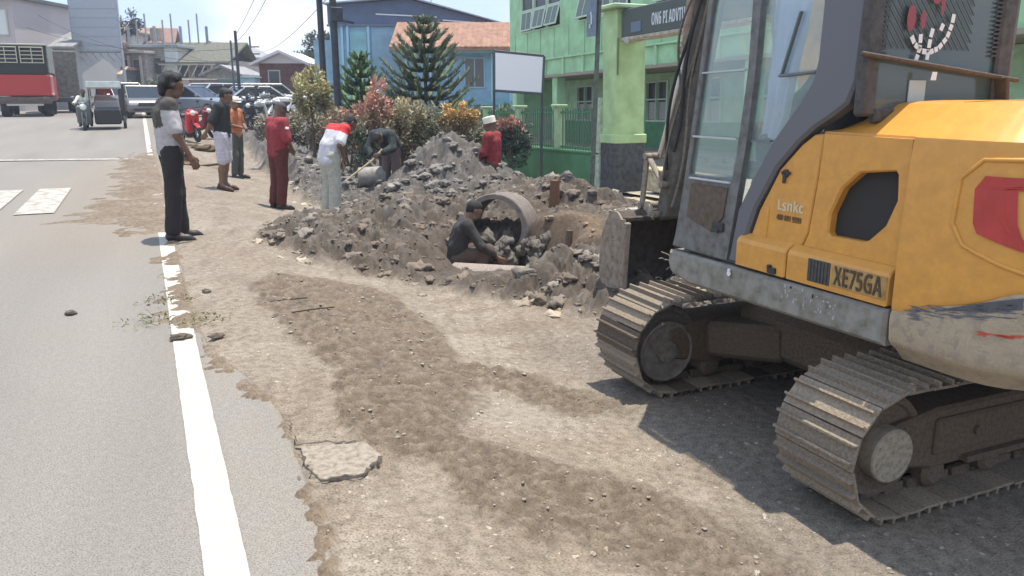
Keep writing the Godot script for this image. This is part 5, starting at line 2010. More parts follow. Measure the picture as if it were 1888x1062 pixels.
	obj("yard_wall", b, mat(0.15, 0.24, 0.27, 0.8, "grime", 0.6), l)


# ---------------------------------------------------------------- street on the left
func house(label: String, at: Vector3, turn: float, w: float, d: float, h: float, wall: Material, roof: Material, kind: String, wins: Array, extra := "") -> Node3D:
	var o := thing("house", label, "house", at, turn)
	var b := B.new()
	b.box(Vector3(0, h / 2 - 0.6, -d / 2), Vector3(w, h + 1.2, d))
	obj("wall", b, wall, o)
	b = B.new()
	match kind:
		"flat":
			b.box(Vector3(0, h + 0.1, -d / 2 + 0.2), Vector3(w + 0.5, 0.22, d + 0.8), 0.02)
		"gable":
			b.prism(V2([[-w / 2 - 0.4, h - 0.15], [0, h + w * 0.22], [w / 2 + 0.4, h - 0.15], [w / 2 + 0.4, h], [0, h + w * 0.22 + 0.16], [-w / 2 - 0.4, h]]), Vector3(0, 0, -d - 0.3), Vector3.RIGHT, Vector3.UP, Vector3(0, 0, d + 0.9))
			b.prism(V2([[-w / 2 + 0.01, h], [0, h + w * 0.21], [w / 2 - 0.01, h]]), Vector3(0, 0, -d + 0.02), Vector3.RIGHT, Vector3.UP, Vector3(0, 0, d - 0.04))
		"shed":
			b.prism(V2([[0.8, h - 0.35], [0.8, h - 0.22], [-d * 0.6, h + d * 0.22], [-d - 0.3, h - 0.2], [-d * 0.6, h + d * 0.22 - 0.14]]), Vector3(-w / 2 - 0.3, 0, 0), Vector3.BACK, Vector3.UP, Vector3(w + 0.6, 0, 0))
	obj("roof", b, roof, o)
	for q in wins:
		# x, y, width, height
		b = B.new()
		b.box(Vector3(q[0], q[1], 0.03), Vector3(q[2] + 0.14, q[3] + 0.14, 0.08), 0.01)
		var win := obj("window" if q.size() < 5 else q[4], b, mat(0.45, 0.45, 0.42, 0.7), o)
		b = B.new()
		b.box(Vector3(q[0], q[1], 0.06), Vector3(q[2], q[3], 0.06))
		obj("pane" if q.size() < 5 else "panel", b, mat(0.06, 0.065, 0.07, 0.3) if q.size() < 6 else q[5], win)
	return o


func build_left_street() -> void:
	var cream := mat(0.60, 0.58, 0.50, 0.8, "blotch", 0.4)
	var grey := mat(0.45, 0.45, 0.45, 0.8, "even", 0.4)
	var pinkish := mat(0.52, 0.47, 0.47, 0.8, "even", 0.4)
	var zinc := mat(0.36, 0.38, 0.40, 0.5, "grime", 0.4, 0.2)
	var rust := mat(0.26, 0.15, 0.12, 0.8, "grime", 0.5)
	var brown := mat(0.28, 0.22, 0.17, 0.8, "grime", 0.5)
	var o := house("tall pinkish grey shophouse with a dark flat eave above the red truck", Vector3(-8.6, 0.4, -60.2), YAW, 4.6, 8.0, 6.6, pinkish, mat(0.11, 0.12, 0.12, 0.7), "flat", [[-1.2, 4.6, 0.8, 1.0], [0.3, 4.6, 0.8, 1.0], [1.5, 5.2, 0.8, 1.4, "signboard", mat(0.6, 0.63, 0.62, 0.7)], [0, 2.0, 3.2, 1.6]])
	o = house("grey house under a long sloping zinc roof right of the pinkish shophouse", Vector3(-5.5, 0.4, -63.2), YAW, 4.2, 7.0, 4.2, grey, zinc, "shed", [[-1.0, 3.4, 0.7, 0.8], [0.8, 3.2, 0.7, 0.8], [0.2, 1.4, 2.6, 1.6]])
	o = house("rust brown two-storey shop with a balcony rail beside the billboard", Vector3(-4.6, 0.4, -68.0), YAW, 4.0, 6.0, 4.6, brown, rust, "flat", [[-0.8, 3.9, 1.0, 0.7], [0.8, 3.9, 1.0, 0.7], [0, 1.6, 3.0, 1.5]])
	var b := B.new()
	for k in 9:
		b.box(Vector3(-1.9 + k * 0.47, 3.0, 0.35), Vector3(0.06, 0.7, 0.06))
	b.box(Vector3(0, 3.36, 0.35), Vector3(4.0, 0.08, 0.1))
	b.box(Vector3(0, 2.62, 0.2), Vector3(4.0, 0.12, 0.5))
	obj("balcony", b, rust, o)
	# billboard
	var bb := thing("billboard", "huge blank blue-grey billboard on steel legs seen from behind the trucks", "billboard", Vector3(-2.2, 0.3, -62.4), YAW)
	b = B.new()
	b.box(Vector3(0, 6.5, 0), Vector3(3.1, 5.2, 0.25), 0.02)
	obj("panel", b, mat(0.42, 0.46, 0.52, 0.7, "even", 0.3), bb)
	for k in 9:
		b = B.new()
		b.box(Vector3(0, 4.2 + k * 0.58, 0.13), Vector3(3.08, 0.025, 0.02))
		obj("seam", b, mat(0.26, 0.30, 0.36, 0.7), bb)
	for x in [-1.56, 1.56]:
		b = B.new()
		b.box(Vector3(x, 4.4, 0.0), Vector3(0.09, 9.6, 0.2), 0.01)
		obj("leg", b, mat(0.30, 0.32, 0.36, 0.6), bb)
	b = B.new()
	for k in 6:
		b.bar(Vector3(-1.5 + k * 0.5, 3.8, -0.1), Vector3(-1.0 + k * 0.5, 3.2, -0.1), 0.06, 0.06)
	b.box(Vector3(0, 3.78, -0.05), Vector3(3.1, 0.1, 0.1))
	obj("truss", b, mat(0.2, 0.21, 0.23, 0.6), bb)
	# shops across the junction
	o = house("low shop with a blue-grey shutter and cream awning under the billboard", Vector3(-2.9, 0.1, -69.5), YAW, 4.4, 6.0, 3.0, mat(0.12, 0.14, 0.16, 0.8, "grime", 0.6), rust, "flat", [[0.0, 1.5, 1.9, 2.4, "shutter", mat(0.115, 0.15, 0.18, 0.7)], [-1.7, 1.5, 0.7, 1.6]])
	b = B.new()
	b.prism(V2([[0.0, 3.15], [1.3, 2.6], [1.3, 2.68], [0.0, 3.25]]), Vector3(-2.4, 0, 0), Vector3.BACK, Vector3.UP, Vector3(5.0, 0, 0))
	obj("awning", b, mat(0.55, 0.48, 0.40, 0.8, "grime", 0.5), o)
	o = house("shop with pale columns and dark openings left of the cream house", Vector3(-0.9, 0.1, -70.9), YAW, 3.4, 6.0, 4.3, mat(0.40, 0.38, 0.36, 0.8, "grime", 0.5), pinkish, "flat", [[-0.9, 2.6, 0.55, 2.4], [0.1, 2.6, 0.55, 2.4], [1.1, 2.6, 0.5, 2.4]])
	for x in [-1.4, -0.4, 0.6, 1.5]:
		b = B.new()
		b.box(Vector3(x, 2.0, 0.35), Vector3(0.16, 4.2, 0.16), 0.01)
		obj("column", b, mat(0.42, 0.38, 0.34, 0.8), o)
	o = house("cream two-storey house with one dark window across the junction", Vector3(1.3, 0.1, -71.9), YAW, 3.9, 7.0, 4.8, cream, mat(0.25, 0.28, 0.30, 0.7), "flat", [[0.15, 3.4, 0.85, 1.2], [-1.3, 3.3, 0.7, 0.7, "vent", mat(0.5, 0.48, 0.42, 0.8)]])
	b = B.new()
	b.box(Vector3(1.5, 2.6, 0.2), Vector3(0.9, 4.4, 0.4), 0.01)
	obj("bay", b, mat(0.56, 0.62, 0.60, 0.8), o)
	# bare concrete columns of an unfinished storey
	rng.seed = 8
	var un := thing("unfinished_storey", "row of bare reinforcing columns standing on the roofs left of the utility poles", "building frame", Vector3(2.6, 4.6, -76.0), YAW)
	for k in 10:
		b = B.new()
		var x := -3.2 + k * 0.72
		b.box(Vector3(x, 1.0 + 0.25 * (k % 3), 0), Vector3(0.09 if k % 3 else 0.2, 2.4 + 0.5 * (k % 3), 0.12))
		obj("column", b, mat(0.24, 0.26, 0.30, 0.8), un)
	b = B.new()
	b.box(Vector3(0, -2.4, -1.5), Vector3(7.2, 4.6, 3.0))
	b.box(Vector3(0, 0.0, -1.5), Vector3(7.4, 0.2, 3.2))
	obj("lower_storey", b, mat(0.40, 0.39, 0.37, 0.8, "grime", 0.4), un)
	b = B.new()
	for k in 4:
		b.box(Vector3(-0.6 + k * 0.5, 0.9, -0.4), Vector3(2.4, 0.05, 0.05))
	obj("scaffold_rail", b, mat(0.3, 0.3, 0.32, 0.7), un)
	o = house("house with a weathered roof and a cream lattice balcony left of the poles", Vector3(4.3, 0.1, -71.0), YAW, 5.2, 7.0, 3.9, mat(0.42, 0.38, 0.36, 0.8, "grime", 0.5), mat(0.145, 0.15, 0.12, 0.85, "grime", 0.5), "shed", [[-1.9, 3.0, 0.7, 1.2], [-0.9, 2.9, 0.6, 1.1], [0.4, 2.7, 1.0, 1.2], [1.7, 2.4, 0.8, 1.4]])
	for k in 7:
		b = B.new()
		b.bar(Vector3(-2.4 + k * 0.6, 2.6, 1.0), Vector3(-1.9 + k * 0.6, 3.45, 1.0), 0.07, 0.05, 0.0, Vector3.BACK)
		obj("brace", b, mat(0.58, 0.54, 0.47, 0.8), o)
	b = B.new()
	b.box(Vector3(-0.3, 3.5, 1.0), Vector3(4.4, 0.12, 0.12))
	b.box(Vector3(-0.3, 2.3, 0.95), Vector3(4.8, 0.4, 0.1))
	obj("balcony", b, mat(0.55, 0.52, 0.47, 0.8, "grime", 0.6), o)
	o = house("small grey gabled house nearest the thin pair of poles", Vector3(5.9, 0.1, -66.6), YAW, 2.5, 5.0, 2.7, mat(0.36, 0.36, 0.36, 0.8, "grime", 0.5), mat(0.33, 0.34, 0.36, 0.7, "grime", 0.5), "gable", [[-0.6, 1.6, 0.5, 0.8], [0.5, 1.6, 0.5, 0.8]])
	# white wall and low roof in front of the parked cars
	b = B.new()
	b.x = Transform3D(Basis(Vector3.UP, YAW), Vector3(4.3, 0.2, -62.0))
	b.box(Vector3(0, 0.9, 0), Vector3(4.6, 2.4, 0.2), 0.02)
	b.box(Vector3(0, 2.14, 0), Vector3(4.8, 0.1, 0.35), 0.02)
	tag(obj("yard_wall", b, mat(0.52, 0.49, 0.47, 0.8, "grime", 0.4)), "long pale yard wall below the lattice balcony", "wall")
	o = house("dark open roadside stall with a brown roof behind the parked cars", Vector3(5.1, 0.2, -58.6), YAW, 3.4, 3.0, 1.9, mat(0.10, 0.09, 0.08, 0.9), mat(0.20, 0.15, 0.12, 0.8, "grime", 0.6), "flat", [[0.0, 0.9, 2.6, 0.9]])
	o = house("small house with a white gable and dark red wall behind the yellow shrub", Vector3(8.1, 0.3, -52.5), YAW, 2.8, 5.0, 2.9, mat(0.16, 0.075, 0.075, 0.8, "grime", 0.5), mat(0.62, 0.58, 0.60, 0.7), "gable", [[-0.5, 2.0, 0.6, 0.9]])
	o = house("long dark green stall roof behind the parked motorcycles", Vector3(6.6, 0.2, -54.5), YAW, 3.6, 3.0, 1.9, mat(0.13, 0.14, 0.14, 0.9), mat(0.10, 0.16, 0.15, 0.7), "flat", [[0.6, 1.0, 1.4, 1.0]])
	# farther roofs that fill the skyline
	house("distant pale house with a rusty roof above the cream house", Vector3(0.4, 0.6, -88.0), YAW + 0.3, 6.0, 7.0, 5.6, mat(0.48, 0.45, 0.42, 0.8, "grime", 0.4), rust, "shed", [[-1.6, 4.2, 0.9, 1.1], [0.2, 4.2, 0.9, 1.1], [1.8, 4.2, 0.9, 1.1]])
	house("distant grey house with a low zinc gable right of the unfinished columns", Vector3(7.2, 0.6, -90.0), YAW - 0.2, 6.0, 7.0, 4.4, mat(0.40, 0.40, 0.40, 0.8, "grime", 0.4), zinc, "gable", [[-1.5, 3.2, 0.9, 1.1], [1.2, 3.2, 0.9, 1.1]])
	house("distant white house just right of the billboard", Vector3(-2.4, 0.6, -84.0), YAW, 3.2, 6.0, 6.3, mat(0.55, 0.55, 0.55, 0.8, "grime", 0.4), brown, "gable", [[0.4, 4.9, 0.7, 1.0], [0.4, 3.2, 0.7, 1.0]])
	var tank := thing("water_tank", "round orange-grey water tank on a frame above the shop roofs", "water tank", Vector3(1.9, 5.2, -79.0))
	b = B.new()
	b.lathe(Vector3.ZERO, Vector3.UP, [Vector2(0.0, 0.6), Vector2(0.5, 0.6), Vector2(0.55, 0.7), Vector2(0.55, 1.6), Vector2(0.3, 1.8), Vector2(0.0, 1.82)], 16)
	obj("barrel", b, mat(0.40, 0.30, 0.22, 0.6, "blotch", 1.0), tank)
	for q in [[-0.4, -0.4], [0.4, -0.4], [0.4, 0.4], [-0.4, 0.4]]:
		b = B.new()
		b.bar(Vector3(q[0], -0.6, q[1]), Vector3(q[0], 0.62, q[1]), 0.07, 0.07)
		obj("leg", b, mat(0.2, 0.2, 0.2, 0.7), tank)
	b = B.new()
	b.x = Transform3D(Basis(Vector3.UP, YAW), Vector3(5.7, 0.2, -50.05))
	b.box(Vector3(0, 1.0, -0.5), Vector3(0.95, 2.2, 1.0), 0.02)
	b.box(Vector3(0, 2.13, -0.5), Vector3(1.1, 0.06, 1.2), 0.01)
	b.box(Vector3(0.1, 1.15, 0.02), Vector3(0.6, 0.8, 0.05), 0.01)
	tag(obj("kiosk", b, mat(0.36, 0.50, 0.54, 0.7, "blotch", 1.0)), "narrow light blue kiosk right of the thin pair of poles", "kiosk")


func build_poles_and_wires() -> void:
	var iron := mat(0.045, 0.055, 0.075, 0.6, "grime", 1.0)
	var spots := [
		["thick dark utility pole behind the topiary shrubs, right one of the near pair", 4.78, -22.0, 0.10, 0.075, 9.0],
		["dark utility pole behind the topiary shrubs, left one of the near pair", 4.50, -22.3, 0.085, 0.075, 9.0],
		["thin dark utility pole above the man in black, right one of the far pair", 4.62, -43.9, 0.085, 0.07, 4.15],
		["thin grey utility pole above the man in black, left one of the far pair", 4.40, -44.2, 0.05, 0.05, 3.7],
		["slender utility pole rising behind the red truck", -5.86, -62.8, 0.09, 0.08, 9.0],
		["distant utility pole with crossarms between the far pair and the casuarinas", 9.38, -77.9, 0.10, 0.08, 6.0]]
	for k in spots.size():
		var s: Array = spots[k]
		var o := thing("utility_pole", s[0], "utility pole", Vector3(s[1], gh(s[1], s[2]) - 0.1 if s[2] > -39.0 else 0.3, s[2]))
		var b := B.new()
		b.cyl(Vector3.ZERO, Vector3(-0.03 if k < 2 else 0.0, s[5], 0), s[3], s[4], 12)
		obj("pole", b, mat(0.11, 0.16, 0.18, 0.6, "grime", 1.0) if k == 3 else iron, o)
		if k >= 4:
			for y in [0.75, 0.85]:
				b = B.new()
				b.box(Vector3(0, s[5] * y, 0), Vector3(1.6, 0.1, 0.1), 0.0, Basis(Vector3.UP, YAW))
				obj("crossarm", b, iron, o)
		if k == 0:
			b = B.new()
			b.bar(Vector3(0, 3.6, 0), Vector3(0.5, 3.5, 0.1), 0.05, 0.05)
			b.box(Vector3(0.05, 3.7, 0.1), Vector3(0.3, 0.35, 0.12), 0.01)
			obj("bracket", b, iron, o)
	# wires sagging between them
	var runs := [
		["wire sagging from the near pole pair to the thin far poles, upper", Vector3(4.7, 8.2, -22.1), Vector3(4.6, 4.2, -43.9), 0.5, 0.012],
		["wire sagging from the near pole pair to the thin far poles, lower", Vector3(4.7, 7.2, -22.1), Vector3(4.6, 3.9, -43.9), 0.7, 0.012],
		["long wire crossing the sky from the thin far poles to the billboard", Vector3(4.6, 3.6, -43.9), Vector3(-6.0, 5.4, -60.5), 0.6, 0.012],
		["wire from the thin far poles to the slender pole behind the truck, low", Vector3(4.6, 3.0, -43.9), Vector3(-5.9, 6.6, -62.8), 0.9, 0.012],
		["wire from the far crossarms to the near pole pair", Vector3(9.4, 5.2, -77.9), Vector3(4.7, 3.9, -22.1), 0.7, 0.010],
		["wire from the far crossarms to the thin poles", Vector3(9.4, 4.4, -77.9), Vector3(4.6, 3.4, -43.9), 0.4, 0.010],
		["wire passing over the houses left of the thin poles", Vector3(4.6, 2.5, -43.9), Vector3(-1.0, 6.2, -62.0), 0.3, 0.010]]
	for s in runs:
		var b := B.new()
		var pts := []
		for k in 13:
			var t := k / 12.0
			pts.append((s[1] as Vector3).lerp(s[2], t) + Vector3.DOWN * s[3] * 4.0 * t * (1.0 - t))
		b.tube(pts, s[4], 5)
		tag(obj("wire", b, mat(0.05, 0.055, 0.06, 0.7)), s[0], "wire", "overhead wires")


# ---------------------------------------------------------------- plants
func leaf(b: B, at: Vector3, s: float, up: Vector3) -> void:
	var d := (up + Vector3(rng.randf_range(-1, 1), rng.randf_range(-0.6, 1), rng.randf_range(-1, 1)) * 0.9).normalized()
	var e := d.cross(Vector3(rng.randf_range(-1, 1), rng.randf_range(-1, 1), rng.randf_range(-1, 1))).normalized()
	var n := d.cross(e)
	if n.y < 0:
		n = -n
	b.sq(at - d * s, at + e * s * 0.4 + n * s * 0.12, at + d * s, at - e * s * 0.4 + n * s * 0.12, n, n, n, n)


# leafy mass: lumps of leaves in the volume between half and full radius
func crown(b: B, o: Vector3, r: Vector3, count: int, size: float, low: Color, top: Color, top_from := 0.2, cone := 0.0) -> void:
	var lumps := []
	for k in 26:
		var d := Vector3(rng.randfn(), rng.randfn() * 0.9, rng.randfn()).normalized() * rng.randf_range(0.55, 0.88)
		lumps.append([d, rng.randf_range(0.22, 0.36), rng.randf_range(0.7, 1.25)])
	for k in count:
		var l: Array = lumps[rng.randi() % 26]
		var q: Vector3 = l[0] + Vector3(rng.randfn(), rng.randfn(), rng.randfn()).normalized() * l[1] * pow(rng.randf(), 0.4)
		if q.length() > 1.08:
			continue
		var narrow := 1.0 - cone * clampf((q.y + 1.0) / 2.0, 0, 1)
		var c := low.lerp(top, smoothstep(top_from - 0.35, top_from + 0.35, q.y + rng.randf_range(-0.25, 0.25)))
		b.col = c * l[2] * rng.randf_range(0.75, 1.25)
		leaf(b, o + Vector3(q.x * narrow, q.y, q.z * narrow) * r, size * rng.randf_range(0.7, 1.3), q)


func shrub(label: String, at: Vector3, balls: Array, size: float, group := "clipped shrubs above the trench") -> void:
	var o := thing("shrub", label, "shrub", at, 0.0, group)
	var leaves := mat(1, 1, 1, 0.6, "", 1, 0, "", 1, 0.3, true)
	leaves.backlight_enabled = true
	leaves.backlight = Color(0.35, 0.35, 0.2)
	var b := B.new()
	for q in balls:
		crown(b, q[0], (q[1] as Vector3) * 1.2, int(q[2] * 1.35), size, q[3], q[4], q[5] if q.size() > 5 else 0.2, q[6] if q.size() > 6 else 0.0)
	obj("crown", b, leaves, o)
	b = B.new()
	for q in balls:
		var c: Vector3 = q[0]
		b.tube([Vector3(0.0, -0.2, 0), Vector3(c.x * 0.4, c.y * 0.5, c.z * 0.4), c], 0.035, 6, 0.012)
		for k in 5:
			var d: Vector3 = Vector3(rng.randf_range(-1, 1), rng.randf_range(-0.1, 0.8), rng.randf_range(-1, 1)) * q[1] * 0.7
			b.tube([c - Vector3(0, q[1].y * 0.5, 0), c + d], 0.012, 5, 0.004)
	obj("stem", b, mat(0.16, 0.12, 0.08, 0.9), o)


func conifer(label: String, at: Vector3, h: float, spread: float, whorls: int, dark: Color, light: Color, seed_no: int, bare := 0.05) -> void:
	rng.seed = seed_no
	var o := thing("pine_tree", label, "tree", at)
	var b := B.new()
	b.tube([Vector3(0, -0.2, 0), Vector3(0.02, h * 0.4, 0), Vector3(0, h * 0.75, 0.01), Vector3(0, h, 0)], 0.075, 8, 0.012)
	obj("trunk", b, mat(0.12, 0.10, 0.075, 0.9, "soil", 2.0), o)
	b = B.new()
	var wood := B.new()
	for w in whorls:
		var t := (w + 0.5) / whorls
		var y := h * lerpf(bare, 0.985, t)
		var len := spread * pow(1.0 - t, 0.72) * rng.randf_range(0.85, 1.1) + 0.10
		var m := 8
		for k in m:
			var a := TAU * (k + 0.5 * (w % 2)) / m + rng.randf_range(-0.15, 0.15)
			var d := Vector3(cos(a), 0, sin(a))
			var l := len * rng.randf_range(0.8, 1.1)
			var lift := lerpf(0.20, 0.55, t)
			var pts := []
			for s in 6:
				var u := s / 5.0
				pts.append(Vector3(0, y, 0) + d * l * u + Vector3.UP * l * lift * (u * u * 0.9 + u * 0.2) - Vector3.UP * l * 0.12 * sin(u * PI))
			wood.tube(pts, 0.012, 4, 0.004)
			var steps_n := int(l / 0.02) + 3
			for s in steps_n:
				var u := (s + 0.5) / steps_n
				if u < 0.12:
					continue
				var f := u * 5.0
				var i0 := mini(int(f), 4)
				var q: Vector3 = pts[i0].lerp(pts[i0 + 1], f - i0)
				var dir: Vector3 = (pts[i0 + 1] - pts[i0]).normalized()
				for j in 6:
					var nn := dir.cross(Vector3(rng.randfn(), rng.randfn(), rng.randfn())).normalized()
					if nn.y < -0.5:
						nn.y = -nn.y * 0.5
					var tip := q + (nn * 0.75 + dir * 0.6 + Vector3.UP * 0.15) * rng.randf_range(0.07, 0.13)
					var e := (tip - q).cross(dir).normalized() * 0.018
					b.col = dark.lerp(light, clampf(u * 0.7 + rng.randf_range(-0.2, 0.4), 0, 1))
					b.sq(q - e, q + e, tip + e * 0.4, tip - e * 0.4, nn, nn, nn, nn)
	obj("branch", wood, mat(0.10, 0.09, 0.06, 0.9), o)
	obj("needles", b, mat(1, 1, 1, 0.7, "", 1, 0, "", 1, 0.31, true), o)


func broad_tree(label: String, at: Vector3, h: float, blobs: Array, size: float, low: Color, top: Color, seed_no: int) -> void:
	rng.seed = seed_no
	var o := thing("tree", label, "tree", at)
	var leaves := mat(1, 1, 1, 0.65, "", 1, 0, "", 1, 0.32, true)
	leaves.backlight_enabled = true
	leaves.backlight = Color(0.25, 0.3, 0.15)
	var b := B.new()
	var w := B.new()
	w.tube([Vector3(0, -0.4, 0), Vector3(0.05, h * 0.35, 0), Vector3(0, h * 0.6, 0)], 0.16, 8, 0.09)
	for q in blobs:
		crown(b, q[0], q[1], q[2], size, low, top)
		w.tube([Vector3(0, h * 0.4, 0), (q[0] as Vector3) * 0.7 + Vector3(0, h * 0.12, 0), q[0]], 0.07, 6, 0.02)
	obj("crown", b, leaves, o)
	obj("trunk", w, mat(0.13, 0.10, 0.075, 0.9, "soil", 2.0), o)


func build_plants() -> void:
	rng.seed = 500
	conifer("tall dark green Norfolk pine with upswept branches in front of the blue hall", Vector3(6.87, -0.1, -21.0), 3.5, 1.62, 14, Color(0.06, 0.085, 0.06), Color(0.15, 0.20, 0.115), 501)
	conifer("smaller bright green conifer left of the Norfolk pine", Vector3(5.55, -0.1, -22.6), 2.6, 1.15, 11, Color(0.06, 0.11, 0.055), Color(0.15, 0.26, 0.11), 502)
	broad_tree("feathery dark casuarina left of the blue hall, beyond the yellow-green shrub", Vector3(11.2, 0.2, -58.0), 5.4, [[Vector3(0.6, 4.4, 0), Vector3(1.6, 1.1, 1.4), 1500], [Vector3(-1.2, 3.2, 0.3), Vector3(1.7, 0.9, 1.4), 1500], [Vector3(-0.2, 2.2, 0.2), Vector3(2.0, 1.0, 1.5), 1500], [Vector3(1.2, 3.0, 0.1), Vector3(1.4, 1.2, 1.3), 1200]], 0.13, Color(0.05, 0.065, 0.05), Color(0.10, 0.125, 0.09), 503)
	broad_tree("low grey-green tree behind the roadside stalls", Vector3(9.4, 0.2, -56.0), 2.4, [[Vector3(0, 1.6, 0), Vector3(1.5, 0.8, 1.2), 1200], [Vector3(-1.3, 1.3, 0), Vector3(1.1, 0.6, 1.0), 800]], 0.12, Color(0.06, 0.075, 0.055), Color(0.13, 0.15, 0.10), 504)
	broad_tree("green hedge-like tree below the shop columns", Vector3(0.2, 0.2, -63.5), 1.8, [[Vector3(-0.8, 1.5, 0), Vector3(1.1, 0.55, 0.8), 900], [Vector3(0.9, 1.5, 0), Vector3(1.2, 0.6, 0.8), 900]], 0.12, Color(0.06, 0.08, 0.055), Color(0.12, 0.15, 0.10), 505)
	broad_tree("hazy dark tree behind the shop roofs at the far left junction", Vector3(-0.5, 2.6, -78.0), 4.2, [[Vector3(0, 4.6, 0), Vector3(1.4, 1.3, 1.2), 900]], 0.16, Color(0.07, 0.08, 0.07), Color(0.12, 0.14, 0.12), 506)
	rng.seed = 520
	var g := Color(0.120, 0.135, 0.085)
	var pink := Color(0.519, 0.263, 0.204)
	var olive := Color(0.228, 0.224, 0.120)
	shrub("tall cone-shaped shrub with pinkish red young leaves on top", Vector3(4.45, -0.1, -16.6), [[Vector3(0, 1.32, 0), Vector3(0.34, 0.50, 0.34), 1500, Color(0.256, 0.177, 0.118), Color(0.576, 0.319, 0.251), -0.1, 0.45], [Vector3(-0.12, 0.75, 0.05), Vector3(0.42, 0.5, 0.4), 1300, Color(0.145, 0.120, 0.076), Color(0.334, 0.245, 0.152), 0.2]], 0.042)
	shrub("broad olive and tan leafed shrub right of the pink-topped cone", Vector3(4.98, 0.0, -16.75), [[Vector3(0, 0.95, 0), Vector3(0.48, 0.42, 0.42), 1500, Color(0.145, 0.126, 0.071), Color(0.399, 0.350, 0.222), 0.1], [Vector3(-0.2, 0.5, 0.2), Vector3(0.5, 0.45, 0.4), 1300, Color(0.119, 0.099, 0.059), Color(0.338, 0.269, 0.161), 0.3], [Vector3(0.35, 0.75, -0.1), Vector3(0.38, 0.4, 0.35), 900, g, Color(0.367, 0.337, 0.239), 0.2]], 0.042)
	shrub("yellow-green bushy shrub standing left of the near pole pair", Vector3(3.56, -0.1, -19.2), [[Vector3(0, 1.55, 0), Vector3(0.42, 0.52, 0.4), 1700, Color(0.213, 0.202, 0.099), Color(0.450, 0.410, 0.213), 0.0], [Vector3(0.1, 0.9, 0.1), Vector3(0.5, 0.55, 0.45), 1400, Color(0.148, 0.138, 0.084), Color(0.331, 0.292, 0.174), 0.2]], 0.05)
	shrub("red-brown leafed shrub at the foot of the near pole pair", Vector3(4.15, -0.1, -18.2), [[Vector3(0.25, 0.95, 0), Vector3(0.42, 0.45, 0.4), 1500, Color(0.214, 0.131, 0.096), Color(0.502, 0.285, 0.221), 0.0], [Vector3(-0.25, 0.75, 0.1), Vector3(0.45, 0.45, 0.4), 1200, Color(0.158, 0.123, 0.088), Color(0.392, 0.293, 0.214), 0.2]], 0.045)
	shrub("clipped ball shrub with a dark green lower half behind the bent man in white", Vector3(3.72, -0.05, -15.8), [[Vector3(0, 0.62, 0), Vector3(0.42, 0.42, 0.4), 1500, Color(0.056, 0.085, 0.056), Color(0.212, 0.173, 0.124), 0.55]], 0.04)
	shrub("round topiary bush with bright orange top leaves beside the soil peak", Vector3(5.95, 0.02, -16.0), [[Vector3(0, 0.95, 0), Vector3(0.37, 0.33, 0.36), 2200, Color(0.214, 0.150, 0.076), Color(0.640, 0.416, 0.165), 0.05], [Vector3(-0.1, 0.5, 0), Vector3(0.34, 0.4, 0.34), 900, Color(0.135, 0.120, 0.085), Color(0.330, 0.270, 0.182), 0.3]], 0.036)
	shrub("round bush with pink top and dark green sides beside the flat white cap", Vector3(6.55, -0.1, -14.8), [[Vector3(0, 0.78, 0), Vector3(0.40, 0.34, 0.38), 1900, Color(0.049, 0.079, 0.059), Color(0.444, 0.217, 0.173), 0.35], [Vector3(0.0, 0.45, 0), Vector3(0.40, 0.42, 0.38), 1700, Color(0.046, 0.073, 0.053), Color(0.077, 0.112, 0.077), 0.8]], 0.036)
	shrub("grey-green loose shrub between the Norfolk pine and the orange bush", Vector3(5.75, 0.0, -17.6), [[Vector3(0, 0.75, 0), Vector3(0.55, 0.45, 0.45), 1500, Color(0.115, 0.125, 0.095), Color(0.313, 0.323, 0.263), 0.2], [Vector3(-0.5, 0.6, 0.2), Vector3(0.4, 0.4, 0.4), 900, Color(0.112, 0.117, 0.082), Color(0.302, 0.282, 0.214), 0.2]], 0.045)
	shrub("dusty grey-brown scrub behind the man in maroon", Vector3(2.95, 0.05, -20.5), [[Vector3(0.1, 0.55, 0), Vector3(0.55, 0.5, 0.5), 1300, Color(0.136, 0.122, 0.097), Color(0.326, 0.287, 0.228), 0.2], [Vector3(0.75, 0.6, 0.3), Vector3(0.45, 0.5, 0.45), 1000, Color(0.136, 0.126, 0.086), Color(0.323, 0.284, 0.205), 0.2]], 0.045)
	shrub("tan dry plant hanging over the soil right of the orange bush", Vector3(6.3, 0.0, -16.5), [[Vector3(0, 0.65, 0), Vector3(0.3, 0.45, 0.3), 800, Color(0.225, 0.186, 0.127), Color(0.451, 0.372, 0.264), 0.1]], 0.05)
	shrub("dark green yard plant behind the bars of the school fence", Vector3(8.6, -0.4, -19.5), [[Vector3(0, 0.9, 0), Vector3(0.5, 0.6, 0.6), 1000, Color(0.062, 0.092, 0.057), Color(0.151, 0.220, 0.122), 0.2], [Vector3(0.2, 0.7, -2.4), Vector3(0.5, 0.6, 0.7), 1000, Color(0.063, 0.102, 0.052), Color(0.142, 0.240, 0.112), 0.2]], 0.07, "plants in the school yard")
	# weeds pulled out and dropped on the road edge
	var weeds := [[0.02, -6.3, "wilted green weeds lying across the white line by the dirt clumps"], [0.22, -5.65, "small tuft of green weeds on the soil right of the white line"], [-0.12, -5.75, "stray leaves dropped on the asphalt just left of the white line"]]
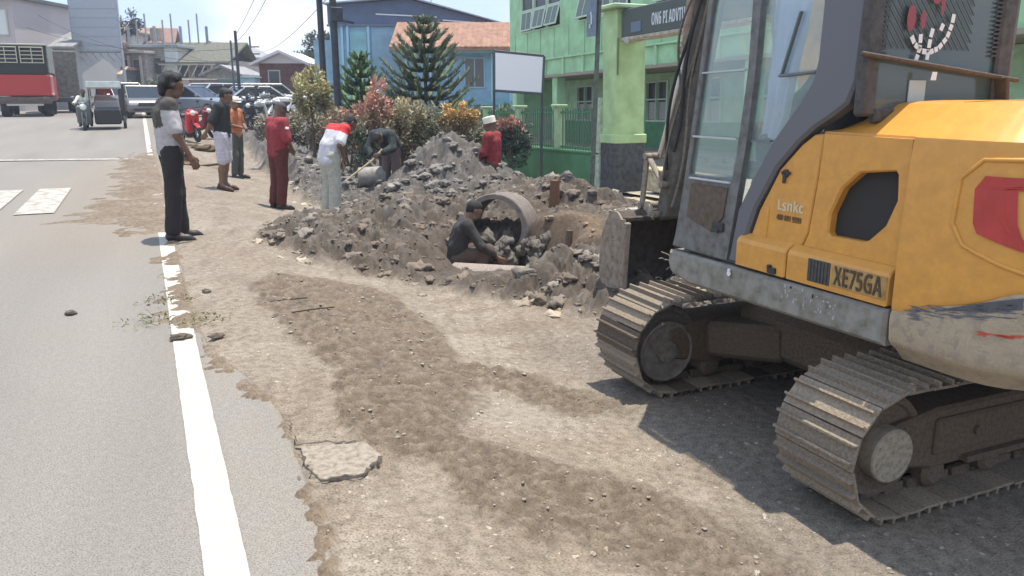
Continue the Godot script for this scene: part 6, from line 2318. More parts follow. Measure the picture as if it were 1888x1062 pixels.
	for q in weeds:
		var b := B.new()
		for k in 46:
			var a := rng.randf() * TAU
			var r := 0.16 * sqrt(rng.randf())
			var p := Vector3(q[0] + cos(a) * r * 1.3, 0.012 + rng.randf() * 0.03, q[1] + sin(a) * r)
			b.col = Color(0.09, 0.12, 0.04).lerp(Color(0.22, 0.20, 0.09), rng.randf())
			if k % 4 == 0:
				var d := Vector3(rng.randf_range(-1, 1), rng.randf_range(0, 0.3), rng.randf_range(-1, 1)) * 0.09
				b.tube([p, p + d * 0.5 + Vector3.UP * 0.012, p + d], 0.0025, 4)
			else:
				leaf(b, p, 0.016, Vector3(rng.randf_range(-1, 1), 0.2, rng.randf_range(-1, 1)))
		tag(obj("weeds", b, mat(1, 1, 1, 0.8, "", 1, 0, "", 1, 0.33, true)), q[2], "weeds")


# ---------------------------------------------------------------- people
# bones: [a, b, radius at a, radius at b]; their capsules melt into one closed skin, meshed as surface nets
func blob(b: B, bones: Array, cell: float, k := 75.0) -> void:
	var lo := Vector3.ONE * 1e9
	var hi := -lo
	var margin := 3.2 / k
	for q in bones:
		var rr: float = maxf(q[2], q[3]) + margin + cell * 2.0
		for e in 2:
			lo = lo.min(q[e] - Vector3.ONE * rr)
			hi = hi.max(q[e] + Vector3.ONE * rr)
	var nx := int((hi.x - lo.x) / cell) + 2
	var ny := int((hi.y - lo.y) / cell) + 2
	var nz := int((hi.z - lo.z) / cell) + 2
	var s := PackedFloat32Array()
	s.resize(nx * ny * nz)
	for q in bones:
		var a: Vector3 = q[0]
		var ab: Vector3 = q[1] - q[0]
		var l2 := maxf(ab.length_squared(), 1e-9)
		var ra: float = q[2]
		var rb: float = q[3]
		var rr := maxf(ra, rb) + margin
		var p0: Vector3 = ((q[0] as Vector3).min(q[1]) - Vector3.ONE * rr - lo) / cell
		var p1: Vector3 = ((q[0] as Vector3).max(q[1]) + Vector3.ONE * rr - lo) / cell
		for iz in range(maxi(int(p0.z), 0), mini(int(p1.z) + 2, nz)):
			for iy in range(maxi(int(p0.y), 0), mini(int(p1.y) + 2, ny)):
				var row := (iz * ny + iy) * nx
				for ix in range(maxi(int(p0.x), 0), mini(int(p1.x) + 2, nx)):
					var w := lo + Vector3(ix, iy, iz) * cell - a
					var h := clampf(w.dot(ab) / l2, 0.0, 1.0)
					var d := (w - ab * h).length() - (ra + (rb - ra) * h)
					if d < margin:
						s[row + ix] += exp(-k * d)
	for j in s.size():
		s[j] = -log(s[j]) / k if s[j] > 1e-6 else margin
	var id := PackedInt32Array()
	id.resize(s.size())
	id.fill(-1)
	var base := b.v.size()
	var pts := PackedVector3Array()
	var offs := [0, 1, nx, nx + 1, nx * ny, nx * ny + 1, nx * ny + nx, nx * ny + nx + 1]
	var edges := [[0, 1], [2, 3], [4, 5], [6, 7], [0, 2], [1, 3], [4, 6], [5, 7], [0, 4], [1, 5], [2, 6], [3, 7]]
	var corner := []
	for c in 8:
		corner.append(Vector3(c & 1, (c >> 1) & 1, (c >> 2) & 1))
	for iz in nz - 1:
		for iy in ny - 1:
			var row := (iz * ny + iy) * nx
			for ix in nx - 1:
				var j := row + ix
				var m := 0
				for c in 8:
					if s[j + offs[c]] < 0.0:
						m += 1
				if m == 0 or m == 8:
					continue
				var sum := Vector3.ZERO
				var cnt := 0
				for e in edges:
					var da := s[j + offs[e[0]]]
					var db := s[j + offs[e[1]]]
					if (da < 0.0) != (db < 0.0):
						sum += (corner[e[0]] as Vector3).lerp(corner[e[1]], da / (da - db))
						cnt += 1
				id[j] = pts.size()
				pts.append(lo + (Vector3(ix, iy, iz) + sum / cnt) * cell)
	var nn := PackedVector3Array()
	nn.resize(pts.size())
	var tri := PackedInt32Array()
	var st := [1, nx, nx * ny]
	for iz in range(1, nz - 1):
		for iy in range(1, ny - 1):
			var row := (iz * ny + iy) * nx
			for ix in range(1, nx - 1):
				var j := row + ix
				var in0 := s[j] < 0.0
				for ax in 3:
					if (s[j + st[ax]] < 0.0) == in0:
						continue
					var u: int = st[(ax + 1) % 3]
					var w: int = st[(ax + 2) % 3]
					var q := [id[j], id[j - u], id[j - u - w], id[j - w]]
					if not in0:
						q.reverse()
					# outward normal points from inside to outside along the edge
					var n := (pts[q[2]] - pts[q[0]]).cross(pts[q[3]] - pts[q[1]])
					var dirv := Vector3()
					dirv[ax] = 1.0 if in0 else -1.0
					if n.dot(dirv) < 0.0:
						n = -n
						q.reverse()
					for t in 4:
						nn[q[t]] += n
					for t in [0, 2, 1, 0, 3, 2]:
						tri.append(base + q[t])
	for j in pts.size():
		b.v.append(b.x * pts[j])
		b.n.append((b.x.basis * nn[j]).normalized())
		b.c.append(b.col)
	b.i.append_array(tri)


# cloth hangs in soft folds: push the skin in and out along a stretched noise, then renew the normals
func wrinkle(b: B, amp: float, freq: float) -> void:
	for q in b.v.size():
		var p := b.v[q]
		var d := n_mid.get_noise_3d(p.x * freq + p.y * freq * 0.25, p.y * freq * 0.35, p.z * freq) + 0.6 * n_mid.get_noise_3d(p.x * freq * 2.0, p.y * freq * 1.6 + p.x * freq, p.z * freq * 2.0 + 9.0)
		b.v[q] = p + b.n[q] * amp * d
	var nn := PackedVector3Array()
	nn.resize(b.v.size())
	for q in range(0, b.i.size(), 3):
		var n := (b.v[b.i[q + 2]] - b.v[b.i[q]]).cross(b.v[b.i[q + 1]] - b.v[b.i[q]])
		for t in 3:
			nn[b.i[q + t]] += n
	for q in nn.size():
		b.n[q] = nn[q].normalized()


func person(label: String, at: Vector3, facing: float, height: float, pose: Dictionary, look: Dictionary, fine := false) -> Node3D:
	var j := {
		"hipL": Vector3(0.085, 0.89, 0), "kneeL": Vector3(0.095, 0.48, 0.02), "ankL": Vector3(0.095, 0.085, -0.02), "toeL": Vector3(0.12, 0.03, 0.13),
		"hipR": Vector3(-0.085, 0.89, 0), "kneeR": Vector3(-0.095, 0.48, 0.02), "ankR": Vector3(-0.095, 0.085, -0.02), "toeR": Vector3(-0.12, 0.03, 0.13),
		"waist": Vector3(0, 1.03, 0.0), "chest": Vector3(0, 1.24, 0.0), "neck": Vector3(0, 1.385, 0.0), "head": Vector3(0, 1.535, 0.025),
		"shL": Vector3(0.165, 1.335, 0), "elL": Vector3(0.215, 1.07, -0.02), "wrL": Vector3(0.22, 0.84, 0.06),
		"shR": Vector3(-0.165, 1.335, 0), "elR": Vector3(-0.215, 1.07, -0.02), "wrR": Vector3(-0.22, 0.84, 0.06),
		"faceup": Vector3.UP, "face": Vector3(0, 0, 1)}
	j.merge(pose, true)
	var o := thing("person", label, "person", at, facing)
	o.basis = Basis(Vector3.UP, facing) * Basis(Vector3.RIGHT, look.get("lean", 0.0))
	var k := height / 1.65
	var cell := 0.014 if fine else 0.020
	var lat: Vector3 = (j.shL - j.shR).normalized()
	var skin := mat(look.skin.r, look.skin.g, look.skin.b, 0.6)
	var sc := Transform3D(Basis.from_scale(Vector3.ONE * k), Vector3.ZERO)
	# skin
	var b := B.new()
	b.x = sc
	var body := []
	for s in [-0.062, 0.062]:
		body.append([j.waist + lat * s * 0.8, j.chest + lat * s, 0.082, 0.092])
		body.append([(j.hipL + j.hipR) / 2 + lat * s, j.waist + lat * s * 0.8, 0.09, 0.082])
	body.append([j.chest + (j.neck - j.chest) * 0.45, j.neck, 0.075, 0.052])
	body.append([j.neck, j.head - (j.faceup as Vector3) * 0.05, 0.05, 0.05])
	for q in ["L", "R"]:
		body.append([j.chest + ((j["sh" + q] as Vector3) - j.chest) * 0.55 + (j.neck - j.chest) * 0.3, j["sh" + q], 0.062, 0.056])
		body.append([j["sh" + q], j["el" + q], 0.05, 0.038])
		body.append([j["el" + q], j["wr" + q], 0.038, 0.026])
		body.append([j["hip" + q], j["knee" + q], 0.085, 0.054])
		body.append([j["knee" + q], (j["knee" + q] as Vector3).lerp(j["ank" + q], 0.35) + Vector3(0, 0, -0.012), 0.05, 0.05])
		body.append([(j["knee" + q] as Vector3).lerp(j["ank" + q], 0.35) + Vector3(0, 0, -0.012), j["ank" + q], 0.05, 0.034])
		body.append([j["ank" + q], j["toe" + q], 0.036, 0.026])
	blob(b, body, cell)
	# head with brow, nose, jaw and ears
	var f: Vector3 = (j.face as Vector3).normalized()
	var u: Vector3 = ((j.faceup as Vector3) - f * (j.faceup as Vector3).dot(f)).normalized()
	var r := u.cross(f)
	var h: Vector3 = j.head
	var hd := [
		[h + u * 0.03 - f * 0.025, h + u * 0.035 + f * 0.02, 0.078, 0.072],
		[h + f * 0.03, h - u * 0.055 + f * 0.045, 0.062, 0.045],
		[h - u * 0.075 + f * 0.03 - r * 0.02, h - u * 0.075 + f * 0.03 + r * 0.02, 0.034, 0.034],
		[h - u * 0.09 + f * 0.062, h - u * 0.088 + f * 0.064, 0.018, 0.018],
		[h + u * 0.012 + f * 0.085, h - u * 0.022 + f * 0.102, 0.009, 0.015],
		[h - u * 0.028 + f * 0.09 - r * 0.012, h - u * 0.028 + f * 0.09 + r * 0.012, 0.010, 0.010],
		[h + u * 0.03 + f * 0.075 - r * 0.035, h + u * 0.03 + f * 0.075 + r * 0.035, 0.018, 0.018],
		[h - u * 0.05 + f * 0.084 - r * 0.015, h - u * 0.05 + f * 0.084 + r * 0.015, 0.011, 0.011],
		[h - u * 0.012 + r * 0.076, h + u * 0.022 + r * 0.08 - f * 0.008, 0.012, 0.016],
		[h - u * 0.012 - r * 0.076, h + u * 0.022 - r * 0.08 - f * 0.008, 0.012, 0.016],
		[h - u * 0.05 - f * 0.02, h - u * 0.13 - f * 0.02, 0.058, 0.05]]
	blob(b, hd, 0.0075 if fine else 0.011, 130.0)
	# hands
	for q in ["L", "R"]:
		hand(b, j["el" + q], j["wr" + q], f if absf(((j["wr" + q] as Vector3) - j["el" + q]).normalized().dot(f)) < 0.8 else Vector3.DOWN, lat * (1.0 if q == "L" else -1.0), 0.0055 if fine else 0.009, look.get("curl", 0.5))
	obj("body", b, skin, o)
	# eyes and mouth
	b = B.new()
	b.x = sc
	for s in [-1.0, 1.0]:
		b.ball(h + u * 0.008 + f * 0.079 + r * s * 0.031, Vector3(0.012, 0.008, 0.010), 8, 5)
	b.bar(h - u * 0.05 + f * 0.096 - r * 0.022, h - u * 0.05 + f * 0.096 + r * 0.022, 0.004, 0.004)
	obj("eyes", b, mat(0.02, 0.015, 0.012, 0.3), o)
	# shirt
	b = B.new()
	b.x = sc
	var fat: float = look.get("loose", 0.016)
	var sh := []
	var hem: float = look.get("hem", 0.10)
	var pel: Vector3 = (j.hipL + j.hipR) / 2
	var down: Vector3 = (pel - j.waist).normalized()
	for s in [-0.064, 0.064]:
		sh.append([j.waist + lat * s * 0.9, j.chest + lat * s, 0.086 + fat, 0.094 + fat])
		sh.append([pel + lat * s * 1.05 + down * (hem - 0.10), j.waist + lat * s * 0.9, 0.09 + fat, 0.086 + fat])
	sh.append([j.chest + (j.neck - j.chest) * 0.35, j.chest + (j.neck - j.chest) * 0.8, 0.08 + fat * 0.7, 0.058 + fat * 0.4])
	for q in ["L", "R"]:
		sh.append([j.chest + ((j["sh" + q] as Vector3) - j.chest) * 0.55 + (j.neck - j.chest) * 0.3, j["sh" + q], 0.064 + fat * 0.8, 0.058 + fat * 0.7])
		var sl: float = look.get("sleeve", 0.7)
		if sl <= 1.0:
			sh.append([j["sh" + q], (j["sh" + q] as Vector3).lerp(j["el" + q], sl), 0.054 + fat * 0.7, 0.050 + fat * 0.8])
		else:
			sh.append([j["sh" + q], j["el" + q], 0.054 + fat * 0.7, 0.044 + fat * 0.6])
			sh.append([j["el" + q], (j["el" + q] as Vector3).lerp(j["wr" + q], sl - 1.0), 0.044 + fat * 0.6, 0.034 + fat * 0.6])
	blob(b, sh, cell * 0.8, 90.0)
	wrinkle(b, 0.013, 3.2)
	var sm: Material = look.shirt
	if look.has("yoke"):
		# a second colour over the shoulders
		sm = mat(1, 1, 1, 0.85, "blotch", 4.0, 0.0, "bump", 3.0, 0.25, true)
		var up: Vector3 = (j.neck - j.waist).normalized()
		var at_h: float = look.yoke_at
		for q in b.v.size():
			var p := b.v[q] / k
			var t: float = (p - j.waist).dot(up) + look.get("yoke_tilt", 0.0) * (p - j.waist).dot(f)
			b.c[q] = look.yoke if t > at_h and (look.get("sleeves_too", false) or absf((p - j.waist).dot(lat)) < 0.165 or (p - j.waist).dot(up) > 0.262) else look.shirt_c
	obj("shirt", b, sm, o)
	# trousers or shorts
	b = B.new()
	b.x = sc
	var tr := []
	var tf: float = look.get("baggy", 0.018)
	for s in [-0.06, 0.06]:
		tr.append([pel + lat * s, pel + lat * s * 0.9 - down * 0.09, 0.088 + tf * 0.5, 0.082 + tf * 0.3])
	for q in ["L", "R"]:
		var len: float = look.get("legs", 2.0)
		var kn: Vector3 = j["knee" + q]
		if len <= 1.0:
			tr.append([j["hip" + q], (j["hip" + q] as Vector3).lerp(kn, len), 0.088 + tf, 0.07 + tf])
		else:
			tr.append([j["hip" + q], kn, 0.088 + tf, 0.058 + tf])
			tr.append([kn, kn.lerp(j["ank" + q], (len - 1.0) * 0.93), 0.058 + tf, 0.046 + tf * 1.3])
	blob(b, tr, cell * 0.8, 90.0)
	wrinkle(b, 0.012, 3.0)
	obj("trousers" if look.get("legs", 2.0) > 1.0 else "shorts", b, look.trousers, o)
	# shoes
	if look.has("shoes"):
		b = B.new()
		b.x = sc
		for q in ["L", "R"]:
			var an: Vector3 = j["ank" + q]
			var to: Vector3 = j["toe" + q]
			blob(b, [[an + Vector3(0, -0.035, -0.01), to, 0.044, 0.036], [an + Vector3(0, -0.04, -0.03), an + Vector3(0, 0.02 + look.get("boot", 0.0), -0.005), 0.04, 0.042], [to - (to - an) * 0.1, to + (to - an).normalized() * 0.05, 0.035, 0.028]], cell * 0.8, 110.0)
		obj("shoes", b, look.shoes, o)
	# hair or cap
	if look.has("hair"):
		b = B.new()
		b.x = sc
		var hr := [[h + u * 0.055 - f * 0.04, h + u * 0.062 + f * 0.02, 0.074, 0.066], [h + u * 0.03 - f * 0.055, h - u * 0.02 - f * 0.05, 0.06, 0.052], [h + u * 0.04 - f * 0.02 + r * 0.05, h + u * 0.0 - f * 0.03 + r * 0.055, 0.038, 0.028], [h + u * 0.04 - f * 0.02 - r * 0.05, h + u * 0.0 - f * 0.03 - r * 0.055, 0.038, 0.028]]
		if look.hair == "bushy":
			rng.seed = 91
			for q in 44:
				var d: Vector3 = (u * rng.randf_range(-0.35, 1.1) - f * rng.randf_range(-0.55, 1.0) + r * rng.randf_range(-1, 1)).normalized()
				var p: Vector3 = h + u * 0.03 - f * 0.018 + d * rng.randf_range(0.085, 0.105)
				if d.dot(f) > 0.35 and d.dot(u) < 0.55:
					continue
				hr.append([p, p + d * 0.012 - u * 0.012, 0.022, 0.013])
			hr.append([h - f * 0.075 + u * 0.02, h - f * 0.085 - u * 0.075, 0.05, 0.04])
		blob(b, hr, 0.0075 if fine else 0.012, 110.0)
		obj("hair", b, mat(0.012, 0.010, 0.009, 0.6, "grain", 10.0, 0.0, "bumpfine", 16.0, 0.3), o)
	if look.has("cap"):
		b = B.new()
		b.x = sc * Transform3D(Basis(r, u, f), h + u * 0.05)
		if look.get("hard_hat", false):
			b.lathe(Vector3(0, 0, -0.01), Vector3.UP, [Vector2(0.100, -0.03), Vector2(0.104, -0.028), Vector2(0.106, 0.062), Vector2(0.098, 0.074), Vector2(0.05, 0.08), Vector2(0.0, 0.08)], 20)
		else:
			b.lathe(Vector3(0, 0, -0.012), Vector3.UP, [Vector2(0.094, -0.015), Vector2(0.094, 0.022), Vector2(0.08, 0.055), Vector2(0.045, 0.075), Vector2(0.0, 0.08)], 16)
			b.prism(V2([[-0.07, 0.06], [0.07, 0.06], [0.062, 0.12], [0.03, 0.155], [-0.03, 0.155], [-0.062, 0.12]]), Vector3(0, -0.012, 0), Vector3.RIGHT, Vector3.BACK, Vector3(0, 0.008, 0), 0.002)
		obj("cap", b, look.cap, o)
	return o


# palm, four fingers of their own lengths and a thumb from the side of the palm
func hand(b: B, el: Vector3, wr: Vector3, fwd: Vector3, outward: Vector3, cell: float, curl: float) -> void:
	var d := (wr - el).normalized()
	var side_v := (fwd - d * fwd.dot(d)).normalized()
	var pn := d.cross(side_v).normalized()
	if pn.dot(outward) > 0:
		pn = -pn
	# pn points to the palm side (towards the body)
	var bones := []
	var kn := wr + d * 0.082
	bones.append([wr, wr + d * 0.03, 0.025, 0.026])
	for s in [-0.026, -0.009, 0.009, 0.026]:
		bones.append([wr + d * 0.02 + side_v * s * 0.6, kn + side_v * s, 0.014, 0.0115])
	var lens := [0.066, 0.078, 0.073, 0.058]
	for q in 4:
		var s: float = [0.028, 0.0095, -0.0095, -0.028][q]
		var a: Vector3 = kn + side_v * s * 1.05
		var dir := d
		for seg in 3:
			dir = (dir + pn * curl * [0.35, 0.6, 0.6][seg]).normalized()
			var nx: Vector3 = a + dir * lens[q] * [0.44, 0.31, 0.25][seg]
			bones.append([a, nx, 0.0095 - seg * 0.0008, 0.0088 - seg * 0.0008])
			a = nx
	var t0 := wr + d * 0.022 + side_v * 0.02
	var t1 := t0 + (side_v * 0.6 + d * 0.75 + pn * 0.35).normalized() * 0.045
	bones.append([t0, t1, 0.0135, 0.0105])
	bones.append([t1, t1 + (d + pn * 0.35 + side_v * 0.12).normalized() * 0.034, 0.0105, 0.0085])
	blob(b, bones, cell, 260.0)


func on_ground(x: float, z: float, lift := 0.0) -> Vector3:
	return Vector3(x, land(x, z)[0] + lift, z)


func build_people() -> void:
	var brown := Color(0.14, 0.078, 0.05)
	var tanned := Color(0.19, 0.108, 0.07)
	var black := mat(0.022, 0.018, 0.02, 0.85, "blotch", 5.0, 0.0, "bump", 3.0, 0.3)
	var shoe := mat(0.02, 0.018, 0.018, 0.5)
	# man in the grey patterned shirt on the white line
	var p1 := person("person in a grey shirt with dark shoulders and black trousers standing on the white line", Vector3(0.16, 0.004, -9.1), 1.70, 1.69, {
		"elR": Vector3(-0.235, 1.07, 0.03), "wrR": Vector3(-0.225, 0.86, 0.155), "elL": Vector3(0.225, 1.07, 0.0), "wrL": Vector3(0.20, 0.87, 0.13),
		"toeR": Vector3(-0.13, 0.03, 0.15), "ankR": Vector3(-0.10, 0.085, 0.0), "kneeR": Vector3(-0.095, 0.48, 0.02), "ankL": Vector3(0.11, 0.085, 0.12), "kneeL": Vector3(0.10, 0.48, 0.08), "toeL": Vector3(0.15, 0.03, 0.28),
		"hipL": Vector3(0.085, 0.89, 0.01), "hipR": Vector3(-0.085, 0.89, 0.01), "chest": Vector3(0, 1.24, -0.03), "neck": Vector3(0, 1.385, -0.015), "head": Vector3(0, 1.525, 0.035), "shL": Vector3(0.165, 1.335, -0.02), "shR": Vector3(-0.165, 1.335, -0.02), "face": Vector3(0.1, -0.12, 1)},
		{"skin": brown, "shirt": black, "shirt_c": Color(0.50, 0.48, 0.50), "yoke": Color(0.085, 0.075, 0.07), "yoke_at": 0.175, "yoke_tilt": -0.6, "lean": 0.075, "trousers": black, "shoes": shoe, "hair": "bushy", "sleeve": 0.82, "loose": 0.024, "baggy": 0.024, "hem": 0.10, "curl": 0.7}, true)
	var b := B.new()
	b.tube([Vector3(0.12, 1.42, -0.06), Vector3(0.10, 1.40, 0.08), Vector3(0.02, 1.27, 0.118), Vector3(-0.08, 1.12, 0.135), Vector3(-0.155, 1.0, 0.09)], 0.009, 6)
	obj("bag_strap", b, mat(0.03, 0.03, 0.04, 0.7), p1)
	# black shirt and white shorts
	person("person with short black hair in a black T-shirt and white shorts standing on the dirt", on_ground(1.17, -14.6, -0.01), 1.15, 1.70, {
		"elL": Vector3(0.25, 1.08, -0.10), "wrL": Vector3(0.22, 0.86, -0.10), "elR": Vector3(-0.25, 1.08, -0.10), "wrR": Vector3(-0.20, 0.93, -0.20), "chest": Vector3(0, 1.24, -0.01), "neck": Vector3(0, 1.38, 0.025), "head": Vector3(0, 1.51, 0.07), "face": Vector3(0.25, -0.35, 1), "faceup": Vector3(0, 1, 0.35)},
		{"skin": tanned, "shirt": mat(0.028, 0.032, 0.036, 0.9, "blotch", 4.0, 0.0, "bump", 3.0, 0.3), "trousers": mat(0.60, 0.58, 0.66, 0.85, "blotch", 4.0, 0.0, "bump", 3.0, 0.25), "legs": 0.93, "lean": 0.05, "baggy": 0.026, "sleeve": 0.85, "loose": 0.026, "hem": 0.10, "hair": "short", "shoes": mat(0.06, 0.03, 0.025, 0.7)})
	# orange shirt, white cap
	person("person in an orange shirt, grey trousers and a white cap behind the one in black", on_ground(1.72, -17.8, -0.01), 0.9, 1.66, {
		"elL": Vector3(0.24, 1.10, 0.03), "wrL": Vector3(0.10, 1.02, 0.19), "elR": Vector3(-0.24, 1.10, 0.03), "wrR": Vector3(-0.08, 1.04, 0.19), "head": Vector3(0, 1.52, 0.05), "face": Vector3(-0.3, -0.2, 1)},
		{"skin": tanned, "shirt": mat(0.58, 0.20, 0.085, 0.85, "blotch", 4.0, 0.0, "bump", 3.0, 0.3), "trousers": mat(0.09, 0.095, 0.08, 0.9, "blotch", 4.0), "sleeve": 0.8, "loose": 0.022, "cap": mat(0.7, 0.66, 0.62, 0.8), "shoes": shoe})
	# maroon uniform, dark cap
	var p4 := person("person in a maroon uniform and dark cap standing at the trench side", on_ground(1.80, -12.85, -0.01), 2.0, 1.62, {
		"elL": Vector3(0.235, 1.10, 0.03), "wrL": Vector3(0.12, 0.97, 0.20), "elR": Vector3(-0.235, 1.08, 0.02), "wrR": Vector3(-0.12, 0.93, 0.19), "chest": Vector3(0, 1.235, -0.01), "head": Vector3(0, 1.51, 0.06), "face": Vector3(0.1, -0.45, 1), "faceup": Vector3(0, 1, 0.45)},
		{"skin": brown, "shirt": mat(0.30, 0.035, 0.045, 0.85, "blotch", 4.0, 0.0, "bump", 3.0, 0.3), "trousers": mat(0.115, 0.024, 0.02, 0.9, "blotch", 4.0, 0.0, "bump", 3.0, 0.25), "sleeve": 0.95, "loose": 0.03, "hem": 0.11, "baggy": 0.024, "lean": 0.05, "cap": mat(0.055, 0.05, 0.06, 0.8), "shoes": shoe})
	b = B.new()
	b.box(Vector3(-0.262, 1.235, 0.0), Vector3(0.012, 0.035, 0.06), 0.003, Basis(Vector3.FORWARD, 0.2))
	obj("sleeve_badge", b, mat(0.75, 0.72, 0.72, 0.7), p4)
	# bent man in white and red
	person("person in a white shirt with red shoulders and pale trousers stooping over the soil heap", Vector3(2.45, -0.30, -12.05), 1.9, 1.66, {
		"waist": Vector3(0, 1.02, 0.03), "chest": Vector3(0, 1.19, 0.13), "neck": Vector3(0, 1.29, 0.22), "head": Vector3(0, 1.345, 0.36), "face": Vector3(0, -0.85, 0.6), "faceup": Vector3(0, 0.6, 0.85),
		"shL": Vector3(0.17, 1.26, 0.17), "shR": Vector3(-0.17, 1.26, 0.17), "elR": Vector3(-0.27, 1.06, 0.02), "wrR": Vector3(-0.20, 0.90, 0.12), "elL": Vector3(0.25, 1.0, 0.22), "wrL": Vector3(0.20, 0.80, 0.28)},
		{"skin": brown, "shirt": black, "shirt_c": Color(0.66, 0.66, 0.72), "yoke": Color(0.62, 0.035, 0.04), "yoke_at": 0.225, "yoke_tilt": -0.1, "sleeves_too": true, "trousers": mat(0.46, 0.46, 0.40, 0.9, "blotch", 4.0, 0.0, "bump", 3.0, 0.25), "sleeve": 0.8, "loose": 0.034, "hem": 0.15, "baggy": 0.03, "hair": "short", "shoes": mat(0.05, 0.04, 0.03, 0.9), "boot": 0.04})
	# hoeing man in the dark jacket
	var p6 := person("person in a dark jacket bent double over a hoe among the soil beside the shrubs", Vector3(4.0, -0.28, -14.25), -0.7, 1.58, {
		"waist": Vector3(0, 1.0, 0.08), "chest": Vector3(0, 1.09, 0.28), "neck": Vector3(0, 1.10, 0.43), "head": Vector3(0, 1.05, 0.55), "face": Vector3(0, -0.95, 0.3), "faceup": Vector3(0, 0.3, 0.95),
		"shL": Vector3(0.17, 1.11, 0.36), "shR": Vector3(-0.17, 1.11, 0.36), "elL": Vector3(0.24, 0.88, 0.46), "wrL": Vector3(0.10, 0.80, 0.66), "elR": Vector3(-0.24, 0.88, 0.46), "wrR": Vector3(-0.10, 0.72, 0.60)},
		{"skin": brown, "shirt": mat(0.032, 0.042, 0.045, 0.9, "blotch", 4.0, 0.0, "bump", 3.0, 0.3), "trousers": mat(0.16, 0.12, 0.12, 0.9, "blotch", 4.0), "sleeve": 1.8, "loose": 0.04, "hem": 0.12, "hair": "short", "shoes": mat(0.06, 0.04, 0.03, 0.9)})
	var hoe := thing("hoe", "long pale wooden hoe handle held by the bent person in the dark jacket", "hoe", p6.position)
	var q6 := Basis(Vector3.UP, -0.7)
	b = B.new()
	b.tube([q6 * Vector3(0.12, 0.84, 0.62), q6 * Vector3(-0.02, 0.66, 0.72), q6 * Vector3(-0.62, 0.14, 1.12)], 0.016, 6)
	obj("handle", b, mat(0.50, 0.40, 0.27, 0.8), hoe)
	b = B.new()
	b.box(q6 * Vector3(-0.64, 0.08, 1.13), Vector3(0.03, 0.18, 0.14), 0.004, q6 * Basis(Vector3.BACK, 0.5))
	obj("blade", b, mat(0.12, 0.11, 0.10, 0.6), hoe)
	# red shirt, white hard hat
	person("person in a dark red shirt and flat white cap standing waist-deep in the soil", Vector3(5.18, -0.54, -12.40), -2.4, 1.66, {
		"elL": Vector3(0.235, 1.09, 0.04), "wrL": Vector3(0.14, 0.95, 0.20), "elR": Vector3(-0.235, 1.09, 0.04), "wrR": Vector3(-0.14, 0.95, 0.20), "head": Vector3(0, 1.52, 0.05), "face": Vector3(0.2, -0.25, 1)},
		{"skin": brown, "shirt": mat(0.25, 0.022, 0.03, 0.85, "blotch", 4.0, 0.0, "bump", 3.0, 0.3), "trousers": mat(0.05, 0.045, 0.04, 0.9), "sleeve": 1.6, "loose": 0.024, "cap": mat(0.78, 0.75, 0.62, 0.5), "hard_hat": true, "shoes": shoe})
	# crouching worker in the pit
	person("person in muddy dark clothes crouching in the pit beside the concrete ring", Vector3(3.28, -0.66, -8.62), 1.35, 1.50, {
		"hipL": Vector3(0.09, 0.34, -0.14), "hipR": Vector3(-0.09, 0.34, -0.14), "kneeL": Vector3(0.16, 0.47, 0.24), "kneeR": Vector3(-0.16, 0.45, 0.24), "ankL": Vector3(0.12, 0.085, 0.05), "ankR": Vector3(-0.12, 0.085, 0.05), "toeL": Vector3(0.14, 0.03, 0.20), "toeR": Vector3(-0.14, 0.03, 0.20),
		"waist": Vector3(0, 0.47, -0.13), "chest": Vector3(0, 0.68, -0.06), "neck": Vector3(0, 0.81, 0.02), "head": Vector3(0, 0.93, 0.09), "face": Vector3(0.1, -0.6, 1), "faceup": Vector3(0, 1, 0.6),
		"shL": Vector3(0.17, 0.77, -0.02), "shR": Vector3(-0.17, 0.77, -0.02), "elL": Vector3(0.25, 0.54, 0.16), "wrL": Vector3(0.17, 0.40, 0.36), "elR": Vector3(-0.25, 0.52, 0.14), "wrR": Vector3(-0.20, 0.36, 0.36)},
		{"skin": tanned, "shirt": mat(0.045, 0.042, 0.042, 0.9, "grime", 4.0, 0.0, "bump", 3.0, 0.3), "trousers": mat(0.12, 0.085, 0.065, 0.95, "soil", 4.0), "sleeve": 1.7, "loose": 0.024, "hair": "short", "shoes": mat(0.06, 0.05, 0.04, 0.9), "boot": 0.1})
	# driver in the cab
	person("person in a grey shirt seated at the levers inside the excavator cab", Vector3(3.25, 0.66, -3.06), PI, 1.66, {
		"hipL": Vector3(0.10, 0.52, 0.06), "hipR": Vector3(-0.10, 0.52, 0.06), "kneeL": Vector3(0.14, 0.55, 0.45), "kneeR": Vector3(-0.14, 0.55, 0.45), "ankL": Vector3(0.13, 0.12, 0.52), "ankR": Vector3(-0.13, 0.12, 0.52), "toeL": Vector3(0.14, 0.06, 0.68), "toeR": Vector3(-0.14, 0.06, 0.68),
		"waist": Vector3(0, 0.66, 0.0), "chest": Vector3(0, 0.88, 0.0), "neck": Vector3(0, 1.02, 0.02), "head": Vector3(0, 1.16, 0.05), "shL": Vector3(0.17, 0.97, 0.0), "shR": Vector3(-0.17, 0.97, 0.0),
		"elL": Vector3(0.27, 0.74, 0.14), "wrL": Vector3(0.30, 0.66, 0.36), "elR": Vector3(-0.27, 0.74, 0.14), "wrR": Vector3(-0.30, 0.66, 0.36)},
		{"skin": tanned, "shirt": mat(0.14, 0.145, 0.15, 0.9, "blotch", 4.0), "trousers": mat(0.08, 0.14, 0.20, 0.9, "blotch", 4.0), "sleeve": 0.9, "hair": "short", "shoes": shoe})


